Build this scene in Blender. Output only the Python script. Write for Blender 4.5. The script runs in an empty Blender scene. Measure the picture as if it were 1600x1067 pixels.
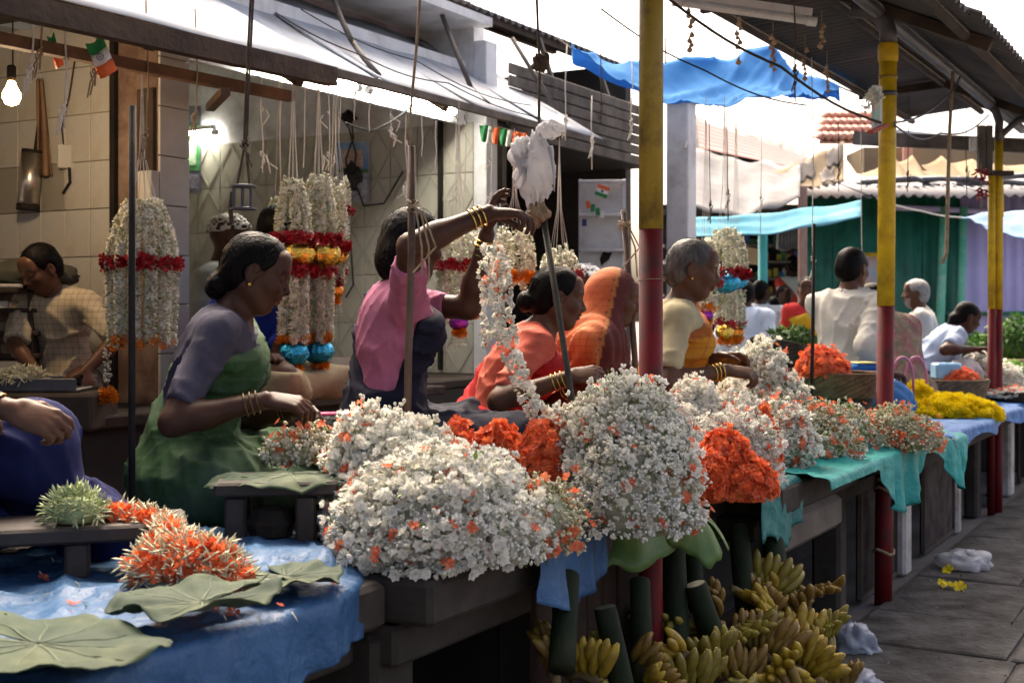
import bpy, math, random, time
import numpy as np
from mathutils import Vector, Matrix, Euler
T0 = time.time()
random.seed(7); RNG = np.random.default_rng(7)
sc = bpy.context.scene
COL = sc.collection
# ------------------------------------------------------------ camera
F, CH, HY = 2000.0, 1.3, 487.0          # focal length in photo pixels, eye height, horizon row
TH = math.atan(1150 / 2000.0)           # the market row runs 30 degrees to the right of the view axis
RX, RY = math.sin(TH), math.cos(TH)     # along the row
LX, LY = -math.cos(TH), math.sin(TH)    # across the row, away from the aisle
cam_d = bpy.data.cameras.new('camera'); cam = bpy.data.objects.new('camera', cam_d); COL.objects.link(cam)
cam.location = (0, 0, CH); cam.rotation_euler = (math.radians(90), 0, 0)
cam_d.sensor_width = 36; cam_d.lens = 45; cam_d.shift_y = -(533.5 - HY) / 1600.0
cam_d.clip_start = 0.05; cam_d.clip_end = 500
cam_d.dof.use_dof = True; cam_d.dof.focus_distance = 3.7; cam_d.dof.aperture_fstop = 5.6
sc.camera = cam
# ------------------------------------------------------------ sky and sun
SUN_EL, SUN_ST, SKY_ST, EXPO = 56.0, 1.0, 0.15, 2.12
sun_from = Vector((-.12, 1, 0)).normalized()      # a veiled sun stands high at the far end of the row
w = bpy.data.worlds.new('World'); sc.world = w; w.use_nodes = True
nt = w.node_tree; nt.nodes.clear()
wo = nt.nodes.new('ShaderNodeOutputWorld'); bg = nt.nodes.new('ShaderNodeBackground'); sk = nt.nodes.new('ShaderNodeTexSky')
sk.sky_type = 'NISHITA'; sk.sun_disc = False; sk.sun_elevation = math.radians(SUN_EL)
sk.sun_rotation = math.atan2(sun_from.x, sun_from.y); sk.dust_density = 9.0; sk.air_density = 0.5; sk.ozone_density = 0.4
nt.links.new(sk.outputs[0], bg.inputs[0]); bg.inputs[1].default_value = SKY_ST; nt.links.new(bg.outputs[0], wo.inputs[0])
sl = bpy.data.lights.new('sun', 'SUN'); so = bpy.data.objects.new('sun', sl); COL.objects.link(so)
sl.energy = SUN_ST; sl.angle = math.radians(45.0); sl.color = (1.0, 0.95, 0.87)
sd = Vector((sun_from.x * math.cos(math.radians(SUN_EL)), sun_from.y * math.cos(math.radians(SUN_EL)), math.sin(math.radians(SUN_EL))))
so.rotation_euler = sd.to_track_quat('Z', 'Y').to_euler(); so.location = sd * 30
sc.view_settings.view_transform = 'Standard'; sc.view_settings.look = 'None'
sc.view_settings.exposure = EXPO; sc.view_settings.gamma = 1.0
if hasattr(sc.view_settings, 'use_white_balance'):      # the camera was balanced for open shade
    sc.view_settings.use_white_balance = True; sc.view_settings.white_balance_temperature = 7250; sc.view_settings.white_balance_tint = 10
sc.view_settings.exposure = EXPO; sc.view_settings.use_curve_mapping = False
sc.render.engine = 'CYCLES'
cy = sc.cycles
cy.use_denoising = True; cy.max_bounces = 6; cy.diffuse_bounces = 4; cy.glossy_bounces = 2; cy.transmission_bounces = 3
cy.transparent_max_bounces = 8; cy.caustics_reflective = False; cy.caustics_refractive = False; cy.sample_clamp_indirect = 6

# ------------------------------------------------------------ places
def W(px, py, d): return Vector(((px - 800) / F * d, d, CH + (HY - py) / F * d))
def PV(px, py, v): return W(px, py, v / (LX * (px - 800) / F + LY))
def PZ(px, py, z): return W(px, py, (z - CH) * F / (HY - py))
def RV(u, v, z): return Vector((u * RX + v * LX, u * RY + v * LY, z))
def UV(p): return (p[0] * RX + p[1] * RY, p[0] * LX + p[1] * LY)

# ------------------------------------------------------------ scene tree
ORG = {}
def tag(o, label=None, cat=None, group=None, kind=None):
    if label: o['label'] = label
    if cat: o['category'] = cat
    if group: o['group'] = group
    if kind: o['kind'] = kind
    return o
def thing(name, label, cat, loc, group=None, rot=None, kind=None):
    o = bpy.data.objects.new(name, None); COL.objects.link(o); o.empty_display_size = .05
    o.location = loc; ORG[o.name] = Vector(loc)
    if rot is not None: o.rotation_euler = rot if hasattr(rot, '__len__') else (0, 0, rot)
    return tag(o, label, cat, group, kind)
def link(name, me, parent=None, loc=None, rot=None, scale=None):
    o = bpy.data.objects.new(name, me); COL.objects.link(o)
    if parent is not None: o.parent = parent
    if loc is not None: o.location = loc
    if rot is not None: o.rotation_euler = rot
    if scale is not None: o.scale = scale if hasattr(scale, '__len__') else (scale,) * 3
    return o
def rawmesh(name, V, Fc, mats, smooth=False, mi=None):
    me = bpy.data.meshes.new(name)
    V = np.asarray(V, dtype=np.float32).reshape(-1, 3)
    if isinstance(Fc, np.ndarray):
        n, k = Fc.shape
        me.vertices.add(len(V)); me.vertices.foreach_set('co', V.ravel())
        me.loops.add(n * k); me.loops.foreach_set('vertex_index', Fc.astype(np.int32).ravel())
        me.polygons.add(n); me.polygons.foreach_set('loop_start', np.arange(0, n * k, k, dtype=np.int32))
        me.polygons.foreach_set('loop_total', np.full(n, k, dtype=np.int32))
        me.update(calc_edges=True)
    else:
        me.from_pydata([tuple(map(float, v)) for v in V], [], Fc); me.update()
    for m in (mats if isinstance(mats, (list, tuple)) else [mats]): me.materials.append(m)
    if mi is not None: me.polygons.foreach_set('material_index', np.asarray(mi, dtype=np.int32))
    if smooth: me.polygons.foreach_set('use_smooth', np.ones(len(me.polygons), dtype=bool))
    return me
def place(name, V, Fc, mats, parent=None, loc=None, smooth=False, local=False, mi=None):
    """world-space vertices -> one mesh object under parent (or top-level with its origin at loc)"""
    V = np.asarray(V, dtype=np.float64).reshape(-1, 3)
    if parent is not None:
        org = ORG[parent.name]
    else:
        org = Vector(loc) if loc is not None else Vector((V[:, 0].mean(), V[:, 1].mean(), V[:, 2].min()))
    if not local: V = V - np.array(org)
    o = link(name, rawmesh(name, V, Fc, mats, smooth, mi), parent)
    if parent is None: o.location = org
    ORG[o.name] = Vector(org)
    return o

class MB:
    """collects simple shapes into one mesh"""
    def __init__(s): s.v = []; s.f = []
    def add(s, V, Fc):
        n = len(s.v); s.v += [tuple(map(float, p)) for p in V]; s.f += [tuple(i + n for i in q) for q in Fc]; return s
    def hexa(s, p8): return s.add(p8, [(0, 3, 2, 1), (4, 5, 6, 7), (0, 1, 5, 4), (1, 2, 6, 5), (2, 3, 7, 6), (3, 0, 4, 7)])
    def box(s, c, sx, sy, sz, rz=0, m=None, bev=0.0):
        if m is None: m = Matrix.Rotation(rz, 3, 'Z')
        hx, hy, hz = sx / 2, sy / 2, sz / 2
        if bev <= 0:
            P = [(-hx, -hy, -hz), (hx, -hy, -hz), (hx, hy, -hz), (-hx, hy, -hz), (-hx, -hy, hz), (hx, -hy, hz), (hx, hy, hz), (-hx, hy, hz)]
            return s.hexa([Vector(c) + m @ Vector(p) for p in P])
        b = min(bev, hx * .9, hy * .9, hz * .9); rings = []
        for z, ins in ((-hz, b), (-hz + b, 0), (hz - b, 0), (hz, b)):
            x, y = hx - ins, hy - ins; b2 = b
            rings.append([(-x + b2, -y, z), (x - b2, -y, z), (x, -y + b2, z), (x, y - b2, z), (x - b2, y, z), (-x + b2, y, z), (-x, y - b2, z), (-x, -y + b2, z)])
        P = [Vector(c) + m @ Vector(p) for r in rings for p in r]; fc = []
        for k in range(3):
            for i in range(8):
                j = (i + 1) % 8; fc.append((k * 8 + i, k * 8 + j, k * 8 + 8 + j, k * 8 + 8 + i))
        fc.append(tuple(range(7, -1, -1))); fc.append(tuple(range(24, 32)))
        return s.add(P, fc)
    def rbox(s, u, v, z, du, dv, dz, bev=0.0):
        """box in row coordinates: centre and sizes along u, v, z"""
        m = Matrix(((RX, LX, 0), (RY, LY, 0), (0, 0, 1)))
        return s.box(RV(u, v, z), du, dv, dz, m=m, bev=bev)
    def bar(s, p0, p1, w_, h_=None, up=(0, 0, 1), bev=0.0):
        h_ = h_ or w_; p0 = Vector(p0); p1 = Vector(p1); d = p1 - p0; l = d.length; d.normalize()
        u = Vector(up)
        if abs(d.dot(u)) > .95: u = Vector((1, 0, 0))
        a = d.cross(u).normalized(); b = a.cross(d).normalized()
        m = Matrix((d, a, b)).transposed()
        return s.box((p0 + p1) / 2, l, w_, h_, m=m, bev=bev)
    def tube(s, pts, r, n=8, cap=True, flat=1.0, jit=0.0):
        pts = [Vector(p) for p in pts]; rs = list(r) if hasattr(r, '__len__') else [r] * len(pts)
        P = []; a = None
        for i, p in enumerate(pts):
            t = (pts[min(i + 1, len(pts) - 1)] - pts[max(i - 1, 0)])
            if t.length < 1e-9: t = Vector((0, 0, 1))
            t.normalize()
            if a is None:
                a = t.orthogonal().normalized()
            a = (a - t * a.dot(t))
            a = a.normalized() if a.length > 1e-6 else t.orthogonal().normalized()
            b = t.cross(a)
            for k in range(n):
                g = 2 * math.pi * k / n; rr = rs[i] * (1 + random.uniform(-jit, jit))
                P.append(p + a * math.cos(g) * rr + b * math.sin(g) * rr * flat)
        fc = []
        for i in range(len(pts) - 1):
            for k in range(n):
                j = (k + 1) % n; fc.append((i * n + k, i * n + j, i * n + n + j, i * n + n + k))
        if cap: fc.append(tuple(range(n - 1, -1, -1))); fc.append(tuple(range((len(pts) - 1) * n, len(pts) * n)))
        return s.add(P, fc)
    def lathe(s, prof, c=(0, 0, 0), n=16, m=None, wob=0.0, sy=1.0):
        P = []
        for r, z in prof:
            for k in range(n):
                g = 2 * math.pi * k / n; rr = r * (1 + random.uniform(-wob, wob)); q = Vector((rr * math.cos(g), rr * math.sin(g) * sy, z))
                P.append(Vector(c) + (m @ q if m is not None else q))
        fc = []
        for i in range(len(prof) - 1):
            for k in range(n):
                j = (k + 1) % n; fc.append((i * n + k, i * n + j, i * n + n + j, i * n + n + k))
        fc.append(tuple(range(n - 1, -1, -1))); fc.append(tuple(range((len(prof) - 1) * n, len(prof) * n)))
        return s.add(P, fc)
    def sheet(s, fn, nu, nv, t=0.0):
        """fn(a,b) for a,b in 0..1; t thickness along the normal (two skins plus rim)"""
        A = [[Vector(fn(i / nu, j / nv)) for j in range(nv + 1)] for i in range(nu + 1)]
        P = [p for row in A for p in row]; idx = lambda i, j: i * (nv + 1) + j
        fc = [(idx(i, j), idx(i + 1, j), idx(i + 1, j + 1), idx(i, j + 1)) for i in range(nu) for j in range(nv)]
        if t > 0:
            Nn = []
            for i in range(nu + 1):
                for j in range(nv + 1):
                    a = A[min(i + 1, nu)][j] - A[max(i - 1, 0)][j]; b = A[i][min(j + 1, nv)] - A[i][max(j - 1, 0)]
                    c = a.cross(b); Nn.append(c.normalized() if c.length > 1e-9 else Vector((0, 0, 1)))
            n = len(P); Q = [p - q * t for p, q in zip(P, Nn)]
            fc2 = [tuple(n + k for k in reversed(f)) for f in fc]
            rim = [idx(i, 0) for i in range(nu + 1)] + [idx(nu, j) for j in range(1, nv + 1)] + [idx(i, nv) for i in range(nu - 1, -1, -1)] + [idx(0, j) for j in range(nv - 1, 0, -1)]
            fr = [(rim[k], rim[k - 1], rim[k - 1] + n, rim[k] + n) for k in range(len(rim))]
            P = P + Q; fc = fc + fc2 + fr
        return s.add(P, fc)
    def build(s, name, mat, parent=None, loc=None, smooth=False, local=False):
        return place(name, s.v, s.f, mat, parent, loc, smooth, local)
    def solo(s, name, mat, label, cat, group=None, loc=None, smooth=False, kind=None):
        return tag(s.build(name, mat, None, loc, smooth), label, cat, group, kind)
def wob(x, y=0.0, z=0.0, s=1.0, seed=0.0):
    x = x * s + seed * 1.7; y = y * s - seed * 2.3; z = z * s + seed
    return (math.sin(x * 1.3 + 1.7 * math.sin(y * .9 + z)) + math.sin(y * 1.7 + 1.3 * math.sin(z * 1.1 + x * .7)) + math.sin(z * 1.9 + x * 2.3 + 1.1 * math.sin(y * 2.1))) / 3

# ------------------------------------------------------------ materials
MATS = {}
def M(name, c1, c2=None, scale=8.0, rough=.7, metal=0.0, bump=0.0, bscale=None, detail=5.0, spec=.4, stretch=(1, 1, 1),
      island=0.0, stain=None, stain_scale=1.5, stain_amt=.5, trans=0.0, coat=0.0, paint=False, ramp=(.35, .65), sheen=0.0, alpha=1.0, check=None, bdist=.01):
    if name in MATS: return MATS[name]
    m = bpy.data.materials.new(name); m.use_nodes = True; t = m.node_tree; N = t.nodes; K = t.links
    b = N['Principled BSDF']; out = N['Material Output']
    tc = N.new('ShaderNodeTexCoord'); mp = N.new('ShaderNodeMapping'); mp.inputs['Scale'].default_value = stretch; K.new(tc.outputs['Object'], mp.inputs[0])
    c2 = c2 or tuple(min(1, x * 1.25 + .004) for x in c1)
    no = N.new('ShaderNodeTexNoise'); no.inputs['Scale'].default_value = scale; no.inputs['Detail'].default_value = detail; no.inputs['Roughness'].default_value = .6
    K.new(mp.outputs[0], no.inputs['Vector'])
    cr = N.new('ShaderNodeValToRGB'); cr.color_ramp.elements[0].position = ramp[0]; cr.color_ramp.elements[1].position = ramp[1]
    cr.color_ramp.elements[0].color = (*c1, 1); cr.color_ramp.elements[1].color = (*c2, 1); K.new(no.outputs[0], cr.inputs[0])
    col = cr.outputs[0]
    if stain:
        n2 = N.new('ShaderNodeTexNoise'); n2.inputs['Scale'].default_value = stain_scale; n2.inputs['Detail'].default_value = 8; n2.inputs['Roughness'].default_value = .7
        K.new(tc.outputs['Object'], n2.inputs['Vector'])
        r2 = N.new('ShaderNodeValToRGB'); r2.color_ramp.elements[0].position = .46; r2.color_ramp.elements[1].position = .66
        r2.color_ramp.elements[0].color = (0, 0, 0, 1); r2.color_ramp.elements[1].color = (stain_amt,) * 3 + (1,); K.new(n2.outputs[0], r2.inputs[0])
        mx = N.new('ShaderNodeMix'); mx.data_type = 'RGBA'; K.new(r2.outputs[0], mx.inputs[0]); K.new(col, mx.inputs[6]); mx.inputs[7].default_value = (*stain, 1); col = mx.outputs[2]
    if island > 0:
        g = N.new('ShaderNodeNewGeometry'); hs = N.new('ShaderNodeHueSaturation')
        mr = N.new('ShaderNodeMapRange'); mr.inputs[3].default_value = 1 - island; mr.inputs[4].default_value = 1 + island * .35
        K.new(g.outputs['Random Per Island'], mr.inputs[0]); K.new(mr.outputs[0], hs.inputs['Value']); K.new(col, hs.inputs['Color']); col = hs.outputs[0]
    if check:
        ck, cs, cw = check; sx = N.new('ShaderNodeSeparateXYZ'); K.new(tc.outputs['Object'], sx.inputs[0]); ls = []
        for ax in (0, 1, 2):
            m1 = N.new('ShaderNodeMath'); m1.operation = 'MULTIPLY'; m1.inputs[1].default_value = cs; K.new(sx.outputs[ax], m1.inputs[0])
            m2 = N.new('ShaderNodeMath'); m2.operation = 'FRACT'; K.new(m1.outputs[0], m2.inputs[0]); m3 = N.new('ShaderNodeMath'); m3.operation = 'LESS_THAN'; m3.inputs[1].default_value = cw; K.new(m2.outputs[0], m3.inputs[0]); ls.append(m3)
        a1 = N.new('ShaderNodeMath'); a1.operation = 'ADD'; K.new(ls[1].outputs[0], a1.inputs[0]); K.new(ls[2].outputs[0], a1.inputs[1]); a2 = N.new('ShaderNodeMath'); a2.operation = 'MULTIPLY'; a2.inputs[1].default_value = .42; K.new(a1.outputs[0], a2.inputs[0])
        mx = N.new('ShaderNodeMix'); mx.data_type = 'RGBA'; K.new(a2.outputs[0], mx.inputs[0]); K.new(col, mx.inputs[6]); mx.inputs[7].default_value = (*ck, 1); col = mx.outputs[2]
    if paint:
        at = N.new('ShaderNodeAttribute'); at.attribute_name = 'paint'
        mx = N.new('ShaderNodeMix'); mx.data_type = 'RGBA'; K.new(at.outputs['Alpha'], mx.inputs[0]); K.new(col, mx.inputs[6]); K.new(at.outputs['Color'], mx.inputs[7]); col = mx.outputs[2]
    K.new(col, b.inputs['Base Color'])
    b.inputs['Roughness'].default_value = rough; b.inputs['Metallic'].default_value = metal; b.inputs['Specular IOR Level'].default_value = spec
    if coat: b.inputs['Coat Weight'].default_value = coat; b.inputs['Coat Roughness'].default_value = .15
    if sheen: b.inputs['Sheen Weight'].default_value = sheen
    if alpha < 1: b.inputs['Alpha'].default_value = alpha
    if bump:
        nb = N.new('ShaderNodeTexNoise'); nb.inputs['Scale'].default_value = bscale or scale * 3; nb.inputs['Detail'].default_value = 6; K.new(mp.outputs[0], nb.inputs['Vector'])
        bp = N.new('ShaderNodeBump'); bp.inputs['Strength'].default_value = bump; bp.inputs['Distance'].default_value = bdist; K.new(nb.outputs[0], bp.inputs['Height']); K.new(bp.outputs[0], b.inputs['Normal'])
    if trans > 0:
        tr = N.new('ShaderNodeBsdfTranslucent'); K.new(col, tr.inputs[0]); ms = N.new('ShaderNodeMixShader'); ms.inputs[0].default_value = trans
        K.new(b.outputs[0], ms.inputs[1]); K.new(tr.outputs[0], ms.inputs[2]); K.new(ms.outputs[0], out.inputs[0])
    MATS[name] = m; return m
def emit(name, col, st):
    if name in MATS: return MATS[name]
    m = bpy.data.materials.new(name); m.use_nodes = True; b = m.node_tree.nodes['Principled BSDF']
    b.inputs['Base Color'].default_value = (.8, .8, .8, 1); b.inputs['Emission Color'].default_value = (*col, 1); b.inputs['Emission Strength'].default_value = st
    MATS[name] = m; return m
# ============================================================ materials of the place
m_dirt = M('dirt_ground', (.10, .09, .085), (.16, .145, .135), 3, .9, bump=.3, stain=(.05, .045, .04))
m_slab = M('paving_stone', (.052, .049, .046), (.10, .095, .09), 7, .9, spec=.15, bump=1.0, bscale=34, stain=(.022, .019, .016), stain_scale=3.8, stain_amt=.9)
m_roof = M('roof_sheet_dark', (.05, .05, .055), (.10, .098, .10), 2.5, .75, metal=.1, bump=.15, stain=(.10, .055, .035), stain_scale=1.2, stain_amt=.5)
m_roof2 = M('roof_sheet_grey', (.09, .09, .095), (.15, .15, .15), 2.0, .7, metal=.1, stain=(.10, .06, .04), stain_scale=1.0)
m_awn = M('awning_sheet', (.25, .285, .335), (.37, .405, .455), 2.0, .75, spec=.15, bump=.25, bscale=9, stain=(.20, .19, .19), stain_scale=2.5, stain_amt=.7)
m_timber = M('old_timber', (.028, .019, .014), (.068, .046, .032), 5, .85, bump=.5, bscale=30, stretch=(1, 1, 1))
m_timber2 = M('grey_timber', (.07, .06, .052), (.15, .13, .11), 6, .85, bump=.5, bscale=30)
m_stick = M('brown_stick', (.06, .035, .024), (.12, .075, .05), 9, .6, bump=.3, bscale=25)
m_blackiron = M('black_iron', (.008, .007, .007), (.022, .018, .016), 8, .7, spec=.2, bump=.2)
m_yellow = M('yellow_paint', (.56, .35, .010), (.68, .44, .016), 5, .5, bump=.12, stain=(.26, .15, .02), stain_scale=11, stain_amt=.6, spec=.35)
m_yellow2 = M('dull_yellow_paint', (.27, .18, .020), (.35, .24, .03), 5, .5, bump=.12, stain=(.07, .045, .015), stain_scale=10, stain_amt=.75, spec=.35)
m_red = M('red_paint', (.12, .004, .006), (.17, .006, .009), 5, .6, bump=.12, stain=(.035, .018, .014), stain_scale=11, stain_amt=.8, spec=.25)
m_pipe = M('grey_pipe', (.06, .065, .075), (.13, .135, .15), 5, .5, metal=.3, bump=.15, stain=(.12, .06, .04), stain_amt=.4)
m_cream = M('cream_tile', (.42, .42, .40), (.52, .52, .49), 6, .3, spec=.5, stain=(.34, .30, .22), stain_scale=3.5, stain_amt=.6)
m_greyt = M('grey_tile', (.25, .24, .21), (.31, .30, .26), 6, .35, spec=.5, stain=(.20, .18, .14), stain_scale=3)
m_greent = M('pale_green_tile', (.40, .39, .33), (.50, .49, .41), 5, .28, spec=.5, stain=(.27, .27, .20), stain_scale=3, stain_amt=.5)
m_greend = M('green_tile_relief', (.36, .35, .29), (.44, .43, .36), 5, .25, spec=.5)
m_grout = M('grout', (.20, .18, .15), (.28, .25, .2), 10, .9)
m_plaster = M('brown_plaster', (.11, .065, .05), (.19, .12, .09), 4, .85, bump=.3, stain=(.33, .26, .2), stain_scale=4, stain_amt=.6)
m_white = M('white_paint', (.62, .64, .66), (.74, .75, .76), 4, .5, bump=.15, stain=(.3, .28, .26), stain_scale=3.5, stain_amt=.6)
m_lilacw = M('lilac_wall', (.27, .22, .27), (.38, .32, .37), 2, .85, bump=.2, stain=(.12, .10, .11), stain_scale=1.2, stain_amt=.7)
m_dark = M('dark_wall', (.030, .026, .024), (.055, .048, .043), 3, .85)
m_stone = M('counter_stone', (.026, .020, .016), (.056, .044, .035), 5, .85, bump=.7, bscale=18, stain=(.020, .016, .013), stain_scale=2.4, stain_amt=.85)
m_whitewash = M('whitewashed_stone', (.40, .375, .345), (.56, .53, .49), 5, .85, bump=.4, bscale=16, stain=(.16, .13, .11), stain_scale=3.5, stain_amt=.8)
m_wire = M('black_wire', (.02, .02, .02), (.03, .03, .03), 5, .5)
m_string = M('white_string', (.55, .53, .48), (.68, .66, .6), 30, .9)
m_twine = M('brown_twine', (.22, .16, .10), (.34, .26, .17), 40, .95)
m_rope = M('dark_rope', (.05, .035, .025), (.10, .075, .055), 40, .95)
m_steel = M('steel', (.45, .42, .38), (.6, .57, .52), 5, .3, metal=.9)
m_tarpblue = M('blue_tarp', (.04, .20, .50), (.07, .28, .60), 3, .8, bump=.4, bscale=7, trans=.45, spec=.05)
m_tarpcyan = M('cyan_tarp', (.13, .42, .55), (.22, .52, .64), 3, .8, spec=.1, bump=.2, bscale=6, trans=.4)
m_tarppale = M('pale_blue_tarp', (.25, .40, .58), (.35, .50, .66), 3, .8, spec=.1, bump=.2, bscale=6, trans=.4)
m_whitesheet = M('white_sheet', (.17, .17, .175), (.25, .25, .255), 3, .8, spec=.1, bump=.3, bscale=6, trans=.1, stain=(.11, .10, .095), stain_scale=1.6, stain_amt=.7)
m_tan = M('tan_canvas', (.24, .18, .11), (.32, .25, .165), 4, .85, spec=.1, bump=.25, trans=.1, stain=(.13, .09, .055), stain_scale=2)
m_green = M('green_metal', (.012, .15, .10), (.024, .21, .145), 3, .45, spec=.4, stain=(.01, .04, .03), stain_scale=2)
m_purple = M('purple_metal', (.50, .46, .80), (.56, .52, .86), 3, .5, stain=(.42, .38, .66), stain_scale=2)
m_mint = M('mint_paint', (.10, .50, .33), (.16, .60, .42), 4, .45, stain=(.5, .6, .5), stain_scale=8, stain_amt=.5)
m_cyanp = M('cyan_paint', (.06, .50, .48), (.1, .6, .56), 4, .45)
m_tileroof = M('red_tile_roof', (.42, .20, .15), (.56, .32, .25), 6, .8, bump=.3)

# ============================================================ ground
g = MB().add([(-120, -60, 0), (120, -60, 0), (120, 160, 0), (-120, 160, 0)], [(0, 1, 2, 3)]).build('ground', m_dirt, loc=(0, 0, 0)); tag(g, kind='structure')
pav = MB(); pav.add([RV(2.2, -2.2, .006), RV(15, -2.2, .006), RV(15, 1.42, .006), RV(2.2, 1.42, .006)], [(0, 1, 2, 3)])
pav = pav.build('pavement', M('joint_dirt', (.05, .045, .04), (.09, .08, .07), 12, .95), loc=(0, 0, .006)); tag(pav, kind='structure')
uu = 2.25; rr_ = random.Random(3)
while uu < 13:
    du = rr_.uniform(.55, .85); vv = 1.40
    while vv > -2.0:
        dv = rr_.uniform(.42, .85); hgt = rr_.uniform(.020, .027)
        ins = .006; c = [(uu + ins, vv - dv + ins), (uu + du - ins, vv - dv + ins), (uu + du - ins, vv - ins), (uu + ins, vv - ins)]
        c = [(a + rr_.uniform(-.006, .012), b + rr_.uniform(-.006, .006)) for a, b in c]
        cu, cv = uu + du / 2, vv - dv / 2; tz = [hgt + rr_.uniform(-.004, .004) for _ in c]
        P = [RV(a, b, .008) for a, b in c] + [RV(a, b, z - .006) for (a, b), z in zip(c, tz)] + [RV(cu + (a - cu) * .965, cv + (b - cv) * .965, z) for (a, b), z in zip(c, tz)]
        place('paving_slab', P, [(0, 3, 2, 1), (0, 1, 5, 4), (1, 2, 6, 5), (2, 3, 7, 6), (3, 0, 4, 7), (4, 5, 9, 8), (5, 6, 10, 9), (6, 7, 11, 10), (7, 4, 8, 11), (8, 9, 10, 11)], m_slab, pav)
        vv -= dv
    uu += du

def corrugated(name, A, B, C, D, mat, parent, pitch=.076, amp=.012, t=.004, seg=6, nv=2):
    """sheet with corners A->B (waves run across this way) and A->D along the ribs"""
    A, B, C, D = map(Vector, (A, B, C, D)); n = max(2, int((B - A).length / pitch)); N_ = (B - A).cross(D - A).normalized()
    def fn(a, b):
        p = (A * (1 - a) + B * a) * (1 - b) + (D * (1 - a) + C * a) * b
        return p + N_ * (amp * math.sin(a * n * 2 * math.pi))
    return MB().sheet(fn, n * seg, nv, t).build(name, mat, parent, smooth=True)

# ============================================================ the roof over the flower counter
rf = thing('market_roof', 'dark corrugated sheet roof overhead on yellow poles', 'roof', RV(5, 1.4, 2.5))
for k in range(20):
    u0 = -6.0 + k * .80; u1 = u0 + .83; dz = .006 * (k % 2); e = random.uniform(-.03, .03)
    corrugated('roof_sheet', RV(u0, .92 + e, 2.455 + dz), RV(u1, .92 + e, 2.455 + dz), RV(u1, 1.74, 2.835 + dz), RV(u0, 1.74, 2.835 + dz), m_roof, rf)
    corrugated('roof_sheet', RV(u0, 1.70, 2.84 + dz), RV(u1, 1.70, 2.84 + dz), RV(u1, 2.28, 2.79 + dz), RV(u0, 2.28, 2.79 + dz), m_roof, rf)
for v, zz in ((1.05, 2.48), (1.72, 2.785), (2.22, 2.75)):
    MB().tube([RV(-6.0, v, zz), RV(10.0, v, zz)], .022, 8).build('purlin', m_timber, rf, smooth=True)
MB().tube([RV(-6.0, 1.42, 2.625), RV(5.0, 1.42, 2.63), RV(9.9, 1.42, 2.62)], .032, 10).build('roof_beam', m_pipe, rf, smooth=True)
for u in (-.6, 3.2, 5.74, 8.6):
    MB().bar(RV(u, .95, 2.43), RV(u, 1.70, 2.775), .04, .05).build('rafter', m_timber, rf); MB().bar(RV(u, 1.72, 2.775), RV(u, 2.26, 2.745), .04, .05).build('rafter', m_timber, rf)
MB().bar(RV(9.75, .9, 2.43), RV(9.75, 2.6, 2.62), .06, .10).build('fascia_board', m_timber2, rf)

def pole(label, p, r, zc, z1, my, elbow=None, lean=(0, 0), collar=None, extra=None):
    base = Vector((p.x, p.y, 0)); t = thing('painted_pole', label, 'pole', base, 'painted poles of the flower row')
    at = lambda z: base + Vector((lean[0] * (z - CH), lean[1] * (z - CH), z))
    MB().tube([at(-.02), at(.3), at(.31), at(zc)], [r, r, r * .985, r * .985], 20).build('red_section', m_red, t, smooth=True)
    MB().tube([at(zc), at((zc + z1) / 2), at(z1)], r * 1.0, 20).build('yellow_section', my, t, smooth=True)
    if collar:
        a, b = collar; MB().tube([at(a), at(a + .01), at(b - .01), at(b)], [r * 1.02, r * 1.16, r * 1.16, r * 1.02], 20).build('collar', my, t, smooth=True)
    if elbow: MB().tube([at(z1)] + [at(z1) + Vector(q) for q in elbow], r * .98, 16).build('elbow_pipe', m_pipe, t, smooth=True)
    return t, at
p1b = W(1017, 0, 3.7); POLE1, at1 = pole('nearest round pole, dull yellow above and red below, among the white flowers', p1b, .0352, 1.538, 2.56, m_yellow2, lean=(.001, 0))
MB().tube([at1(1.392) + Vector((.0365 * math.cos(a / 10 * 2 * math.pi), .0365 * math.sin(a / 10 * 2 * math.pi), .002 * math.sin(a))) for a in range(12)], .0012, 5).build('string_wrap', m_twine, POLE1)
p2b = W(1384, 0, 5.68); POLE2, at2 = pole('middle bright yellow pole with red lower half beside the white shirted man', p2b, .0385, 1.326, 2.49, m_yellow,
     elbow=[Vector((0, 0, .05)), Vector((-.010, 0, .085)), Vector((-.035, .01, .125)), Vector((-.08, .03, .15)), Vector((-.14, .06, .165))], lean=(.009, 0), collar=(2.405, 2.49))
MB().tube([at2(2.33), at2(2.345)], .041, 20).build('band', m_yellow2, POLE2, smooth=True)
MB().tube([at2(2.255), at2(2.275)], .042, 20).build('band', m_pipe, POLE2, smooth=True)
for z in (.55, .515, .24):
    MB().tube([at2(z) + Vector((.044 * math.cos(a / 10 * 2 * math.pi), .044 * math.sin(a / 10 * 2 * math.pi), .012 * math.sin(a * 1.3))) for a in range(12)], .007, 6).build('rope_tie', m_twine, POLE2)
p3b = W(1560, 0, 8.18); POLE3, at3 = pole('farthest yellow and red pole with wooden switch boards at its top', p3b, .027, 1.316, 2.39, m_yellow,
     elbow=[Vector((0, 0, .06)), Vector((.004, 0, .12)), Vector((-.02, 0, .19)), Vector((-.08, .0, .25))], lean=(.002, 0), collar=(1.90, 2.10))
q3 = Vector((-.052, -.02, 0))
MB().tube([at3(1.318) + q3, at3(2.2) + q3], .024, 14).build('second_pipe', m_yellow, POLE3, smooth=True)
MB().tube([at3(-.02) + q3, at3(1.318) + q3], .0238, 14).build('second_pipe', m_red, POLE3, smooth=True)
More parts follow.
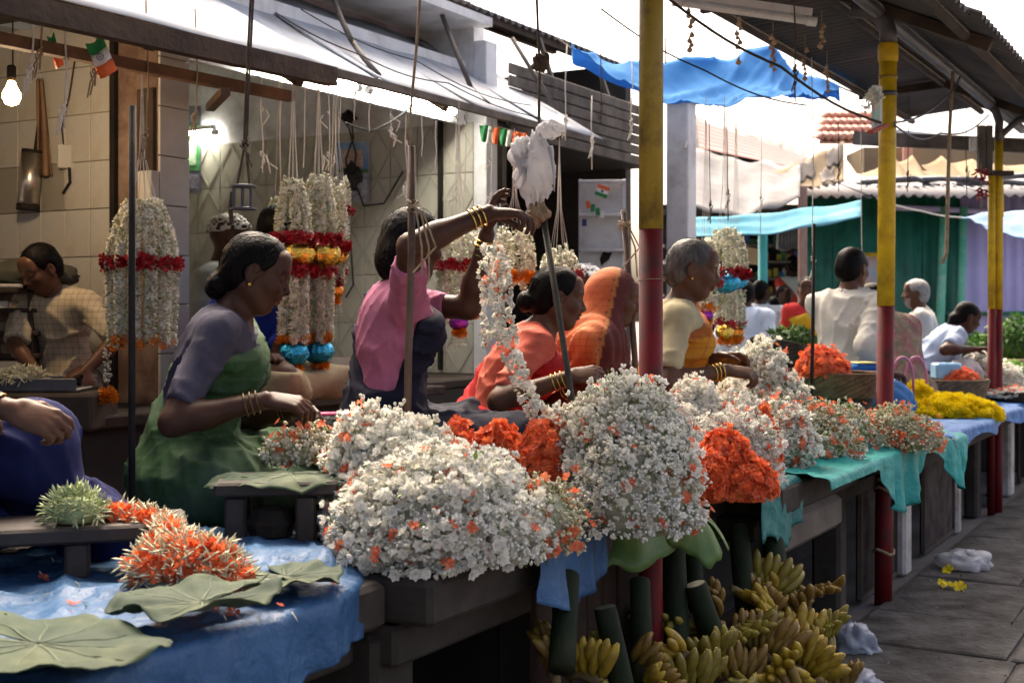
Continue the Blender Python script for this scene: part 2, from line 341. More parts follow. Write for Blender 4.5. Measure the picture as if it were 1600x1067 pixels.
MB().tube([at3(2.40), at3(2.44) + Vector((.03, 0, 0)), at3(2.52) + Vector((.12, 0, 0)), at3(2.55) + Vector((.3, 0, 0))], .022, 10).build('branch_pipe', m_pipe, POLE3, smooth=True)
for dx, wz in ((-.10, .30), (-.055, .30)):
    MB().box(at3(2.33) + Vector((dx - .03, -.05, 0)), .042, .05, wz, bev=.004).build('switch_board', m_timber2, POLE3)
MB().box(at3(2.18) + Vector((.0, -.02, 0)), .16, .07, .03, bev=.004).build('bracket', m_timber, POLE3)
MB().box(at3(2.36) + Vector((-.18, -.05, 0)), .05, .03, .10, bev=.01).build('meter_box', m_white, POLE3)

# ============================================================ shops on the left: tiled bays under sheet awnings
# back platform the shopkeepers sit on
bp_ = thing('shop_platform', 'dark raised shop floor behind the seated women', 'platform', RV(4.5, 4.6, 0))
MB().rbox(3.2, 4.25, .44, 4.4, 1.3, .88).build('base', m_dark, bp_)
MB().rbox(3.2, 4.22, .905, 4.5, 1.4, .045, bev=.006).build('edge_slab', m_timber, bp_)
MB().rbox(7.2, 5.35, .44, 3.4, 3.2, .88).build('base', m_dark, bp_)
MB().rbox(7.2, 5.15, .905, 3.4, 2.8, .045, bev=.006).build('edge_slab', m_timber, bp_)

def tiled_wall(name, label, u, v0, v1, z0, z1, tv, tz, mats, back, thick=.12, relief=None, sgn=-1):
    t = thing(name, label, 'wall', RV(u, v0, z0))
    MB().rbox(u + thick / 2, (v0 + v1) / 2, (z0 + z1) / 2, thick, v1 - v0, z1 - z0).build('wall_core', back, t)
    nv = int(round((v1 - v0) / tv)); nz = int(round((z1 - z0) / tz)); shared = {}
    for i in range(nv):
        for j in range(nz):
            mm = mats(i, j); c = RV(u - .004, v0 + (i + .5) * tv, z0 + (j + .5) * tz); key = mm.name
            if key not in shared:
                o = MB().rbox(0, 0, 0, .008, tv - .004, tz - .004, bev=.0015).build('tile', mm, None, loc=(0, 0, 0)); shared[key] = o.data
                if relief: # raised diamond on the tile
                    pass
                o.parent = t; o.location = c - ORG[t.name]
            else:
                link('tile', shared[key], t, c - ORG[t.name])
            if relief:
                k2 = 'relief'
                if k2 not in shared:
                    b = MB(); h = .0015
                    for (a0, b0, a1, b1) in ((-.46, 0, 0, .46), (0, .46, .46, 0), (.46, 0, 0, -.46), (0, -.46, -.46, 0)):
                        b.bar(RV(-.0085, a0 * tv, b0 * tz), RV(-.0085, a1 * tv, b1 * tz), .012, .003, up=(-RX, -RY, 0))
                    o = b.build('tile_relief', relief, None, loc=(0, 0, 0)); shared[k2] = o.data; o.parent = t; o.location = c - ORG[t.name]
                else: link('tile_relief', shared[k2], t, c - ORG[t.name])
    return t
tr = random.Random(5)
sw1 = tiled_wall('shop_wall', 'cream and grey tiled side wall of the bulb lit shop', 3.78, 4.06, 5.56, .93, 2.53, .15, .20,
    lambda i, j: m_greyt if (j == 4 and i > 1) else m_cream, m_grout)
pl = thing('shop_pillar', 'brown plastered pillar with cream tile edge between the two shops', 'pillar', RV(3.83, 3.9, .0))
MB().rbox(3.845, 3.93, 1.26, .17, .24, 2.52, bev=.006).build('plaster_core', m_plaster, pl)
for j in range(8):
    MB().rbox(3.845, 3.804, 1.03 + j * .2, .166, .012, .196, bev=.002).build('tile', m_cream, pl)
MB().rbox(3.762, 4.045, 1.72, .05, .028, 1.6).build('door_jamb', m_blackiron, pl)
MB().rbox(3.752, 3.86, 2.02, .03, .09, .36, bev=.004).build('recess_board', m_timber, pl)
MB().rbox(3.735, 3.835, 1.80, .05, .075, .13, bev=.004).build('switch_box', m_cream, pl)
MB().rbox(3.740, 3.92, 1.52, .03, .05, .10, bev=.004).build('socket', m_dark, pl)

sw2 = tiled_wall('shop_wall', 'pale green tiled wall with diamond relief behind the hanging garlands', 6.5, 4.0, 6.4, .93, 2.43, .20, .30,
    lambda i, j: m_greent, m_grout, relief=m_greend)
MB().rbox(6.56, 5.2, 2.72, .12, 2.4, .58).build('upper_wall', m_white, sw2)
MB().rbox(6.56, 3.955, 1.66, .13, .09, 2.5, bev=.004).build('pilaster', m_white, sw2)
MB().rbox(6.475, 4.22, 1.7, .035, .02, 1.5).build('conduit', m_blackiron, sw2)
bw = thing('shop_back_wall', 'cream back wall deep inside the tube lit shop', 'wall', RV(5.2, 6.45, .9))
MB().rbox(5.2, 6.46, 1.95, 2.6, .1, 2.1).build('wall_core', m_greent, bw)
MB().rbox(5.2, 5.2, 3.02, 2.7, 2.6, .05).build('ceiling', m_white, bw)
MB().rbox(-.6, 5.6, 1.75, 8.8, .1, 1.7).build('wall_core', m_cream, bw)
MB().rbox(-.7, 4.75, 2.60, 9.0, 1.9, .05).build('ceiling', m_timber, bw)
# lintel board and tube lamp under the awning
lt = thing('lintel_board', 'white lintel board lit from below under the awning', 'board', RV(5.2, 4.06, 2.4))
MB().rbox(5.2, 4.06, 2.60, 2.56, .03, .38).build('board', m_white, lt)
def tube_lamp(label, a, b, st, group=None, lit=True):
    t = thing('tube_lamp', label, 'lamp', (Vector(a) + Vector(b)) / 2, group); d = (Vector(b) - Vector(a)).normalized()
    MB().tube([Vector(a) + d * .02, Vector(b) - d * .02], .016, 12).build('tube', emit('tube_light', (1, .98, .93), st) if lit else m_white, t, smooth=True)
    for p in (a, b): MB().tube([Vector(p) - d * .02, Vector(p) + d * .02], .02, 10).build('end_cap', m_white, t)
    MB().bar(Vector(a) + Vector((0, 0, .035)), Vector(b) + Vector((0, 0, .035)), .035, .03).build('batten', m_white, t)
    return t
tube_lamp('lit fluorescent tube behind the awning edge over the tiled shop', RV(4.5, 4.00, 2.46), RV(5.35, 4.00, 2.46), 26.0)
tube_lamp('second lit fluorescent tube behind the awning edge nearer the pilaster', RV(5.45, 4.00, 2.46), RV(6.3, 4.00, 2.46), 26.0)
tube_lamp('lit fluorescent tube on the tiled shop wall above the poster', RV(6.44, 6.0, 2.50), RV(6.44, 6.35, 2.50), 2.5)

# awning over the tiled shop: sheets, edge batten, struts
aw = thing('awning', 'pale blue sheet metal awning over the tiled shop', 'awning', RV(5.6, 3.8, 2.3))
us = [3.95, 4.75, 5.55, 6.35, 7.05]
for k in range(4):
    a, b = us[k], us[k + 1] + .03; dz = .004 * k
    MB().sheet(lambda s, q: RV(a + (b - a) * s, 3.40 + q * .95 + .004 * math.sin(s * 9), 2.335 + q * .60 + dz + .010 * wob(s * 3, q * 4, k) - .018 * math.sin(q * math.pi)), 10, 8, .003).build('awning_sheet', m_awn, aw, smooth=True)
MB().bar(RV(3.95, 3.39, 2.322), RV(7.05, 3.39, 2.322), .03, .035).build('edge_batten', m_timber2, aw)
for u in (4.1, 5.3, 6.5): MB().bar(RV(u, 3.42, 2.30), RV(u, 4.32, 2.86), .04, .04).build('bracket', m_timber, aw)
for i, (a, b) in enumerate((((520, -4), (548, 62)), ((548, 62), (592, 118)), ((690, 22), (735, 135)), ((735, 135), (762, 162)), ((800, 60), (870, 170)))):
    A = PV(a[0], a[1], 4.0 if i not in (1, 3) else 3.75); B = PV(b[0], b[1], 3.72 if i not in (1, 3) else 3.5)
    MB().tube([A, (A + B) / 2 + Vector((0, 0, -.01)), B], .014, 8).build('strut', m_timber2, aw, smooth=True)
# awning over the bulb lit shop: timber frame and sheet
aw1 = thing('awning', 'weathered timber framed awning over the bulb lit shop', 'awning', RV(3, 3.4, 2.2))
MB().sheet(lambda s, q: RV(-5.0 + 9.15 * s, 3.24 + q * 1.0, 2.17 + s * .13 + q * .55 + .012 * wob(s * 25, q * 3)), 70, 8, .004).build('awning_sheet', m_awn, aw1, smooth=True)
MB().bar(RV(-5.0, 3.25, 2.07), RV(4.18, 3.25, 2.26), .05, .075).build('edge_beam', m_timber, aw1)
MB().bar(RV(1.2, 3.36, 2.12), RV(4.05, 3.36, 2.17), .04, .04).build('inner_beam', M('orange_timber', (.10, .05, .026), (.17, .09, .045), 6, .8, bump=.4), aw1)  # brown beam; the bulb's reddish light is put into its colour
for u in (1.6, 2.4, 3.2, 4.0): MB().bar(RV(u, 3.27, 2.22), RV(u, 4.2, 2.75), .045, .05).build('rafter', m_timber, aw1)
MB().bar(RV(3.6, 3.3, 2.12), RV(4.05, 3.8, 2.16), .035, .03).build('brace', m_stick, aw1)

uw = thing('upper_wall', 'stained lilac wall above the awning', 'wall', RV(5.3, 4.4, 2.6))
MB().rbox(1.2, 4.45, 2.98, 12.0, .1, .66).build('wall_core', m_lilacw, uw)
for k in range(6):
    MB().rbox(7.9, 3.93, 2.42 + k * .075, 2.2, .022, .066, bev=.004).build('slat', m_timber2, uw)
ur = thing('shop_roof', 'long dark corrugated roof of the shops on the left', 'roof', RV(5, 5, 3.1))
for k in range(17):
    u0 = -5.44 + k * .88; u1 = u0 + .92; dz = .006 * (k % 2)
    corrugated('roof_sheet', RV(u0, 4.25, 3.23 + dz), RV(u1, 4.25, 3.23 + dz), RV(u1, 7.8, 4.55 + dz), RV(u0, 7.8, 4.55 + dz), m_roof2, ur, pitch=.09, amp=.016)
for v in (4.3, 5.0, 5.8): MB().bar(RV(-5.4, v, 3.19 + (v - 4.25) * .371), RV(9.4, v, 3.19 + (v - 4.25) * .371), .05, .06).build('purlin', m_timber, ur)
for u in (6.9, 7.8, 8.7): MB().bar(RV(u, 4.27, 3.2), RV(u, 4.0, 2.42), .03, .03).build('prop', m_timber2, ur)

# dark third bay with open cupboard, white post at its end
b3 = thing('dark_shop', 'dark open shop bay beyond the tiled shop', 'shop', RV(7.8, 4.8, 0))
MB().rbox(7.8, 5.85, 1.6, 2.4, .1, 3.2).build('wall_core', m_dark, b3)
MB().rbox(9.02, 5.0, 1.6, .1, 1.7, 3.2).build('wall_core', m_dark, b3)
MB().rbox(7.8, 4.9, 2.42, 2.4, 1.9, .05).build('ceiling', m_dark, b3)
MB().rbox(6.75, 3.96, 1.6, .05, .05, 1.5).build('door_frame', m_timber2, b3)
cb = thing('cupboard', 'shabby white cupboard with flag stickers and a torn door panel', 'cupboard', RV(8.05, 4.05, .9))
m_cup = M('white_cupboard', (.55, .58, .62), (.68, .70, .73), 5, .5, stain=(.28, .26, .25), stain_scale=5, stain_amt=.6)
cA = PV(905, 460, 4.0); 
def cbx(x0, x1, y0, y1, d, th, name, mat):   # board facing the camera: photo columns/rows at depth d, given thickness
    a = W(x0, y1, d); b = W(x1, y0, d); c = (a + b) / 2
    return MB().box(c + Vector((0, th / 2, 0)), b.x - a.x, th, b.z - a.z, bev=.003).build(name, mat, cb)
cbx(906, 976, 282, 520, 8.6, .02, 'back_panel', m_cup)
for x0, x1 in ((904, 909), (972, 978)): cbx(x0, x1, 280, 520, 8.56, .035, 'stile', m_cup)
for y in (281, 333, 388, 434, 480): cbx(904, 978, y, y + 5, 8.53, .05, 'shelf', m_cup)
tp = W(944, 402, 8.59); MB().add([tp + Vector(q) for q in ((-.02, 0, -.06), (0, 0, -.04), (.03, 0, -.02), (.055, 0, .035), (.02, 0, .03), (-.005, 0, .05), (-.015, 0, .02), (-.03, 0, -.01))], [tuple(range(8))]).build('torn_hole', m_blackiron, cb)  # flat black patch on the panel stands for the dark of a hole
m_saf = M('saffron', (.75, .12, .03), (.8, .16, .05), 5, .7); m_fw = M('flag_white', (.72, .72, .7), (.78, .78, .76), 5, .7); m_fg = M('flag_green', (.01, .20, .06), (.02, .26, .09), 5, .7)
m_navy = M('navy_print', (.03, .04, .2), (.04, .05, .25), 5, .7)
def sticker(c, wd, ht, ang, par, names=('saffron_band', 'white_band', 'green_band')):
    m = Matrix.Rotation(ang, 3, 'Y')
    for k, (mm, nm) in enumerate(zip((m_saf, m_fw, m_fg), names)):
        MB().box(c + m @ Vector((0, 0, (1 - k) * ht / 3)), wd, .003, ht / 3 - .0005, m=m).build(nm, mm, par)
    MB().tube([c + Vector((0, -.0015, 0)), c + Vector((0, -.003, 0))], ht * .12, 10).build('wheel_emblem', m_navy, par)
sticker(W(941, 299, 8.52), .085, .075, .35, cb)
for px, py, mm in ((919, 320, m_saf), (926, 325, m_fg), (934, 331, m_fg), (941, 335, m_fw)): MB().box(W(px, py, 8.52), .028, .003, .05, m=Matrix.Rotation(random.uniform(-.6, .6), 3, 'Y')).build('sticker', mm, cb)
MB().box(W(913, 348, 8.52), .03, .003, .045).build('sticker', m_navy, cb)

wp = thing('white_post', 'tall peeling white post where the shop row ends', 'post', RV(8.75, 3.6, 0))
MB().rbox(8.75, 3.6, 1.42, .17, .17, 2.84, bev=.01).build('shaft', m_white, wp)
MB().rbox(8.75, 3.6, 2.86, .26, .24, .07, bev=.01).build('cap', m_timber2, wp)
MB().tube([RV(8.66, 3.52, 2.5), RV(8.6, 3.5, 2.52), RV(8.58, 3.5, 2.47)], .01, 6).build('hook', m_steel, wp)
# ============================================================ far side of the market
FD = 13.0
def fx(px, d): return (px - 800) / F * d
def fz(py, d): return CH + (HY - py) / F * d
gs = thing('market_shed', 'green and purple corrugated shed across the market lane', 'shed', Vector((fx(1420, FD), FD, 0)))
xs = [1255, 1300, 1345, 1390, 1440, 1500]
for a, b in zip(xs[:-1], xs[1:]):
    corrugated('green_sheet', Vector((fx(a, FD), FD + random.uniform(0, .02), 0)), Vector((fx(b, FD), FD, 0)), Vector((fx(b, FD), FD, 2.55)), Vector((fx(a, FD), FD, 2.55)), m_green, gs, pitch=.11, amp=.014)
for a, b in ((1500, 1550), (1550, 1605), (1605, 1660), (1660, 1720)):
    corrugated('purple_sheet', Vector((fx(a, FD), FD + .03, 0)), Vector((fx(b, FD), FD + .03, 0)), Vector((fx(b, FD), FD + .03, 2.55)), Vector((fx(a, FD), FD + .03, 2.55)), m_purple, gs, pitch=.11, amp=.012)
MB().tube([Vector((fx(1255, FD), FD - .04, fz(492, FD))), Vector((fx(1720, FD), FD - .04, fz(489, FD)))], .022, 8).build('rail', m_green, gs)
MB().tube([Vector((fx(1380, FD), FD - .1, fz(325, FD))), Vector((fx(1560, FD), FD - .1, fz(333, FD)))], .03, 8).build('lintel', m_purple, gs)
for a, b, mm, r in ((1470, 1455, m_mint, .045), (1499, 1490, m_mint, .04)):
    MB().tube([Vector((fx(b, FD), FD - .12, 0)), Vector((fx(a, FD), FD - .12, fz(325, FD)))], r, 12).build('post', mm, gs, smooth=True)
for k, (a, b) in enumerate(((1235, 1330), (1325, 1420), (1415, 1510), (1505, 1600), (1595, 1700))):
    corrugated('roof_sheet', Vector((fx(a, FD), FD - .75, 2.40 + .01 * (k % 2))), Vector((fx(b, FD), FD - .75, 2.40 + .01 * (k % 2))), Vector((fx(b, FD), FD + 1.1, 2.78)), Vector((fx(a, FD), FD + 1.1, 2.78)), M('bright_sheet', (.19, .195, .205), (.27, .27, .28), 2, .7, spec=.15, stain=(.2, .14, .1), stain_amt=.7), gs, pitch=.1, amp=.018)
MB().box(Vector((fx(1254, FD - .8), FD - .8, 1.25)), .075, .075, 2.5, bev=.008).build('post', M('pink_timber', (.35, .22, .18), (.45, .3, .25), 6, .8), gs)
for i in range(6):
    p = Vector((fx(1300 + i * 50, FD), FD - .1 + random.uniform(0, .6), 2.62 + random.uniform(-.04, .06)))
    MB().tube([p, p + Vector((.5, random.uniform(-.2, .2), .03)), p + Vector((.9, random.uniform(-.1, .3), .0))], .03, 6).build('pipe_on_roof', m_pipe, gs, smooth=True)
# canvas tents on the next roof
tn = thing('canvas_tents', 'tan canvas sheets pitched over the far roofs', 'canvas', Vector((fx(1440, 15), 15, 2.7)))
def tent(px0, px1, ytop, peaks, ybot, d, mat):
    def fn(s, q):
        px = px0 + (px1 - px0) * s; y = ytop
        for pk, hh, wd in peaks: y -= hh * math.exp(-abs((px - pk) / wd))
        yb = ybot + 4 * math.sin(s * 20)
        return Vector((fx(px, d), d + 1.2 * (1 - q) * .8 + .08 * math.sin(s * 25 + q * 3), fz(y * (1 - q) + yb * q, d)))
    return MB().sheet(fn, 60, 8, .01).build('canvas', mat, tn, smooth=True)
tent(1300, 1376, 268, ((1350, 36, 14), (1306, 10, 10)), 290, 14.6, M('pale_canvas', (.62, .56, .46), (.72, .66, .56), 4, .85, trans=.2))
tent(1372, 1500, 262, ((1430, 32, 22), (1462, 26, 14)), 288, 14.9, m_tan)
tent(1480, 1660, 246, ((1510, 14, 10), (1560, 10, 30)), 288, 15.2, m_tan)
# torn brown canvas awning and its dark patches
ta = thing('torn_canvas', 'torn brown canvas sheet sloping down from the far roofs', 'canvas', Vector((fx(1250, 13.5), 13.5, 2.5)))
def torn(s, q):
    a = W(1194, 280, 13.0).lerp(W(1318, 222, 14.2), s); b = W(1228, 300, 12.6).lerp(W(1318, 285, 13.4), s); return a.lerp(b, q) + Vector((0, 0, -.06 * math.sin(q * 3.1) + .03 * wob(s * 9, q * 5)))
MB().sheet(torn, 24, 10, .008).build('canvas', m_tan, ta, smooth=True)
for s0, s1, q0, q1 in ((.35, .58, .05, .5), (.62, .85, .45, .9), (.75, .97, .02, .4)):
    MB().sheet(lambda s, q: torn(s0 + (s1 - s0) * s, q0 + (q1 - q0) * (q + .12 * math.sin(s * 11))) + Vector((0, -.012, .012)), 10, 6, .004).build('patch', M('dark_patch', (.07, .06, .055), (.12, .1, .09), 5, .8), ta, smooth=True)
# white plastic sheets over the open stalls
def sail(name, label, cat, c4, mat, sag=.1, wr=.03, nu=24, nv=10, group=None, t=.006, seed=0):
    a, b, c, d = [Vector(p) for p in c4]
    def fn(s, q):
        p = (a * (1 - s) + b * s) * (1 - q) + (d * (1 - s) + c * s) * q
        return p + Vector((.3 * wr * wob(s * 6, q * 4, seed), .6 * wr * wob(q * 6, s * 5, seed + 2), -sag * math.sin(s * math.pi) * (.4 + .6 * q) + wr * wob(s * 9, q * 7, seed)))
    return MB().sheet(fn, nu, nv, t).solo(name, mat, label, cat, group, smooth=True)
sail('plastic_sheet', 'large white plastic sheet roofing the far open stalls', 'plastic sheet', (W(1078, 235, 13.5), W(1250, 255, 13.8), W(1250, 305, 11.6), W(1072, 325, 11.2)), m_whitesheet, .12, .05)
sail('plastic_sheet', 'second white plastic sheet hanging higher behind the first', 'plastic sheet', (W(1075, 178, 17), W(1215, 225, 17), W(1245, 262, 15), W(1078, 255, 15)), m_whitesheet, .1, .05, seed=3)
st = thing('striped_awning', 'faded red striped awning on the far roofs', 'awning', Vector((fx(1170, 16), 16, 2.9)))
for k in range(14):
    a0 = W(1090, 192, 16.5).lerp(W(1265, 250, 16.5), 0); s0, s1 = k / 14, (k + 1) / 14
    A, B, C_, D_ = W(1088, 188, 16.6), W(1262, 246, 16.6), W(1236, 262, 14.4), W(1092, 232, 14.4)
    P = [A.lerp(D_, s0), B.lerp(C_, s0), B.lerp(C_, s1), A.lerp(D_, s1)]
    MB().sheet(lambda s, q: P[0].lerp(P[1], s).lerp(P[3].lerp(P[2], s), q), 6, 1, .006).build('stripe', M('stripe_pink', (.20, .085, .08), (.24, .11, .10), 4, .8, spec=.1) if k % 2 else m_whitesheet, st)
hr = thing('hazy_roof', 'grey tin roof sheets layered high behind the white plastic sheets', 'roof', W(1150, 260, 19))
for k in range(6):
    a0, a1 = 1062 + k * 34, 1062 + (k + 1) * 34 + 2; y0 = 172 + k * 9
    corrugated('roof_sheet', W(a0, y0 + 66, 18.0), W(a1, y0 + 72, 18.0), W(a1 - 4, y0 + 14, 20.0), W(a0 - 4, y0 + 8, 20.0), M('far_tin', (.13, .125, .13), (.20, .19, .19), 2, .75, spec=.15, stain=(.16, .09, .06), stain_scale=1.2, stain_amt=.7), hr, pitch=.16, amp=.02)
MB().box(Vector((fx(1160, 18.6), 18.9, 1.35)), 2.0, .2, 2.7).build('wall', m_lilacw, hr)
# cyan tarps hanging like low sails
sail('tarp', 'long cyan tarp sagging in front of the far stalls', 'tarp', (W(1066, 345, 11.0), W(1345, 314, 11.4), W(1345, 338, 11.0), W(1066, 372, 10.7)), m_tarpcyan, .05, .02)
sail('tarp', 'pale blue tarp at the right edge below the far roof', 'tarp', (W(1502, 338, 10.6), W(1660, 318, 11.0), W(1660, 372, 10.2), W(1545, 358, 10.2)), m_tarppale, .05, .02, seed=5)
# the blue tarp strung between the roofs
bt = thing('blue_tarp', 'bright blue tarp strung between the two roofs', 'tarp', W(1090, 120, 8.0))
top = [(893, 76), (960, 97), (1040, 99), (1140, 92), (1205, 70), (1232, 100), (1262, 124), (1312, 133)]
bot = [(896, 80), (965, 123), (1040, 160), (1130, 164), (1200, 153), (1235, 151), (1266, 150), (1312, 140)]
def lerpl(L_, s):
    s *= len(L_) - 1; i = min(int(s), len(L_) - 2); q = s - i; return tuple(a * (1 - q) + b * q for a, b in zip(L_[i], L_[i + 1]))
def btf(s, q):
    a = lerpl(top, s); b = lerpl(bot, s); A = W(a[0], a[1], 8.4 + .3 * s); B = W(b[0], b[1], 7.7 + .3 * s)
    return A.lerp(B, q) + Vector((0, .05 * wob(s * 14, q * 5), .025 * wob(s * 18, q * 6, 3) + .022 * max(0, 1 - abs(math.sin(s * 23 + q * 4 + 2 * math.sin(q * 4 + s * 9)))) ** 3 + .018 * max(0, 1 - abs(math.sin(s * 31 - q * 7 + math.sin(s * 17)))) ** 3 - .08 * math.sin(q * math.pi)))
MB().sheet(btf, 130, 22, .003).build('sheet', m_tarpblue, bt, smooth=True)
for a, b in (((893, 76), (870, 60)), ((1312, 136), (1345, 150)), ((1040, 99), (1040, 60))):
    MB().tube([W(a[0], a[1], 8.4), W(b[0], b[1], 8.6)], .006, 5).build('tie_rope', m_rope, bt)
# red tiled roof and white strip above the tents
rt = thing('tiled_roof', 'red clay tiled roof beyond the canvas tents', 'roof', Vector((fx(1330, 18), 18, 3.2)))
for i in range(9):
    for j in range(4):
        px = 1285 + i * 11 + j * 3; y = 214 - j * 11; d = 18 + j * .5; c = W(px, y, d)
        MB().tube([c, c + Vector((.02, .45, .09))], .062, 8, flat=.6).build('roof_tile', m_tileroof, rt, smooth=True)
MB().sheet(lambda s, q: W(1280 + 110 * s + 20 * q, 222 - 50 * q, 18.05 + 2.2 * q), 4, 4, .03).build('deck', m_tileroof, rt)
MB().box(Vector((fx(1330, 18.6), 18.6, 1.6)), 1.0, .3, 3.2).build('wall', M('green_plaster', (.12, .3, .2), (.2, .4, .28), 3, .8), rt)
fr = thing('far_building', 'low pale building with a white roof edge behind the tents', 'building', Vector((fx(1480, 17), 17, 0)))
MB().box(Vector((fx(1490, 17), 17.6, 1.75)), 2.3, .9, 3.5).build('wall', m_tan, fr)
MB().bar(W(1375, 208, 16.6), W(1545, 226, 16.6), .10, .12).build('roof_edge', m_white, fr)
MB().box(W(1418, 238, 16.95), .12, .06, .5).build('pink_column', m_tileroof, fr)
# stall with shelves of goods, cyan post
ss = thing('goods_stall', 'shaded stall with shelves of small goods beyond the garlands', 'stall', Vector((fx(1165, 14), 14.2, 0)))
MB().box(Vector((fx(1160, 14.6), 14.6, 1.2)), 1.9, .08, 2.4).build('back_wall', m_dark, ss)
MB().box(Vector((fx(1160, 14.2), 14.2, 2.42)), 1.9, 1.0, .05).build('stall_roof', m_dark, ss)
for y in (385, 410, 436, 462):
    MB().box(W(1160, y, 14.35), 1.8, .35, .03).build('shelf', m_timber2, ss)
gc = [M('goods_%s' % n, c, None, 9, .6) for n, c in (('red', (.4, .05, .05)), ('blue', (.06, .14, .4)), ('white', (.6, .6, .58)), ('yellow', (.5, .38, .06)), ('green', (.06, .22, .08)), ('tan', (.4, .26, .14)), ('grey', (.25, .27, .32)))]
gr_ = random.Random(9)
for k, y in enumerate((384, 409, 435, 461)):
    px = 1075
    while px < 1248:
        wpx = gr_.uniform(5, 11); h = gr_.uniform(.05, .13)
        if gr_.random() < .8:
            c = W(px, y, 14.3); kind = gr_.random(); gm = gr_.choice(gc); cw = gm.name.split('_')[1]; sw_ = ('top', 'second', 'third', 'lowest')[k]
            if kind < .5: MB().box(c + Vector((0, 0, h / 2 + .016)), .055, .06, h, bev=.006).solo('goods_box', gm, 'small %s packet on the %s shelf of the far stall' % (cw, sw_), 'packet', 'goods on the far shelves')
            else: MB().lathe([(.02, 0), (.026, .01), (.026, h * .7), (.012, h * .85), (.012, h)], c + Vector((0, 0, .016)), 8).solo('goods_bottle', gm, 'small %s bottle on the %s shelf of the far stall' % (cw, sw_), 'bottle', 'bottles on the far shelves', smooth=True)
        px += wpx
MB().tube([Vector((fx(1192, 12.2), 12.2, 0)), Vector((fx(1192, 12.2), 12.2, fz(352, 12.2)))], .045, 14).solo('cyan_post', m_cyanp, 'cyan painted round post under the long cyan tarp', 'post', smooth=True)
hc = thing('hanging_clothes', 'white pleated clothes hanging under the far cyan tarp', 'clothes', W(1232, 388, 12.5))
for k in range(7):
    x0 = 1215 + k * 5
    MB().sheet(lambda s, q: W(x0 + 5.5 * s - (2 * (1 - q)), 358 + 32 * q + 3 * math.sin(k), 12.5) + Vector((0, .03 * math.sin(s * 9 + q * 2), 0)), 6, 5, .004).build('garment', m_whitesheet, hc, smooth=True)
MB().box(W(1172, 400, 12.9), .19, .05, .16, m=Matrix.Rotation(.15, 3, 'Y'), bev=.004).solo('carton', M('carton', (.42, .30, .17), (.5, .36, .22), 6, .85), 'tan cardboard carton behind the blue balled garlands', 'carton')
# framed picture with marigold border on the green shed
sp = thing('shrine_picture', 'framed picture edged with yellow flowers on the green shed', 'picture', W(1355, 450, FD - .2))
MB().box(W(1356, 425, FD - .12), .30, .03, .38, bev=.004).build('frame', M('frame_wood', (.3, .2, .12), (.4, .28, .18), 8, .6), sp)
MB().box(W(1356, 425, FD - .14), .26, .012, .34).build('print', M('blue_pink_print', (.35, .5, .7), (.62, .45, .42), 9, .5, ramp=(.4, .55)), sp)
# posters, calendar etc. live in the prop section

# vegetables and crates across the lane
m_leaf1 = M('herb_green', (.04, .13, .015), (.10, .26, .03), 14, .6, island=.5, trans=.2)
m_leaf2 = M('dark_herb', (.03, .09, .02), (.07, .16, .03), 14, .6, island=.5, trans=.2)
m_wick = M('wicker', (.10, .06, .032), (.20, .125, .07), 22, .8, bump=.6, bscale=60)
m_wickd = M('dark_wicker', (.035, .025, .018), (.08, .055, .04), 22, .8, bump=.6, bscale=60)
# ============================================================ the flower sellers' counter (a row of stone platforms)
TZ = .72
def counter(label, u0, u1, v0, v1=3.0, zt=TZ, th=.10, posts=(), mat=m_stone, lintel=True):
    t = thing('stone_counter', label, 'counter', RV((u0 + u1) / 2, v0, 0), 'stone counters of the flower row')
    n = max(1, int((u1 - u0) / .9)); du = (u1 - u0) / n
    for k in range(n):
        MB().rbox(u0 + (k + .5) * du, (v0 + v1) / 2, zt - th / 2 - random.uniform(.002, .006), du - .008, v1 - v0, th, bev=.012).build('top_slab', mat, t)
    if lintel: MB().rbox((u0 + u1) / 2, v0 + .16, zt - th - .055, u1 - u0, .14, .09, bev=.01).build('lintel', mat, t)
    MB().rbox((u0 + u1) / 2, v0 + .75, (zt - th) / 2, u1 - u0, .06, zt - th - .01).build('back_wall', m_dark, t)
    return t
ca = counter('stone platform at the left under the blue plastic sheet', -.6, 2.28, 1.62)
cb_ = counter('stone platform under the large white flower heaps', 2.29, 4.08, 1.52)
cc = counter('stone platform under the teal plastic sheet', 4.12, 6.10, 1.34)
cd = counter('stone platform under the yellow marigolds', 6.12, 8.7, 1.30)
ce = counter('far end of the stone platforms by the last pole', 8.72, 11.4, 1.34)
def post(px, wpx, y0, mat, par, v=1.45, name='post', dv=.12):
    p = PV(px, 500, v); u, _ = UV(p); wd = wpx * p.y / F / .8
    MB().rbox(u, v + dv / 2, (TZ - .11) / 2, wd, dv, TZ - .11 - .002, bev=.015).build(name, mat, par)
post(1318, 34, 0, m_stone, cc); post(1420, 36, 0, m_whitewash, cc); post(1500, 22, 0, m_whitewash, cd, 1.46); post(1530, 30, 0, m_stone, cd, 1.47, dv=.08)
post(1582, 34, 0, m_whitewash, ce, 1.44)
for u in (2.35, 3.2, 4.0): MB().rbox(u, 1.75, .30, .16, .2, .58, bev=.015).build('post', m_stone, cb_)
for u in (.2, 1.3): MB().rbox(u, 1.85, .30, .16, .2, .58, bev=.015).build('post', m_stone, ca)
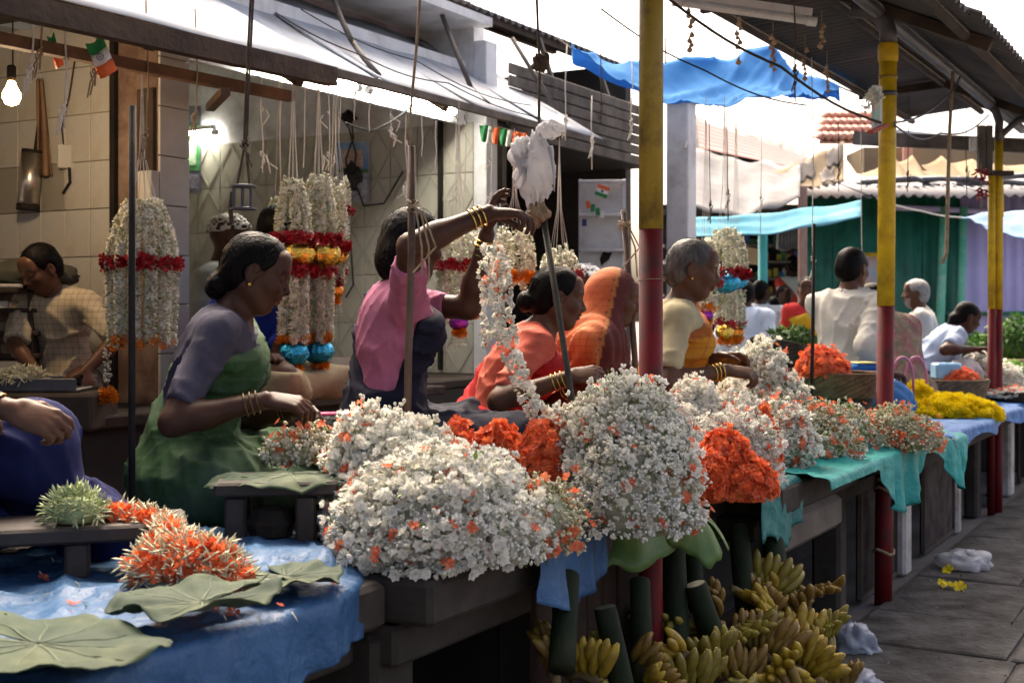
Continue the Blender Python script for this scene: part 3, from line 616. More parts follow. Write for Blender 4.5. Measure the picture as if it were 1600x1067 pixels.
# plank boarding under the middle counter
m_plank = M('reddish_plank', (.034, .019, .012), (.066, .038, .025), 6, .85, bump=.4, bscale=30, stain=(.04, .03, .022), stain_scale=3)
for k in range(12):
    u = 2.95 + k * .098
    MB().rbox(u, 1.60 + random.uniform(0, .012), .30, .09, .022, .57, bev=.004).build('plank', m_plank, cb_)
def grille(par, pa, pb, v, z0=.03, z1=.57, mat=None):
    ua, _ = UV(PV(pa, 500, v)); ub, _ = UV(PV(pb, 500, v)); b = MB(); n = int((ub - ua) / .028)
    for i in range(n + 1): b.bar(RV(ua + (ub - ua) * i / n, v, z0), RV(ua + (ub - ua) * i / n, v, z1), .005, .005)
    for j in range(12): b.bar(RV(ua, v + .004, z0 + (z1 - z0) * j / 11), RV(ub, v + .004, z0 + (z1 - z0) * j / 11), .004, .004)
    b.build('wire_grille', mat or m_blackiron, par)
    f = MB()
    for a, c in ((RV(ua, v, z0), RV(ua, v, z1)), (RV(ub, v, z0), RV(ub, v, z1)), (RV(ua, v, z1), RV(ub, v, z1)), (RV(ua, v, z0), RV(ub, v, z0))): f.bar(a, c, .025, .02)
    f.build('grille_frame', m_timber, par)
m_gw = M('rusty_wire', (.10, .07, .06), (.2, .16, .14), 9, .6, metal=.4)
grille(cc, 1342, 1398, 1.49, mat=m_gw); grille(cc, 1441, 1488, 1.49, mat=m_gw); grille(cd, 1545, 1562, 1.49); grille(ce, 1592, 1630, 1.49)
MB().rbox(4.55, 1.44, .53, .85, .14, .13, bev=.02).build('lintel', M('pale_stone', (.11, .09, .074), (.18, .15, .125), 5, .85, bump=.4, bscale=16, stain=(.08, .065, .05), stain_scale=3, stain_amt=.8), cc)

# ---------------------------------------------------------------- plastic sheets
def plastic(name, c1, c2): return M(name, c1, c2, 3, .45, bump=1.0, bscale=11, bdist=.03, spec=.18, stain=tuple(x * .75 + .03 for x in c1), stain_scale=4, stain_amt=.4)
m_pblue = plastic('blue_plastic', (.026, .080, .18), (.044, .122, .25)); m_pteal = plastic('teal_plastic', (.015, .24, .22), (.025, .32, .295)); m_pdteal = plastic('dark_teal_plastic', (.015, .12, .115), (.02, .17, .16)); m_pblue2 = plastic('sky_blue_plastic', (.022, .12, .34), (.035, .17, .42))
def drape(name, label, mat, u0, u1, vfront, vback, z, hang, nu=80, nv=46, wr=.006, seed=0, flare=.05, cat='plastic sheet'):
    """sheet lying on the platform from vback to vfront(u), then falling over the edge by hang(u)"""
    def fn(s, q):
        u = u0 + (u1 - u0) * s; vf = vfront(u); flat = .62
        w1 = wr * .5 * wob(u * 7, q * 9, seed) + wr * .7 * wob(u * 19, q * 4, seed + 4) + wr * 1.5 * (max(0, 1 - abs(math.sin(u * 5.3 + q * 7 + 1.5 * math.sin(q * 5 + u * 3)))) ** 4 + max(0, 1 - abs(math.sin(u * 8.1 - q * 9 + 1.2 * math.sin(u * 4 + seed)))) ** 4) + wr * .8 * (max(0, 1 - abs(math.sin(u * 17 + q * 13 + 2 * math.sin(q * 11 + u * 7)))) ** 5 + max(0, 1 - abs(math.sin(u * 13 - q * 21 + 2 * math.sin(u * 9 + seed)))) ** 5)
        if q < flat:
            k = q / flat; return RV(u, vback + (vf - vback) * k, z + max(w1 * (1 if k < .93 else .4), -.004) + .006)
        k = (q - flat) / (1 - flat); h = hang(u); fold = wob(u * 16, 0, seed) * .6 + .4 * math.sin(u * 34 + seed) + .5 * max(0, 1 - abs(math.sin(u * 21 + k * 1.5 + seed))) ** 3 + .35 * math.sin(u * 71 + 3 * k)
        a = min(k / .22, 1) * math.pi / 2; r = .018
        out = r * math.sin(a) + flare * h * 3 * k * (.35 + .65 * fold) ; down = r * (1 - math.cos(a)) + max(0, k - .22) / .78 * h
        return RV(u + .02 * k * wob(u * 9, k * 3, seed + 1), vf - out, z + .006 - down)
    o = MB().sheet(fn, nu, nv, .0015).solo(name, mat, label, cat, smooth=True); return o
drape('plastic_sheet', 'crumpled blue plastic sheet on the left counter under big leaves', m_pblue, -.5, 2.74, lambda u: 1.60 + (.80 * ((u - 1.95) / .79) ** 2.3 if u > 1.95 else 0), 2.55, TZ, lambda u: .13 + .035 * math.sin(u * 5) - (.10 * max(0, u - 2.2) / .5), 150, 64, .0125, 1, .09)
def du_(px, y, z=TZ): return UV(PZ(px, y, z))
ua, va = du_(815, 865); ub, vb = du_(918, 830)
drape('plastic_sheet', 'small blue plastic sheet corner hanging below the mixed flower posy', m_pblue, ua, ub + .06, lambda u: 1.50 + .02 * math.sin(u * 9), 1.95, TZ, lambda u: .10 + .05 * math.sin((u - ua) / (ub + .06 - ua) * math.pi), 40, 40, .005, 7, .10)
drape('plastic_sheet', 'teal plastic sheet with ragged hanging corners under the mixed heaps', m_pteal, 4.35, 6.28, lambda u: 1.26 - .10 * max(0, (u - 5.4) / .9), 2.0, TZ, lambda u: .02 + .21 * max(0, math.sin((u - 5.02) * 4.6)) + .20 * math.exp(-((u - 6.1) / .16) ** 2) if u > 5.0 else .02, 100, 46, .010, 3, .07)
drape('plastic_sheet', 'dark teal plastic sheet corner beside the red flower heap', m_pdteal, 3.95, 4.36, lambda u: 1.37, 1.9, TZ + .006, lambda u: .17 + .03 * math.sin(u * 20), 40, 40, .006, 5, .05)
drape('plastic_sheet', 'sky blue plastic sheet under the yellow marigolds', m_pblue2, 6.05, 8.15, lambda u: 1.20 + .02 * math.sin(u * 6), 2.1, TZ + .004, lambda u: .05 + .02 * math.sin(u * 8), 80, 40, .005, 9, .06)
drape('plastic_sheet', 'blue plastic sheet at the far end of the counter', m_pblue2, 8.25, 10.6, lambda u: 1.24, 2.1, TZ, lambda u: .06 + .02 * math.sin(u * 7), 60, 36, .005, 11, .06)

# ---------------------------------------------------------------- stools
def stool(name, label, c, ax, L_, D_, zt, th, mat, legs, zbot=TZ + .01):
    """small wooden stool: plank top plus blocks; ax = unit vector of its long side"""
    t = thing(name, label, 'stool', Vector((c.x, c.y, zbot))); ax = Vector(ax).normalized(); ay = Vector((-ax.y, ax.x, 0)); m = Matrix((ax, ay, Vector((0, 0, 1)))).transposed()
    MB().box(Vector((c.x, c.y, zt - th / 2)), L_, D_, th, m=m, bev=.006).build('top_plank', mat, t)
    for a, b, w1, w2 in legs:
        MB().box(Vector((c.x, c.y, (zt - th + zbot) / 2)) + ax * a + ay * b, w1, w2, zt - th - zbot - .002, m=m, bev=.006).build('leg', mat, t)
    return t
m_dwood = M('dark_worn_wood', (.018, .013, .011), (.042, .031, .026), 7, .6, bump=.4, bscale=26)
c1_ = W(-32, 835, 2.74); STOOL1 = stool('low_stool', 'long dark plank stool at the left edge with a heap of pale petals', c1_, (1, .30, 0), .86, .21, .845, .035, m_dwood, ((-.1, 0, .05, .17), (.2, 0, .05, .17)))
c2_ = W(436, 745, 3.22); STOOL2 = stool('low_stool', 'small dark wooden stool with a leaf laid on top', c2_, (1, .12, 0), .30, .22, .885, .035, m_dwood, ((-.10, -.07, .05, .05), (.07, -.07, .05, .05), (-.10, .07, .05, .05), (.10, .07, .05, .05)))
MB().lathe([(.03, 0), (.055, .01), (.06, .04), (.045, .075), (.02, .085)], Vector((c2_.x - .02, c2_.y + .0, TZ + .008)), 9, wob=.12, sy=.7).solo('stone', m_stone, 'rough grey stone lying under the small wooden stool', 'stone')

# ---------------------------------------------------------------- leaves laid under the flowers
m_lotus = M('matt_leaf', (.019, .042, .023), (.036, .066, .038), 6, .7, spec=.2, bump=.25, bscale=16, stain=(.16, .17, .08), stain_scale=5, stain_amt=.4)
m_lotusd = M('fresh_leaf', (.05, .11, .025), (.11, .19, .045), 6, .45, bump=.25, bscale=16, stain=(.16, .13, .05), stain_scale=5, stain_amt=.4)
m_vein = M('leaf_vein', (.075, .105, .06), (.11, .14, .085), 8, .7)
def big_leaf(label, c, ru, rv, ang, mat, tilt=(0, 0), droop=0.0, a0=0.12, nveins=11, seed=0, zlift=.004, cup=.0):
    """round leaf with a notch, radial veins and a wavy rim; c centre, ang direction of the notch"""
    t = thing('large_leaf', label, 'leaf', c, 'large leaves under the flowers'); ca_, sa_ = math.cos(ang), math.sin(ang)
    def pos(r, g, lift=0):
        x = ru * r * math.cos(g); y = rv * r * math.sin(g); rim = 1 + .06 * math.sin(g * 5 + seed) + .03 * math.sin(g * 11 + seed * 2)
        x *= rim; y *= rim
        X, Y = x * ca_ - y * sa_, x * sa_ + y * ca_
        z = zlift + .010 * r * r * (1 + math.sin(g * nveins / 2 + seed)) * .8 + .008 * r * wob(X * 17, Y * 17, seed) + .006 * r * wob(X * 50, Y * 50, seed + 2) + tilt[0] * X + tilt[1] * Y - droop * r ** 3 + cup * r * r + .004 * math.cos(g * nveins) * r + lift
        return c + Vector((X, Y, max(z, .003 + lift) if droop == 0 else z))
    MB().sheet(lambda s, q: pos(.02 + .98 * q, a0 + (2 * math.pi - 2 * a0) * s), 64, 14, .0012).build('blade', mat, t, smooth=True)
    b = MB()
    for k in range(nveins):
        g = a0 + (2 * math.pi - 2 * a0) * (k + .5) / nveins
        b.tube([pos(.03 + .9 * j / 8, g + .03 * math.sin(j), .0012) for j in range(9)], [.0032 * (1 - j / 10) for j in range(9)], 5)
    b.build('veins', m_vein, t, smooth=True); return t
zc = TZ + .034
big_leaf('large round leaf at the lower left corner on the blue sheet', PZ(60, 1012, zc), .23, .16, 2.6, m_lotus, seed=1)
big_leaf('folded round leaf under the orange and cream flower pile', PZ(315, 952, zc + .004), .175, .12, .9, m_lotus, seed=2, zlift=.012, cup=.012)
big_leaf('pale round leaf lying flat at the right of the blue sheet', PZ(446, 905, zc), .125, .12, 2.2, m_lotus, seed=3)
big_leaf('flat leaf laid on the small wooden stool', Vector((c2_.x + .03, c2_.y - .01, .888)), .20, .125, .2, m_lotus, seed=4, droop=.03)
big_leaf('yellowing leaf drooping over the edge under the middle white heap', PZ(985, 792, TZ + .02), .23, .14, .6, m_lotusd, seed=5, droop=.10, tilt=(0, .35))
big_leaf('green leaf tip hanging over the edge right of the middle heap', PZ(1080, 800, TZ + .01), .10, .075, -.4, m_lotusd, seed=6, droop=.08, tilt=(-.3, .6))
big_leaf('leaf lying under the mixed posy by the blue corner', PZ(880, 822, TZ + .015), .10, .085, .6, m_lotus, seed=7)
big_leaf('dark leaf under the red flower heap', PZ(1130, 765, TZ + .012), .19, .12, .6, m_lotusd, seed=8, droop=.02)
big_leaf('green leaf poking out beside the teal sheet', PZ(1222, 692, TZ + .02), .12, .05, .3, m_lotusd, seed=9)
big_leaf('green leaf under the mixed flowers at the teal sheet edge', PZ(1420, 690, TZ + .012), .17, .09, .1, m_lotusd, seed=10)
# ============================================================ people: bodies and clothes grown from distance fields
A3 = lambda p: np.array(p, dtype=np.float64)
class Grid:
    def __init__(s, lo, hi, h):
        s.lo = A3(lo); s.h = h; s.n = np.maximum(2, np.ceil((A3(hi) - s.lo) / h).astype(int) + 1)
        s.ax = [(s.lo[i] + h * np.arange(s.n[i])).astype(np.float32) for i in range(3)]
    def xyz(s, sl=(slice(None),) * 3): return s.ax[0][sl[0]][:, None, None], s.ax[1][sl[1]][None, :, None], s.ax[2][sl[2]][None, None, :]
    def sub(s, lo, hi):
        a = np.clip(np.floor((lo - s.lo) / s.h).astype(int), 0, s.n); b = np.clip(np.ceil((hi - s.lo) / s.h).astype(int) + 1, 0, s.n)
        return tuple(slice(int(i), int(j)) for i, j in zip(a, b))
def smin(a, b, k):
    if k <= 0: return np.minimum(a, b)
    h = np.maximum(k - np.abs(a - b), 0) / k; return np.minimum(a, b) - h * h * k * .25
def smax(a, b, k): return -smin(-a, -b, k)
def cap(a, b, ra, rb=None, k=.03):
    a, b = A3(a), A3(b); rb = ra if rb is None else rb; ba = b - a; L2 = max(ba @ ba, 1e-9); rm = max(ra, rb)
    def fn(x, y, z):
        px, py, pz = x - a[0], y - a[1], z - a[2]; t = np.clip((px * ba[0] + py * ba[1] + pz * ba[2]) / L2, 0, 1)
        return np.sqrt((px - t * ba[0]) ** 2 + (py - t * ba[1]) ** 2 + (pz - t * ba[2]) ** 2) - (ra + (rb - ra) * t)
    return (np.minimum(a, b) - rm, np.maximum(a, b) + rm, fn, k)
def ell(c, r, m=None, k=.03):
    c, r = A3(c), A3(r); m = np.eye(3) if m is None else np.asarray(m); rm = r.max()
    def fn(x, y, z):
        px, py, pz = x - c[0], y - c[1], z - c[2]
        q = [(px * m[0, i] + py * m[1, i] + pz * m[2, i]) / r[i] for i in range(3)]
        k0 = np.sqrt(q[0] ** 2 + q[1] ** 2 + q[2] ** 2); k1 = np.sqrt((q[0] / r[0]) ** 2 + (q[1] / r[1]) ** 2 + (q[2] / r[2]) ** 2) + 1e-6
        return k0 * (k0 - 1) / k1
    return (c - rm, c + rm, fn, k)
def evalf(g, prims, pad=.06, neg=()):
    f = np.full(tuple(g.n), 1.0, np.float32)
    for lo, hi, fn, k in prims:
        sl = g.sub(lo - pad, hi + pad)
        if any(q.stop - q.start < 1 for q in sl): continue
        f[sl] = smin(f[sl], fn(*g.xyz(sl)).astype(np.float32), k)
    for lo, hi, fn, k in neg:
        sl = g.sub(lo - pad, hi + pad)
        if any(q.stop - q.start < 1 for q in sl): continue
        f[sl] = smax(f[sl], -fn(*g.xyz(sl)).astype(np.float32), k)
    return f
CO = np.array([(i, j, k) for i in (0, 1) for j in (0, 1) for k in (0, 1)])
EDG = [(a, b) for a in range(8) for b in range(a + 1, 8) if np.abs(CO[a] - CO[b]).sum() == 1]
def nets(f, g):
    s = f < 0; c = np.zeros(tuple(n - 1 for n in f.shape), np.int8)
    for o in CO: c += s[o[0]:f.shape[0] - 1 + o[0], o[1]:f.shape[1] - 1 + o[1], o[2]:f.shape[2] - 1 + o[2]]
    act = (c > 0) & (c < 8); ai = np.argwhere(act)
    if not len(ai): return np.zeros((0, 3)), np.zeros((0, 4), int)
    val = np.stack([f[ai[:, 0] + o[0], ai[:, 1] + o[1], ai[:, 2] + o[2]] for o in CO], 1)
    acc = np.zeros((len(ai), 3)); cnt = np.zeros(len(ai))
    for a, b in EDG:
        m = (val[:, a] < 0) != (val[:, b] < 0); t = np.where(m, val[:, a] / np.where(m, val[:, a] - val[:, b], 1), 0)
        p = CO[a] + (CO[b] - CO[a]) * t[:, None]; acc[m] += p[m]; cnt[m] += 1
    V = g.lo + (ai + acc / cnt[:, None]) * g.h
    idx = -np.ones(c.shape, np.int64); idx[act] = np.arange(len(ai)); Q = []
    for ax in range(3):
        o1, o2 = [(1, 2), (2, 0), (0, 1)][ax]; sA = [slice(None)] * 3; sB = [slice(None)] * 3
        sA[ax] = slice(0, -1); sB[ax] = slice(1, None)
        d = s[tuple(sA)] != s[tuple(sB)]; e = np.argwhere(d)
        ok = (e[:, o1] > 0) & (e[:, o2] > 0) & (e[:, o1] < f.shape[o1] - 1) & (e[:, o2] < f.shape[o2] - 1); e = e[ok]
        q = []
        for da, db in ((1, 1), (0, 1), (0, 0), (1, 0)):
            k = e.copy(); k[:, o1] -= da; k[:, o2] -= db; q.append(idx[k[:, 0], k[:, 1], k[:, 2]])
        q = np.stack(q, 1); fl = ~s[e[:, 0], e[:, 1], e[:, 2]]; q[fl] = q[fl][:, ::-1]; Q.append(q)
    Q = np.concatenate(Q); return V, Q[(Q >= 0).all(1)]
def keep_faces(V, Q, mask):
    Q = Q[mask]; u, inv = np.unique(Q, return_inverse=True); return V[u], inv.reshape(Q.shape)
def nrm(v): v = A3(v); return v / max(np.linalg.norm(v), 1e-9)
def frame(yaw, pitch, roll=0):
    """columns: forward, left, up; pitch > 0 looks down"""
    m = Euler((math.radians(roll), math.radians(pitch), 0), 'XYZ').to_matrix(); return np.array(Matrix.Rotation(math.radians(yaw), 3, 'Z') @ m)

def head_prims(c, H, s, child=False, age=0):
    P = lambda x, y, z: c + s * (H @ A3((x, y, z))); r = lambda *q: A3(q) * s; o = []
    o.append(ell(P(-.014, 0, .030), r(.096, .074, .088), H, .02))
    o.append(ell(P(.022, 0, -.030), r(.064, .058, .078), H, .03 * s))
    o.append(ell(P(.048, 0, -.084), r(.026, .026, .022), H, .025 * s))
    for y in (-1, 1):
        o.append(cap(P(-.012, y * .052, -.045), P(.045, y * .018, -.090), .018 * s, .014 * s, .03 * s))
        o.append(ell(P(.054, y * .040, -.016), r(.026, .021, .022), H, .022 * s))
        o.append(cap(P(.074, y * .010, .030), P(.064, y * .048, .032), .011 * s, .008 * s, .018 * s))
    o.append(ell(P(.060, 0, .060), r(.024, .050, .034), H, .03 * s))
    sock = [ell(P(.092, y * .033, .012), r(.018, .019, .012), H, .014 * s) for y in (-1, 1)]
    e = [ell(P(.068, y * .032, .010), r(.0155, .0165, .0125), H, .004 * s) for y in (-1, 1)]
    o2 = [cap(P(.080, 0, .020), P(.101, 0, -.020), .0075 * s, .0115 * s, .012 * s)]
    for y in (-1, 1): o2.append(ell(P(.090, y * .0125, -.024), r(.0125, .0085, .008), H, .006 * s))
    o2.append(ell(P(.076, 0, -.040), r(.018, .026, .018), H, .014 * s))
    o2.append(ell(P(.087, 0, -.0465), r(.0105, .021, .0052), H, .004 * s)); o2.append(ell(P(.084, 0, -.0590), r(.0105, .018, .0068), H, .003 * s))
    for y in (-1, 1):
        em = H @ np.array(Matrix.Rotation(y * -.35, 3, 'Z') @ Matrix.Rotation(.2, 3, 'Y'))
        o2.append(ell(P(-.010, y * .077, .002), r(.019, .0075, .031), em, .006 * s)); o2.append(ell(P(-.006, y * .076, -.026), r(.010, .008, .012), em, .008 * s))
    ear_neg = [ell(P(-.006, y * .087, .006), r(.009, .007, .017), H, .006 * s) for y in (-1, 1)]
    return o, sock, e + o2, ear_neg
def eval_head(g, hp, others):
    o, sock, o2, en = hp
    f = evalf(g, others + o, .05, sock); f2 = evalf(g, o2, .03); f = smin(f, f2, .006)
    for lo, hi, fn, k in en:
        sl = g.sub(lo - .03, hi + .03)
        if all(q.stop - q.start > 0 for q in sl): f[sl] = smax(f[sl], -fn(*g.xyz(sl)).astype(np.float32), k)
    return f
def face_paint(q, bindi=False, grey=False, beard=0.0):
    n = len(q); col = np.zeros((n, 4), np.float32); x, y, z = q.T; ay = np.abs(y); front = x > .035
    def put(m, c, a):
        col[m, :3] = c; col[m, 3] = np.maximum(col[m, 3], a)
    zb = .033 + .005 * np.sin(np.clip((ay - .012) / .042, 0, 1) * np.pi)
    put(front & (ay > .012) & (ay < .052) & (np.abs(z - zb) < .0042), (.25, .24, .23) if grey else (.012, .009, .008), .85)
    zl = .0035 + 6.0 * (ay - .032) ** 2
    put(front & (np.abs(ay - .032) < .0165) & (np.abs(z - zl) < .0026), (.010, .008, .007), .9)
    put(front & (ay < .0205) & (z < -.0415) & (z > -.0655) & (x > .074), (.10, .030, .026), .75)
    put(front & (ay < .018) & (np.abs(z + .0525) < .0014) & (x > .06), (.02, .008, .008), .9)
    put((x > .08) & (ay > .006) & (ay < .017) & (z < -.0275) & (z > -.033), (.015, .007, .006), .8)
    if bindi: put(front & (y ** 2 + (z - .045) ** 2 < .0052 ** 2), (.35, .01, .015), 1)
    if beard: put(front & (z < -.035) & (z > -.11) & ~((ay < .022) & (z > -.068)), (.35, .34, .33), beard)
    return col
def hand_prims(Wp, d, n, right=True, curl=(45, 60, 65, 70), s=1.0, thumb=(.75, .55, .45)):
    d = nrm(d); n = nrm(A3(n) - d * (A3(n) @ d)); sd = np.cross(d, n) * (1 if right else -1); o = []; Wp = A3(Wp)
    o.append(ell(Wp + d * .042 * s, A3((.046, .036, .016)) * s, np.stack([d, sd, n], 1), .012))
    kn = [(.090, .027), (.094, .009), (.088, -.010), (.080, -.027)]; Ln = (.070, .078, .072, .056)
    for (a, b), l, cu in zip(kn, Ln, curl):
        k0 = Wp + (d * a + sd * b) * s; o.append(cap(Wp + (d * .02 + sd * b * .6) * s, k0, .0125 * s, .0105 * s, .010)); p = k0; ang = math.radians(cu * .55)
        for j, fr in enumerate((.45, .31, .24)):
            dv = d * math.cos(ang) + n * math.sin(ang); q = p + dv * l * fr * s; r0 = (.0094, .0084, .0076)[j] * s; o.append(cap(p, q, r0, r0 * .92, .003)); p = q; ang += math.radians(cu * (.75 if j == 0 else .55))
    t0 = Wp + (d * .018 + sd * .020) * s; tv = nrm(d * thumb[0] + sd * thumb[1] + n * thumb[2]); t1 = t0 + tv * .046 * s; o.append(cap(t0, t1, .0145 * s, .0115 * s, .010))
    tv2 = nrm(d * thumb[0] + sd * thumb[1] * .2 + n * thumb[2] * .9); t2 = t1 + tv2 * .032 * s; o.append(cap(t1, t2, .0105 * s, .0095 * s, .004)); t3 = t2 + nrm(tv2 + .2 * n) * .024 * s; o.append(cap(t2, t3, .0095 * s, .0078 * s, .003))
    return o
def ik(S, T, l1, l2, hint):
    S, T = A3(S), A3(T); v = T - S; dist = np.linalg.norm(v); D = min(dist, (l1 + l2) * .995); u = v / max(dist, 1e-6); T = S + u * D
    a = (l1 * l1 - l2 * l2 + D * D) / (2 * D); h = math.sqrt(max(l1 * l1 - a * a, 0)); hv = A3(hint) - u * (A3(hint) @ u); return S + u * a + nrm(hv) * h, T
def cloth(name, c1, c2=None, rough=.85, **k):
    k.setdefault('bump', .12); k.setdefault('bscale', 240); k.setdefault('spec', .2); k.setdefault('paint', 'sari' in name); return M(name, c1, c2, k.pop('scale', 10), rough, **k)
def skin(name, c): return M(name, c, tuple(x * 1.35 for x in c), 14, .48, bump=.06, bscale=160, spec=.22, paint=True)
SK1 = skin('deep_brown_skin', (.064, .028, .0165)); SK2 = skin('dark_brown_skin', (.050, .0215, .013)); SK3 = skin('brown_skin', (.086, .039, .023))
m_hair = M('black_hair', (.0018, .0015, .0015), (.0045, .0035, .003), 60, .5, stretch=(1, 1, .12), bump=.35, bscale=150, spec=.09)
m_hairg = M('grey_hair', (.030, .028, .028), (.14, .135, .13), 45, .5, stretch=(1, 1, .25), bump=.3, bscale=150, spec=.2, ramp=(.3, .75))
m_hairw = M('white_hair', (.16, .155, .15), (.30, .29, .28), 70, .5, bump=.5, bscale=120)
m_gold = M('gold', (.6, .38, .08), (.75, .5, .14), 8, .25, metal=1.0)
PEOPLE_T = time.time()

def person(label, loc, yaw=0, s=1.0, lean=8, bend=8, head=(15, 0, 0), R=None, L=None, legs='cross', sk=None, hair='bun', hair_m=None, female=True, top=None, low=None, tie=None,
           hb=.011, hg=.010, hf=.0042, sw=.155, bindi=False, grey=False, beard=0.0, capm=None, veil=None, belly=0.0, jewel=True, twist=0.0, knees=None, hscale=.93, neckf=.0, shawl=None, border=None):
    """R, L: dict(w=wrist, e=elbow or hint h=, d=hand direction, n=palm normal, curl=) in world space unless loc_=True"""
    sk = sk or SK1; loc = Vector(loc); ya = math.radians(yaw); ca, sa = math.cos(ya), math.sin(ya); stand = legs == 'stand'
    t = thing('person', label, 'person', loc, rot=ya); t.scale = (s, s, s)
    def tol(p): p = (Vector(p) - loc) / s; return A3((p.x * ca + p.y * sa, -p.x * sa + p.y * ca, p.z))
    def told(v): v = Vector(v); return A3((v.x * ca + v.y * sa, -v.x * sa + v.y * ca, v.z))
    zp = .84 if stand else .105
    P0 = A3((0, 0, zp)); l1, l2 = math.radians(lean), math.radians(lean + bend)
    d1 = A3((math.sin(l1), 0, math.cos(l1))); d2 = A3((math.sin(l2), 0, math.cos(l2)))
    mid = P0 + d1 * .20; chest = mid + d2 * .15; neck = mid + d2 * .275
    M1 = np.stack([A3((d1[2], 0, -d1[0])), A3((0, 1, 0)), d1], 1); M2 = np.stack([A3((d2[2], 0, -d2[0])), A3((0, 1, 0)), d2], 1)
    tw = math.radians(twist); sl = A3((-math.sin(tw), math.cos(tw), 0))
    sc_ = mid + d2 * .225; SL = sc_ + sl * sw; SR = sc_ - sl * sw
    torso = [ell(P0 + (0, 0, .0), (.115, .165, .115), M1, .05), ell(P0 + d1 * .12, (.100 + belly, .138 + belly * .4, .13), M1, .06), ell(chest - d2 * .03, (.102, .142, .16), M2, .06), ell(chest + d2 * .05, (.088, .15, .085), M2, .05),
             cap(SL, SR, .050, .050, .04), cap(neck - d2 * .03 + sl * .02, SL, .046, .04, .04), cap(neck - d2 * .03 - sl * .02, SR, .046, .04, .04)]
    if female:
        for y in (-1, 1): torso.append(ell(chest - d2 * .005 + M2[:, 0] * .078 + A3((0, y * .062, 0)), (.052, .056, .056), M2, .05))
    H = frame(head[1], head[0], head[2]); nd = nrm(d2 + A3((.25 + neckf, 0, 0))); hc = neck + nd * .062 + H @ A3((.018, 0, .082)) * hscale
    neckp = [cap(neck - d2 * .03, hc + H @ A3((-.022, 0, -.045)) * hscale, .054, .047, .03)]
    hp = head_prims(hc, H, hscale)
    arms = []; hands = []; AJ = []
    for S, spec, right in ((SR, R, True), (SL, L, False)):
        spec = spec or dict(w=None); w_ = spec.get('w')
        if w_ is None: Wr = S + A3((.10, .02 if right else -.02, -.45)); E, Wr = ik(S, Wr, .275, .245, (-1, -.3 if right else .3, 0))
        else:
            Wr = tol(w_)
            if 'e' in spec:
                E = tol(spec['e']); E = S + nrm(E - S) * .275; Wr = E + nrm(Wr - E) * .245
            else: E, Wr = ik(S, Wr, .275, .245, told(spec['h']) if 'h' in spec else A3((-.4, -.6 if right else .6, -1)))
        dv = told(spec['d']) if 'd' in spec else nrm(Wr - E); nv = told(spec['n']) if 'n' in spec else A3((0, 0, -1))
        arms.append([cap(S, E, .047, .036, .03), cap(E, E + (Wr - E) * .35, .036, .037, .02), cap(E + (Wr - E) * .3, Wr, .037, .0245, .02)])
        hands.append((Wr, hand_prims(Wr + dv * .004, dv, nv, right, spec.get('curl', (45, 60, 68, 75)), spec.get('hs', .95)))); AJ.append((S, E, Wr, dv))
    hipL, hipR = P0 + A3((0, .085, 0)), P0 + A3((0, -.085, 0))
    if stand: legp = [cap(h, A3((.02, h[1] * 1.1, .45)), .085, .058, .04) for h in (hipL, hipR)] + [cap(A3((.02, h[1] * 1.1, .45)), A3((0, h[1] * 1.1, .06)), .056, .038, .03) for h in (hipL, hipR)] + [cap(A3((-.03, h[1] * 1.1, .035)), A3((.13, h[1] * 1.4, .03)), .035, .028, .03) for h in (hipL, hipR)]
    else:
        kl, kr, fl, fr_ = (A3((.36, .29, .115)), A3((.36, -.29, .115)), A3((.25, -.10, .045)), A3((.22, .12, .045)))
        if knees: kl, kr, fl, fr_ = [tol(q) for q in knees]
        legp = [cap(hipL, kl, .092, .062, .05), cap(hipR, kr, .092, .062, .05), cap(kl, fl, .058, .036, .04), cap(kr, fr_, .058, .036, .04), cap(fl, fl + A3((.10, -.03, -.01)), .036, .026, .03), cap(fr_, fr_ + A3((.10, .03, -.01)), .036, .026, .03)]
    # ---- body: coarse everywhere, fine at head and hands
    allp = torso + neckp + [q for a in arms for q in a] + legp + [q for _, h in hands for q in h] + hp[0]
    lo = np.min([q[0] for q in allp], 0) - .03; hi = np.max([q[1] for q in allp], 0) + .03
    g = Grid(lo, hi, hb); f = evalf(g, allp, .05, hp[1]); V, Q = nets(f, g); C = V[Q].mean(1); boxes = []
    Hlo, Hhi = hc - .145 * hscale / .93, hc + .145 * hscale / .93; boxes.append((Hlo, Hhi))
    for Wr, hpz in hands: boxes.append((np.min([q[0] for q in hpz], 0) - .008, np.max([q[1] for q in hpz], 0) + .008))
    km = np.ones(len(Q), bool)
    for a, b in boxes: km &= ~((C > a + hb * .8) & (C < b - hb * .8)).all(1)
    V, Q = keep_faces(V, Q, km); VS, QS = [V], [Q]; nV = len(V)
    for i, (a, b) in enumerate(boxes):
        gg = Grid(a, b, hf if i == 0 else max(hf * .92, .0032))
        if i == 0: ff = eval_head(gg, hp, torso + neckp + [q for ar in arms for q in ar] + [q for _, h in hands for q in h])
        else: ff = evalf(gg, [q for a_ in arms for q in a_] + hands[i - 1][1] + (torso if len(torso) and not stand else []), .03)
        v, q = nets(ff, gg); VS.append(v); QS.append(q + nV); nV += len(v)
    V = np.concatenate(VS); Q = np.concatenate(QS); me = rawmesh('body', V, Q, sk, True)
    col = face_paint((V - hc) @ H / hscale, bindi, grey, beard); at = me.color_attributes.new('paint', 'FLOAT_COLOR', 'POINT'); at.data.foreach_set('color', col.ravel()); link('body', me, t)
    hq = lambda x, y, z: ((x - hc[0]), (y - hc[1]), (z - hc[2]))
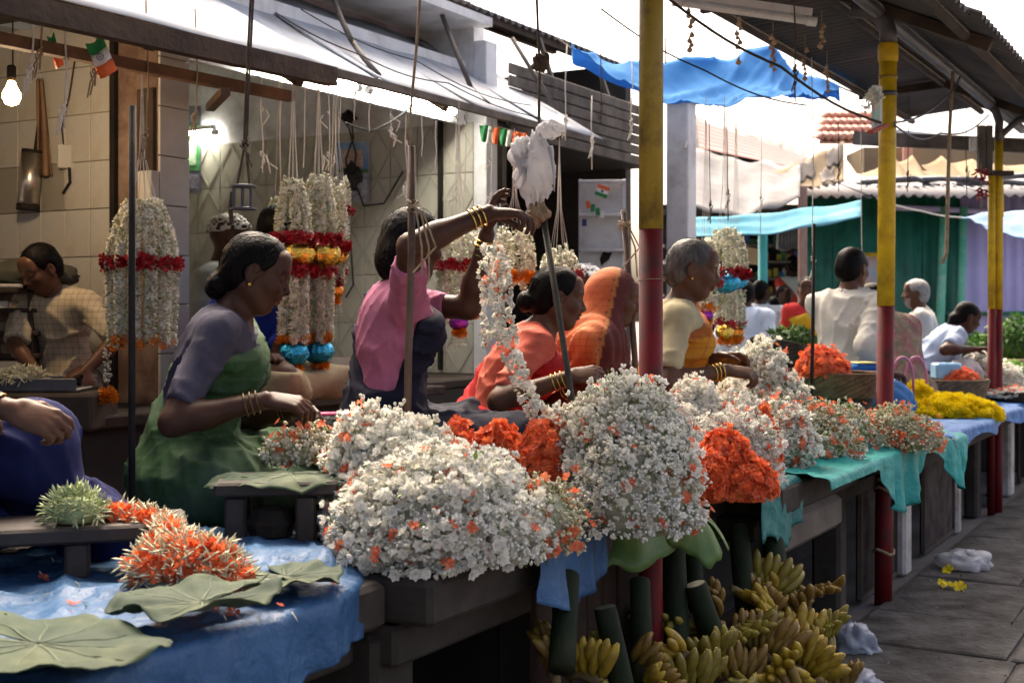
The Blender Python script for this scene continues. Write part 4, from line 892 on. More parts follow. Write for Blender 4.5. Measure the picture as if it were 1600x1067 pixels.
    # ---- hair
    if hair and hair != 'none':
        P = lambda x, y, z: hc + hscale * (H @ A3((x, y, z))); r = lambda *q: A3(q) * hscale
        hpz = [ell(P(-.018, 0, .034), r(.103, .081, .094), H, .02), ell(P(-.052, 0, -.018), r(.062, .070, .068), H, .03)]; extra = []
        if hair in ('bun', 'lowbun'): extra = [ell(P(-.128, 0, -.030) if hair == 'bun' else P(-.098, 0, -.072), r(.034, .045, .042) if hair == 'bun' else r(.040, .05, .046), H, .012 if hair == 'bun' else .03)]
        if hair == 'loose': extra = [ell(P(-.035, 0, -.01), r(.095, .092, .10), H, .03), ell(P(-.05, 0, -.07), r(.08, .085, .08), H, .03)]
        if hair == 'braid': b0 = P(-.10, 0, -.05); extra = [cap(b0, b0 + A3((-.05, 0, -.09)), .030, .027, .02), cap(b0 + A3((-.05, 0, -.09)), b0 + A3((-.06, .01, -.28)), .026, .016, .02), ell(P(-.095, 0, -.03), r(.045, .06, .045), H, .03)]
        if hair == 'curly': extra = [ell(P(-.02, 0, .05), r(.112, .092, .095), H, .02)]
        gl = np.min([q[0] for q in hpz + extra], 0) - .02; gh = np.max([q[1] for q in hpz + extra], 0) + .02; gg = Grid(gl, gh, hf * 1.4)
        x, y, z = gg.xyz(); X, Y, Z = [((x - hc[0]) * H[0, i] + (y - hc[1]) * H[1, i] + (z - hc[2]) * H[2, i]) / hscale for i in range(3)]
        f = evalf(gg, hpz, .05); st = .0007 * np.sin(np.arctan2(Y, Z + .05) * 90 + 5 * np.sin(X * 30) + 3 * np.sin(Y * 50)) + .0016 * np.sin(X * 47 + 3 * np.sin(Y * 33)) * np.sin(Y * 41 + 2 * np.sin(Z * 37))
        if hair == 'curly': st = .005 * np.sin(X * 190) * np.sin(Y * 200) * np.sin(Z * 180)
        f = f + st * hscale
        face = (.80 * X - .60 * Z - .020 + .010 * np.sin(Y * 30) ** 2 - (.35 if hair == 'short' else .0) * np.maximum(0, np.abs(Y) - .05)) * hscale
        if hair in ('short', 'curly'): face = np.maximum(face, (-.062 - Z + .25 * X) * hscale)
        earcut = np.sqrt((X + .008) ** 2 + ((np.abs(Y) - .085) * .8) ** 2 + (Z + .002) ** 2) - (.030 if hair != 'loose' else .0)
        f = smax(f, face.astype(np.float32), .010); f = smax(f, (-earcut * hscale).astype(np.float32), .006)
        if extra: f = smin(f, evalf(gg, extra, .05) + st * hscale * 1.3, .014)
        if hair == 'loose': f = smax(f, face.astype(np.float32), .010)
        v, q = nets(f.astype(np.float32), gg); ho = link('hair', rawmesh('hair', v, q, hair_m or m_hair, True), t)
        if hf < .0054 and len(v):      # loose strands combed towards the knot, a few flying away
            tgt = hc + hscale * (H @ A3((-.12, 0, -.06))); b = MB(); rg = random.Random(int(abs(yaw) * 7 + len(v)))
            for _ in range(170):
                p0 = v[rg.randrange(len(v))]; n0 = nrm(p0 - (hc + H @ A3((-.02, 0, .02)))); fl_ = nrm(tgt - p0); fl_ = nrm(fl_ - n0 * (fl_ @ n0) + A3((rg.uniform(-.2, .2), rg.uniform(-.2, .2), -.15))); lift = rg.choice((.0008, .0014, .002, .006)); Ls = rg.uniform(.03, .07)
                pts = []
                for j in range(5):
                    q_ = p0 + fl_ * Ls * (j / 4 - .3); dd_ = q_ - (hc + H @ A3((-.02, 0, .02))); rr0 = np.linalg.norm(p0 - (hc + H @ A3((-.02, 0, .02)))); pts.append(Vector((hc + H @ A3((-.02, 0, .02))) + nrm(dd_) * (rr0 + lift * math.sin(j / 4 * 3.1) + .0006)))
                b.tube(pts, .00075, 3, cap=False)
            so_ = b.build('loose_strands', hair_m or m_hair, t, local=True); so_.parent = ho; so_['kind'] = 'stuff'
    if capm:
        P = lambda x, y, z: hc + hscale * (H @ A3((x, y, z))); gg = Grid(hc - .16, hc + .17, hf * 1.3); x, y, z = gg.xyz()
        X, Y, Z = [((x - hc[0]) * H[0, i] + (y - hc[1]) * H[1, i] + (z - hc[2]) * H[2, i]) / hscale for i in range(3)]
        f = evalf(gg, [ell(P(-.016, 0, .046), A3((.114, .095, .094)) * hscale, H, .02)], .06); f = smax(f, ((.045 - Z + .25 * X) * hscale).astype(np.float32), .006); f = smax(f, -(f + .006), .002)
        v, q = nets(f, gg); link('cap', rawmesh('cap', v, q, capm, True), t)
    # ---- clothes
    def fold(x, y, z, a=.004, k=26, seed=0.0):
        w1 = 2.0 * np.sin(y * 9 + z * 5 + seed) + 1.4 * np.sin(x * 13 - z * 8 + seed * 2); w2 = 1.8 * np.sin(z * 12 + x * 6 + seed) + 1.2 * np.sin(y * 17 + seed)
        r1 = 1 - np.abs(np.sin(k * .55 * (x * .75 + z * .85 - y * .3) + w1)); r2 = 1 - np.abs(np.sin(k * .62 * (z * .6 - x * .7 + y * .5) + w2)); r3 = 1 - np.abs(np.sin(k * 1.1 * (y * .8 + z * .5) + w1 * 1.3))
        m1 = .5 + .5 * np.sin(x * 11 + y * 7 + z * 9 + seed * 3)
        return (a * (2.6 * r1 ** 3 * m1 + 2.2 * r2 ** 3 * (1 - m1) + 1.2 * r3 ** 4 - 1.1)).astype(np.float32)
    glo = np.minimum(lo, 0) - .05; ghi = hi + .05; g2 = Grid((glo[0], glo[1], -.005 if not stand else -.01), ghi, hg); x, y, z = g2.xyz()
    tF = evalf(g2, torso, .09); tt = (x - P0[0]) * d1[0] + (z - P0[2]) * d1[2]          # height along the spine
    def sleeves(fr, off, seed, flare=.004, cut=True):
        o = np.full(tuple(g2.n), 1.0, np.float32)
        for (S, E, Wr, dv) in AJ:
            k = min(fr, 1.0); e = S + (E - S) * k; pr = [cap(S, E if fr > 1 else e + nrm(E - S) * .03, .050 + off, .041 + off + flare, .03)]
            dirn = nrm(E - S)
            if fr > 1: k2 = fr - 1; e = E + (Wr - E) * k2; pr.append(cap(E, e + nrm(Wr - E) * .03, .043 + off, .030 + off + flare, .03)); dirn = nrm(Wr - E)
            q = evalf(g2, pr, .06) - fold(x, y, z, .0052, 44, seed)
            if cut:
                cutp = ((x - e[0]) * dirn[0] + (y - e[1]) * dirn[1] + (z - e[2]) * dirn[2]).astype(np.float32)
                near = evalf(g2, [cap(e, e + dirn * .12, .10, .10, 0)], .02) < 0.02
                q = np.where(near, smax(q, cutp, .004), q)
            o = smin(o, q, .02)
        return o
    nk = evalf(g2, [ell(neck + d2 * .035 + A3((.035, 0, 0)), (.085, .075, .075), M2, 0)], .06)
    if top:
        kind, mat, fr = top[:3]; off = {'blouse': .008, 'shirt': .016, 'kurta': .02}[kind]
        f = tF - off - fold(x, y, z, .0052 if kind == 'blouse' else .0095, 34 if kind == 'blouse' else 24, 1.0 + yaw)
        if kind == 'blouse': f = smax(f, (.135 - tt).astype(np.float32), .004)
        else: f = smax(f, (-.07 - tt).astype(np.float32), .01)
        f = smax(f, -nk if kind == 'blouse' else -(nk + .022), .006); f = smin(f, sleeves(fr, off - .003, 2.0 + yaw, .004 if kind == 'blouse' else .008), .022)
        v, q = nets(f, g2); ob = link(kind, rawmesh(kind, v, q, mat, True), t)
        if kind != 'blouse':   # folded collar
            b = MB(); cn = neck + d2 * .005
            for sgn in (-1, 1):
                b.sheet(lambda a, c: cn + M2 @ A3((-.062 * math.cos(a * 2.9) , sgn * .062 * math.sin(a * 2.9) + 0, .016 - .028 * a - .034 * c)) * 1.0 + M2 @ A3((-.014 * c * math.cos(a * 2.9), sgn * .020 * c, 0)), 12, 3, .003)
            b.build('collar', mat, t, smooth=True, local=True)
    if low:
        kind, mat = low[:2]
        if kind == 'sari':
            skf = evalf(g2, [(a, b, fn, .09) for a, b, fn, k in legp] + [ell(P0 + A3((.18, 0, -.035)), (.25, .27, .075), None, .06), ell(P0 + A3((0, 0, .0)), (.15, .19, .12), M1, .06)] + ([cap(kl, kr, .06, .06, .08), cap((hipL + kl) / 2, (hipR + kr) / 2, .085, .085, .08), cap(fl, fr_, .05, .05, .08)] if knees else []) if not stand else [cap(P0, A3((0, 0, .12)), .15, .17, .05)] + legp[:2], .10)
            ang = np.arctan2(y, x + .05); rad = np.sqrt((x + .05) ** 2 + y ** 2)
            skf = skf - .014 - (.016 * (1 - np.abs(np.sin(ang * 6.5 + 1.6 * np.sin(rad * 9) + 4 * z))) ** 2.5 * np.clip(rad / .2, .2, 1) + .010 * (1 - np.abs(np.sin(ang * 11 + 9 * z - 2 * np.sin(rad * 7 + 1)))) ** 3 - .006).astype(np.float32) - fold(x, y, z, .0030, 26, 3.0 + yaw)
            skf = smax(skf, (tt - .16 - np.maximum(0, x - .06) * 4).astype(np.float32), .01)
            pf = tF - .019 - (.013 * (1 - np.abs(np.sin((tt - .8 * y) * 38 + 1.5 * np.sin(x * 14 + y * 5)))) ** 2.2 + .006 * (1 - np.abs(np.sin((tt - 1.0 * y) * 71 + 2 * np.sin(x * 20)))) ** 3 - .004).astype(np.float32)
            fa = np.clip((x - P0[0] - tt * d1[0] / d1[2] + .01) / .06, 0, 1); thr = (.262 + 1.2 * y) * (1 - fa) + (.43 + .35 * y) * fa
            pf = smax(pf, ((tt - thr) * .62).astype(np.float32), .008); pf = smax(pf, -(nk + .012), .006)
            if low[2:] and low[2] == 'nopallu': pf = np.full_like(pf, 1)
            wf = smax(tF - .026 - fold(x, y, z, .006, 36, 5.0), (np.abs(tt - .06) - .10).astype(np.float32), .02)
            f = smin(smin(skf, pf, .02), wf, .02)
            if not stand: f = smax(f, (.004 - z).astype(np.float32) + np.zeros_like(f), .006)
        else:   # trousers or dhoti
            f = evalf(g2, [(a, b, fn, .05) for a, b, fn, k in (legp if not stand else legp[:4])] + torso[:1], .08) - .016 - fold(x, y, z, .006, 28, 2.0 + yaw)
            f = smax(f, (tt - .08).astype(np.float32), .01)
            if not stand: f = smax(f, (.004 - z).astype(np.float32) + np.zeros_like(f), .006)
            else: f = smax(f, (.07 - z).astype(np.float32) + np.zeros_like(f), .006)
        v, q = nets(f, g2); me = rawmesh(kind, v, q, mat, True)
        cl = np.zeros((len(v), 4), np.float32)
        if border and kind == 'sari':
            xv, yv, zv = v.T; tv = (xv - P0[0]) * d1[0] + (zv - P0[2]) * d1[2]; fv = np.clip((xv - P0[0] - tv * d1[0] / d1[2] + .01) / .06, 0, 1); th = (.262 + 1.2 * yv) * (1 - fv) + (.43 + .35 * yv) * fv
            e = th - tv; cl[(np.abs(e - .010) < .012) & (tv > .17)] = (*border, .6)
        at = me.color_attributes.new('paint', 'FLOAT_COLOR', 'POINT'); at.data.foreach_set('color', cl.ravel())
        link(kind, me, t)
    if veil:
        P = lambda x_, y_, z_: hc + hscale * (H @ A3((x_, y_, z_)))
        pr = [ell(P(-.030, 0, .034), A3((.112, .094, .108)) * hscale, H, .03), cap(P(-.05, 0, -.02), neck - d2 * .06 + A3((-.04, 0, 0)), .095, .12, .05), cap(P(-.01, 0, -.06), SL - d2 * .03, .075, .075, .06), cap(P(-.01, 0, -.06), SR - d2 * .03, .075, .075, .06)]
        f = evalf(g2, pr, .09); f = smin(f, tF - .028, .05)
        for (S, E, Wr, dv) in AJ: f = smin(f, evalf(g2, [cap(S, E, .066, .062, .03)], .08), .05)
        X, Y, Z = [((x - hc[0]) * H[0, i] + (y - hc[1]) * H[1, i] + (z - hc[2]) * H[2, i]) / hscale for i in range(3)]
        f = f - (.006 * np.sin(np.arctan2(y, x - hc[0] + .35) * 42 + 6 * z) + .004 * np.sin((x * .6 + y + .25 * z) * 90 + 4 * np.sin(z * 15))).astype(np.float32) * np.clip((hc[2] + .02 - z) / .15, .12, 1)
        f = smax(f, -evalf(g2, [ell(P(.105, 0, -.040), A3((.105, .115, .140)) * hscale, H, 0), cap(P(.07, 0, -.12), P(.09, 0, -.3), .06, .05, 0)], .08), .008)
        f = smax(f, (.02 - tt).astype(np.float32) + np.zeros_like(f), .01)
        v, q = nets(f, g2); me = rawmesh('veil', v, q, veil, True); cl = np.zeros((len(v), 4), np.float32)
        hx = (v - hc) @ H / hscale; edge = (hx[:, 0] > -.030) & (hx[:, 0] < .075 + .25 * np.maximum(0, -hx[:, 2] - .08)) & (hx[:, 2] > -.36); cl[edge] = (.075, .012, .014, .95)
        gl_ = edge & (np.abs(hx[:, 0] + .020) < .008); cl[gl_] = (.40, .17, .04, .6)
        at = me.color_attributes.new('paint', 'FLOAT_COLOR', 'POINT'); at.data.foreach_set('color', cl.ravel()); link('veil', me, t)
    if shawl:
        f = tF - .03 - fold(x, y, z, .008, 20, 7.0)
        for (S, E, Wr, dv) in AJ: f = smin(f, evalf(g2, [cap(S, E, .07, .065, .03)], .08), .06)
        f = smax(f, (-.02 - tt).astype(np.float32) + np.zeros_like(f), .01); f = smax(f, -(nk + .01), .008)
        v, q = nets(f, g2); link('shawl', rawmesh('shawl', v, q, shawl, True), t)
    # ---- ornaments
    if jewel:
        for (S, E, Wr, dv), n in zip(AJ, (3, 2)):
            ax = nrm(Wr - E); bm_ = [Vector(Wr - ax * (.02 + .016 * k)) for k in range(n)]; b = MB()
            for c_ in bm_:
                o1 = Vector(ax).orthogonal().normalized(); o2 = Vector(ax).cross(o1); b.tube([c_ + (o1 * math.cos(a / 14 * 2 * math.pi) + o2 * math.sin(a / 14 * 2 * math.pi)) * .0305 for a in range(15)], .0028, 5)
            b.build('bangle', m_gold if not isinstance(jewel, tuple) else jewel[0], t, smooth=True, local=True)
        P = lambda x_, y_, z_: hc + hscale * (H @ A3((x_, y_, z_)))
        for yy in (-1, 1): MB().lathe([(.001, -.006), (.006, -.003), (.006, .003), (.001, .006)], Vector(P(-.004, yy * .086, -.034)), 8).build('earring', m_gold, t, local=True)
        b = MB(); cn = neck + d2 * .015
        b.tube([Vector(cn + M2 @ A3((.075 * math.cos(a / 24 * 2 * math.pi) + .012, .066 * math.sin(a / 24 * 2 * math.pi), -.045 - .055 * (1 + math.cos(a / 24 * 2 * math.pi)) * .9))) for a in range(25)], .002, 5)
        b.build('necklace', m_gold, t, local=True)
    return t
# ---------------------------------------------------------------- who sits where
def seat(px, d, z=TZ + .006): p = W(px, 0, d); return Vector((p.x, p.y, z))
X_, nX, Y_, dn = Vector((1, 0, 0)), Vector((-1, 0, 0)), Vector((0, 1, 0)), Vector((0, 0, -1))
# woman in green
c_green = cloth('green_sari_cloth', (.016, .050, .016), (.034, .090, .032), scale=5, stain=(.10, .13, .105), stain_scale=3.2, stain_amt=.6, check=((.06, .10, .055), 13, .10))
person('woman in a green sari and grey blouse threading flowers at the small stool', seat(288, 3.62), 6, 1.0, 10, 10, (20, 0, 0),
       R=dict(w=W(414, 625, 3.40), h=(-.25, -.5, -1), d=(1, .15, -.12), n=(.1, .5, -1), curl=(50, 62, 66, 72)), L=dict(w=W(458, 640, 3.70), h=(-.3, .6, -1), d=(.8, -.5, -.1), n=(0, -.6, -.6)),
       sk=SK2, hair='lowbun', top=('blouse', cloth('grey_blouse_cloth', (.045, .043, .066), (.07, .066, .095)), .80), low=('sari', c_green), border=(.09, .14, .08), bindi=True, hb=.0135, hg=.0092, hf=.0043, knees=(Vector((W(430, 0, 3.98).x, 3.98, TZ + .12)), Vector((W(352, 0, 3.42).x, 3.42, TZ + .115)), Vector((W(400, 0, 3.60).x, 3.60, TZ + .05)), Vector((W(385, 0, 3.75).x, 3.75, TZ + .05))), jewel=(M('dark_bangle', (.05, .03, .02), (.2, .12, .04), 60, .35, metal=.4),))
# woman in pink blouse and navy sari reaching up
person('woman in a pink blouse and navy sari holding up a flower string', seat(598, 3.95, .80), 16, 1.0, 4, 4, (12, 25, 0),
       R=dict(w=W(716, 353, 3.62), e=W(640, 398, 3.62), d=(1, .05, -.02), n=(.1, .1, -1), curl=(42, 55, 62, 70)), L=dict(w=W(752, 402, 3.98), e=W(748, 482, 4.02), d=(.15, -.1, 1), n=(1, 0, 0), curl=(30, 40, 45, 50)),
       sk=SK2, hair='loose', top=('blouse', cloth('pink_blouse_cloth', (.30, .095, .17), (.40, .14, .23)), .72), low=('sari', cloth('navy_sari_cloth', (.0045, .0055, .017), (.009, .011, .028), scale=4)), hb=.0135, hg=.0092, hf=.0038)
# woman in red
person('woman in a red sari with salmon sleeves bending over her work', seat(748, 4.38), 4, .96, 19, 14, (10, 0, 0),
       R=dict(w=W(858, 600, 4.08), e=W(776, 632, 4.08), d=(1, .1, .15), n=(0, .7, -.7), curl=(55, 65, 70, 75)), L=dict(w=W(895, 606, 4.35), h=(-.3, .5, -1), d=(1, -.2, .1), n=(0, -.7, -.6)),
       sk=SK3, hair='bun', top=('blouse', cloth('salmon_sleeve_cloth', (.46, .085, .055), (.56, .13, .085)), .85), low=('sari', cloth('red_sari_cloth', (.42, .010, .012), (.55, .022, .02), scale=4)), border=(.30, .006, .01), hb=.0135, hg=.0102, hf=.0048)
# woman under the orange veil
person('woman with an orange and maroon veil drawn over her head', seat(890, 4.72), -2, .90, 10, 10, (12, -4, 0),
       R=dict(w=W(902, 612, 4.42), h=(-.3, -.4, -1), d=(.9, .3, .2), n=(0, .7, -.5), curl=(60, 70, 75, 80)), L=dict(w=W(945, 612, 4.6), d=(.9, -.3, 0), n=(0, -.7, -.6)),
       sk=SK3, hair='bun', hair_m=m_hairg, low=('sari', cloth('orange_sari_cloth', (.48, .11, .025), (.60, .17, .05), scale=5, stain=(.42, .06, .03), stain_scale=4, stain_amt=.5)), veil=M('orange_veil_cloth', (.48, .115, .03), (.60, .18, .055), 6, .8, bump=.15, bscale=200, paint=True, stain=(.45, .07, .035), stain_scale=4, stain_amt=.5, check=((.40, .07, .02), 38, .22)), hb=.0135, hg=.0102, hf=.0048)
# old woman in yellow
person('old grey haired woman in a mustard sari and cream blouse beside the near pole', seat(1040, 5.0), -6, 1.04, 2, 7, (12, 0, 0),
       R=dict(w=W(1092, 588, 4.74), e=W(1048, 562, 4.74), d=(1, .1, -.1), n=(0, .5, -1)), L=dict(w=W(1118, 560, 4.95), h=(-.3, .5, -1), d=(.9, -.3, 0), n=(0, -.6, -.7)),
       sk=SK3, hair='bun', hair_m=m_hairg, grey=True, knees=(Vector((W(1140, 0, 5.3).x, 5.3, TZ + .12)), Vector((W(1118, 0, 4.78).x, 4.78, TZ + .115)), Vector((W(1110, 0, 4.95).x, 4.95, TZ + .05)), Vector((W(1105, 0, 5.1).x, 5.1, TZ + .05))), top=('blouse', cloth('cream_blouse_cloth', (.34, .29, .17), (.44, .38, .24)), .82), low=('sari', cloth('mustard_sari_cloth', (.46, .20, .015), (.56, .27, .03), scale=6, stain=(.35, .08, .02), stain_scale=7, stain_amt=.7, check=((.30, .09, .02), 24, .16))), border=(.28, .04, .02), hb=.0135, hg=.0102, hf=.0048)
# man in the white shirt
person('man in a white shirt seated with his back turned by the middle pole', seat(1318, 6.75, .80), 48, 1.02, 4, 4, (6, -8, 0),
       R=dict(w=W(1378, 572, 6.62), e=W(1352, 545, 6.50), d=(1, .3, -.2), n=(0, 0, -1)), knees=(Vector((W(1345, 0, 7.1).x, 7.1, .92)), Vector((W(1372, 0, 6.7).x, 6.7, .92)), Vector((W(1350, 0, 6.8).x, 6.8, .85)), Vector((W(1345, 0, 6.9).x, 6.9, .85))), L=dict(w=W(1372, 575, 7.0), d=(1, .4, -.2)), sk=SK3, hair='short', female=False, sw=.175, jewel=False,
       top=('shirt', cloth('white_shirt_cloth', (.50, .48, .43), (.58, .56, .50)), 1.85), low=('trousers', cloth('grey_trouser_cloth', (.10, .10, .11))), hb=.015, hg=.011, hf=.008)
# floral shawl
person('person bent under a faded floral shawl behind the middle pole', seat(1408, 7.35), 105, 1.0, 16, 22, (15, 20, 0), sk=SK1, hair='bun', jewel=False,
       low=('sari', cloth('brown_floral_cloth', (.16, .11, .09), (.24, .18, .14), scale=12)), shawl=M('floral_shawl_cloth', (.17, .15, .09), (.26, .085, .095), 13, .85, bump=.15, bscale=150, ramp=(.46, .54), stain=(.36, .28, .2), stain_scale=16, stain_amt=.6), hb=.017, hg=.0155, hf=.008)
# girl in pale blue
person('girl in a pale blue shirt leaning over to reach the flowers', seat(1432, 8.6), 2, .92, 26, 20, (22, 0, 0), R=dict(w=W(1518, 546, 8.35), e=W(1478, 545, 8.3), d=(1, 0, .1), n=dn), L=dict(w=W(1520, 556, 8.7)), sk=SK2, hair='braid',
       top=('shirt', cloth('pale_blue_shirt_cloth', (.36, .45, .60), (.44, .53, .68)), .7), low=('trousers', cloth('blue_skirt_cloth', (.08, .10, .2))), jewel=False, hb=.017, hg=.0155, hf=.008)
person('old white haired man in a white shirt gazing left before the green shed', seat(1449, 9.9), 165, 1.0, 4, 4, (0, 0, 0), sk=SK3, hair='short', hair_m=m_hairw, female=False, sw=.17, grey=True, beard=.5, jewel=False,
       top=('shirt', cloth('white_shirt_cloth', (.68, .66, .60)), .7), low=('trousers', cloth('grey_trouser_cloth', (.10, .10, .11))), hb=.019, hg=.018, hf=.0095)
# boy in the warm lit shop
person('boy in a cream checked shirt sorting flowers under the light bulb', seat(104, 5.0, .93), -100, .78, 8, 12, (30, -25, 0),
       R=dict(w=W(56, 578, 4.68), h=(-.8, -.2, -.5), d=(.5, -.6, -.5), n=dn, curl=(20, 25, 30, 35)), L=dict(w=W(132, 580, 4.68), h=(.8, -.2, -.5), d=(-.6, -.5, -.3), n=dn, curl=(20, 25, 30, 35)), sk=SK3, hair='short', female=False, sw=.165, jewel=False,
       top=('shirt', M('check_shirt_cloth', (.40, .33, .22), (.48, .41, .29), 9, .85, bump=.15, bscale=200, check=((.16, .12, .08), 34, .14)), .92), low=('trousers', cloth('dark_trouser_cloth', (.03, .025, .022))), hb=.0135, hg=.0102, hf=.0052, hscale=1.0)
m_capc = M('cream_cap', (.55, .52, .45), (.65, .62, .55), 20, .85, bump=.3, bscale=120)
person('man in a cream cap and pale clothes seated inside the tiled shop', seat(322, 5.75, .93), 5, .98, 4, 6, (8, 10, 0), sk=SK3, hair=None, female=False, sw=.175, capm=m_capc, jewel=False, beard=.4,
       top=('kurta', cloth('pale_kurta_cloth', (.40, .43, .36), (.5, .52, .45)), 1.8), low=('trousers', cloth('pale_kurta_cloth', (.40, .43, .36))), hb=.017, hg=.0155, hf=.008)
person('dark haired person in bright blue seated behind the green sari', seat(392, 5.35, .93), -25, .98, 6, 8, (18, 0, 0), R=dict(w=W(402, 555, 5.0), h=(-.4, -.4, -1), d=(.7, -.5, 0), n=dn), L=dict(w=W(432, 560, 5.1)), sk=SK2, hair='curly', female=False, sw=.17, jewel=False,
       top=('shirt', cloth('bright_blue_cloth', (.015, .035, .28), (.03, .06, .38)), 1.6), low=('trousers', cloth('beige_cloth', (.26, .22, .14))), hb=.017, hg=.0155, hf=.008)
def stood(px, d, z=0.0): return seat(px, d, z)
person('bearded man in a white skullcap standing in shade beside the cupboard', stood(899, 7.25), -30, 1.0, 2, 2, (5, 20, 0), legs='stand', sk=SK1, hair=None, female=False, sw=.18, capm=M('white_cap', (.7, .7, .7), (.78, .78, .78), 20, .8), jewel=False, beard=.0, top=('kurta', cloth('dark_kurta', (.04, .04, .05)), 1.8), low=('trousers', cloth('dark_trouser_cloth', (.03, .025, .022))), hb=.019, hg=.018, hf=.009)
# people across the lane
person('man in a pale checked shirt seen from behind across the lane', stood(1188, 12.0), 80, 1.02, 0, 2, (0, -30, 0), legs='stand', sk=SK2, hair='short', female=False, sw=.185, jewel=False,
       top=('shirt', M('blue_check_cloth', (.58, .63, .66), (.66, .70, .73), 6, .85, check=((.2, .32, .4), 12, .14)), .8), low=('trousers', cloth('grey_trouser_cloth', (.10, .10, .11))), hb=.018, hg=.016, hf=.013)
person('man in a light blue shirt half hidden behind the blue balled garlands', stood(1163, 10.6), 70, 1.0, 2, 4, (5, 20, 0), legs='stand', sk=SK2, hair='short', female=False, sw=.18, jewel=False, top=('shirt', cloth('light_blue_cloth', (.55, .66, .80), (.65, .74, .86)), 1.7), low=('trousers', cloth('pale_trouser_cloth', (.4, .45, .52))), hb=.018, hg=.016, hf=.013)
person('short haired child seen just right of the checked shirt man', stood(1209, 13.0), 90, .93, 0, 0, (0, 0, 0), legs='stand', sk=SK2, hair='short', female=False, jewel=False, top=('shirt', cloth('white_shirt_cloth', (.68, .66, .60)), .7), low=('trousers', cloth('dark_trouser_cloth', (.03, .025, .022))), hb=.022, hg=.02, hf=.016)
person('girl in a grey blue dress before the far stall', stood(1223, 13.4, .12), -60, .93, 0, 0, (5, 0, 0), legs='stand', sk=SK2, hair='bun', jewel=False, top=('shirt', cloth('grey_blue_cloth', (.3, .36, .44)), .7), low=('sari', cloth('grey_blue_cloth', (.3, .36, .44)), 'nopallu'), hb=.022, hg=.02, hf=.016)
person('woman in a red sari standing beside the far wooden post', stood(1242, 14.2, .36), 100, 1.0, 2, 2, (0, 0, 0), legs='stand', sk=SK2, hair='bun', jewel=False, top=('blouse', cloth('far_white_cloth', (.6, .58, .55)), .8), low=('sari', cloth('far_red_cloth', (.5, .05, .035), (.6, .08, .05))), hb=.022, hg=.02, hf=.016)
person('woman in a yellow sari and red blouse selling greens across the lane', seat(1251, 11.2, .78), -70, 1.0, 4, 6, (2, -30, 0), sk=SK3, hair='bun', jewel=False, top=('blouse', cloth('far_blouse_red', (.5, .03, .03)), .75), low=('sari', cloth('yellow_sari_cloth', (.62, .34, .02), (.7, .42, .05), scale=12)), hb=.019, hg=.018, hf=.0095)
MB().box(Vector((fx(1245, 11.3), 11.35, .38)), 1.6, .9, .76, bev=.02).solo('vegetable_platform', m_stone, 'low stone platform across the lane heaped with greens', 'platform')
# woman at the left edge: only her hands and blue knee reach into view
ke = W(52, 690, 2.98); ft = W(152, 806, 2.98); ft.z = TZ + .05
person('woman at the left edge in a blue sari with one knee raised', seat(-262, 3.0), 10, 1.0, 0, 4, (15, 0, 0), R=dict(w=W(14, 640, 2.74), h=(-.5, -.4, -1), d=(.85, .15, -.3), n=(0, .7, -.6), curl=(55, 65, 70, 78), hs=1.0), L=dict(w=W(28, 690, 2.84), h=(-.2, .6, -1), d=(.3, -.8, .1), n=(.3, -.3, -.8), curl=(45, 60, 65, 70), hs=1.0),
       knees=(W(0, 715, 3.22), ke, W(130, 800, 3.16), ft), sk=SK3, hair='bun', top=('blouse', cloth('purple_sleeve_cloth', (.06, .028, .085), (.10, .05, .13), check=((.12, .05, .06), 30, .2)), 1.92), low=('sari', cloth('royal_blue_cloth', (.006, .009, .055), (.011, .016, .085))), hb=.014, hg=.0102, hf=.0042)
print('people seconds', round(time.time() - PEOPLE_T, 1))
# ============================================================ flowers
def tmpl(V, Fq): return np.array(V, float), np.array(Fq, int)
def t_open():
    V = []; Q = []
    for k in range(6):
        a = 2 * math.pi * k / 6; c, s_ = math.cos(a), math.sin(a); n = len(V)
        for r, w_, z in ((.06, 0, 0), (.62, .40, .26), (1.0, 0, .42), (.62, -.40, .26)): V.append((c * r - s_ * w_, s_ * r + c * w_, z))
        Q.append((n, n + 1, n + 2, n + 3))
    for k in range(4):
        a = 2 * math.pi * (k + .4) / 4; c, s_ = math.cos(a), math.sin(a); n = len(V)
        for r, w_, z in ((.05, 0, .05), (.36, .34, .45), (.40, 0, .85), (.36, -.34, .45)): V.append((c * r - s_ * w_, s_ * r + c * w_, z))
        Q.append((n, n + 1, n + 2, n + 3))
    return tmpl(V, Q)
def t_bud(w_=.46, l=1.45, n=5):
    V = [(0, 0, 0)]; Q = []; prof = ((.8 * w_, .35 * l), (w_, .72 * l))
    for r, z in prof:
        for k in range(n): V.append((r * math.cos(2 * math.pi * k / n), r * math.sin(2 * math.pi * k / n), z))
    V.append((0, 0, l)); m = len(V) - 1
    for k in range(n):
        j = (k + 1) % n; Q.append((0, 1 + j, 1 + k, 1 + k))
        Q.append((1 + k, 1 + j, 1 + n + j, 1 + n + k))
        Q.append((1 + n + k, 1 + n + j, m, m))
    return tmpl(V, Q)
def t_frill():
    V = []; Q = []
    for k in range(5):
        a = 2 * math.pi * k / 5; c, s_ = math.cos(a), math.sin(a); n = len(V); zz = .25 + .2 * (k % 2)
        for r, w_, z in ((.05, .04, 0), (.55, .36, .30), (1.0, .40, zz + .15), (1.08, 0, zz), (1.0, -.40, zz + .1), (.55, -.36, .34)): V.append((c * r - s_ * w_, s_ * r + c * w_, z))
        Q += [(n, n + 1, n + 2, n + 3), (n, n + 3, n + 4, n + 5)]
    return tmpl(V, Q)
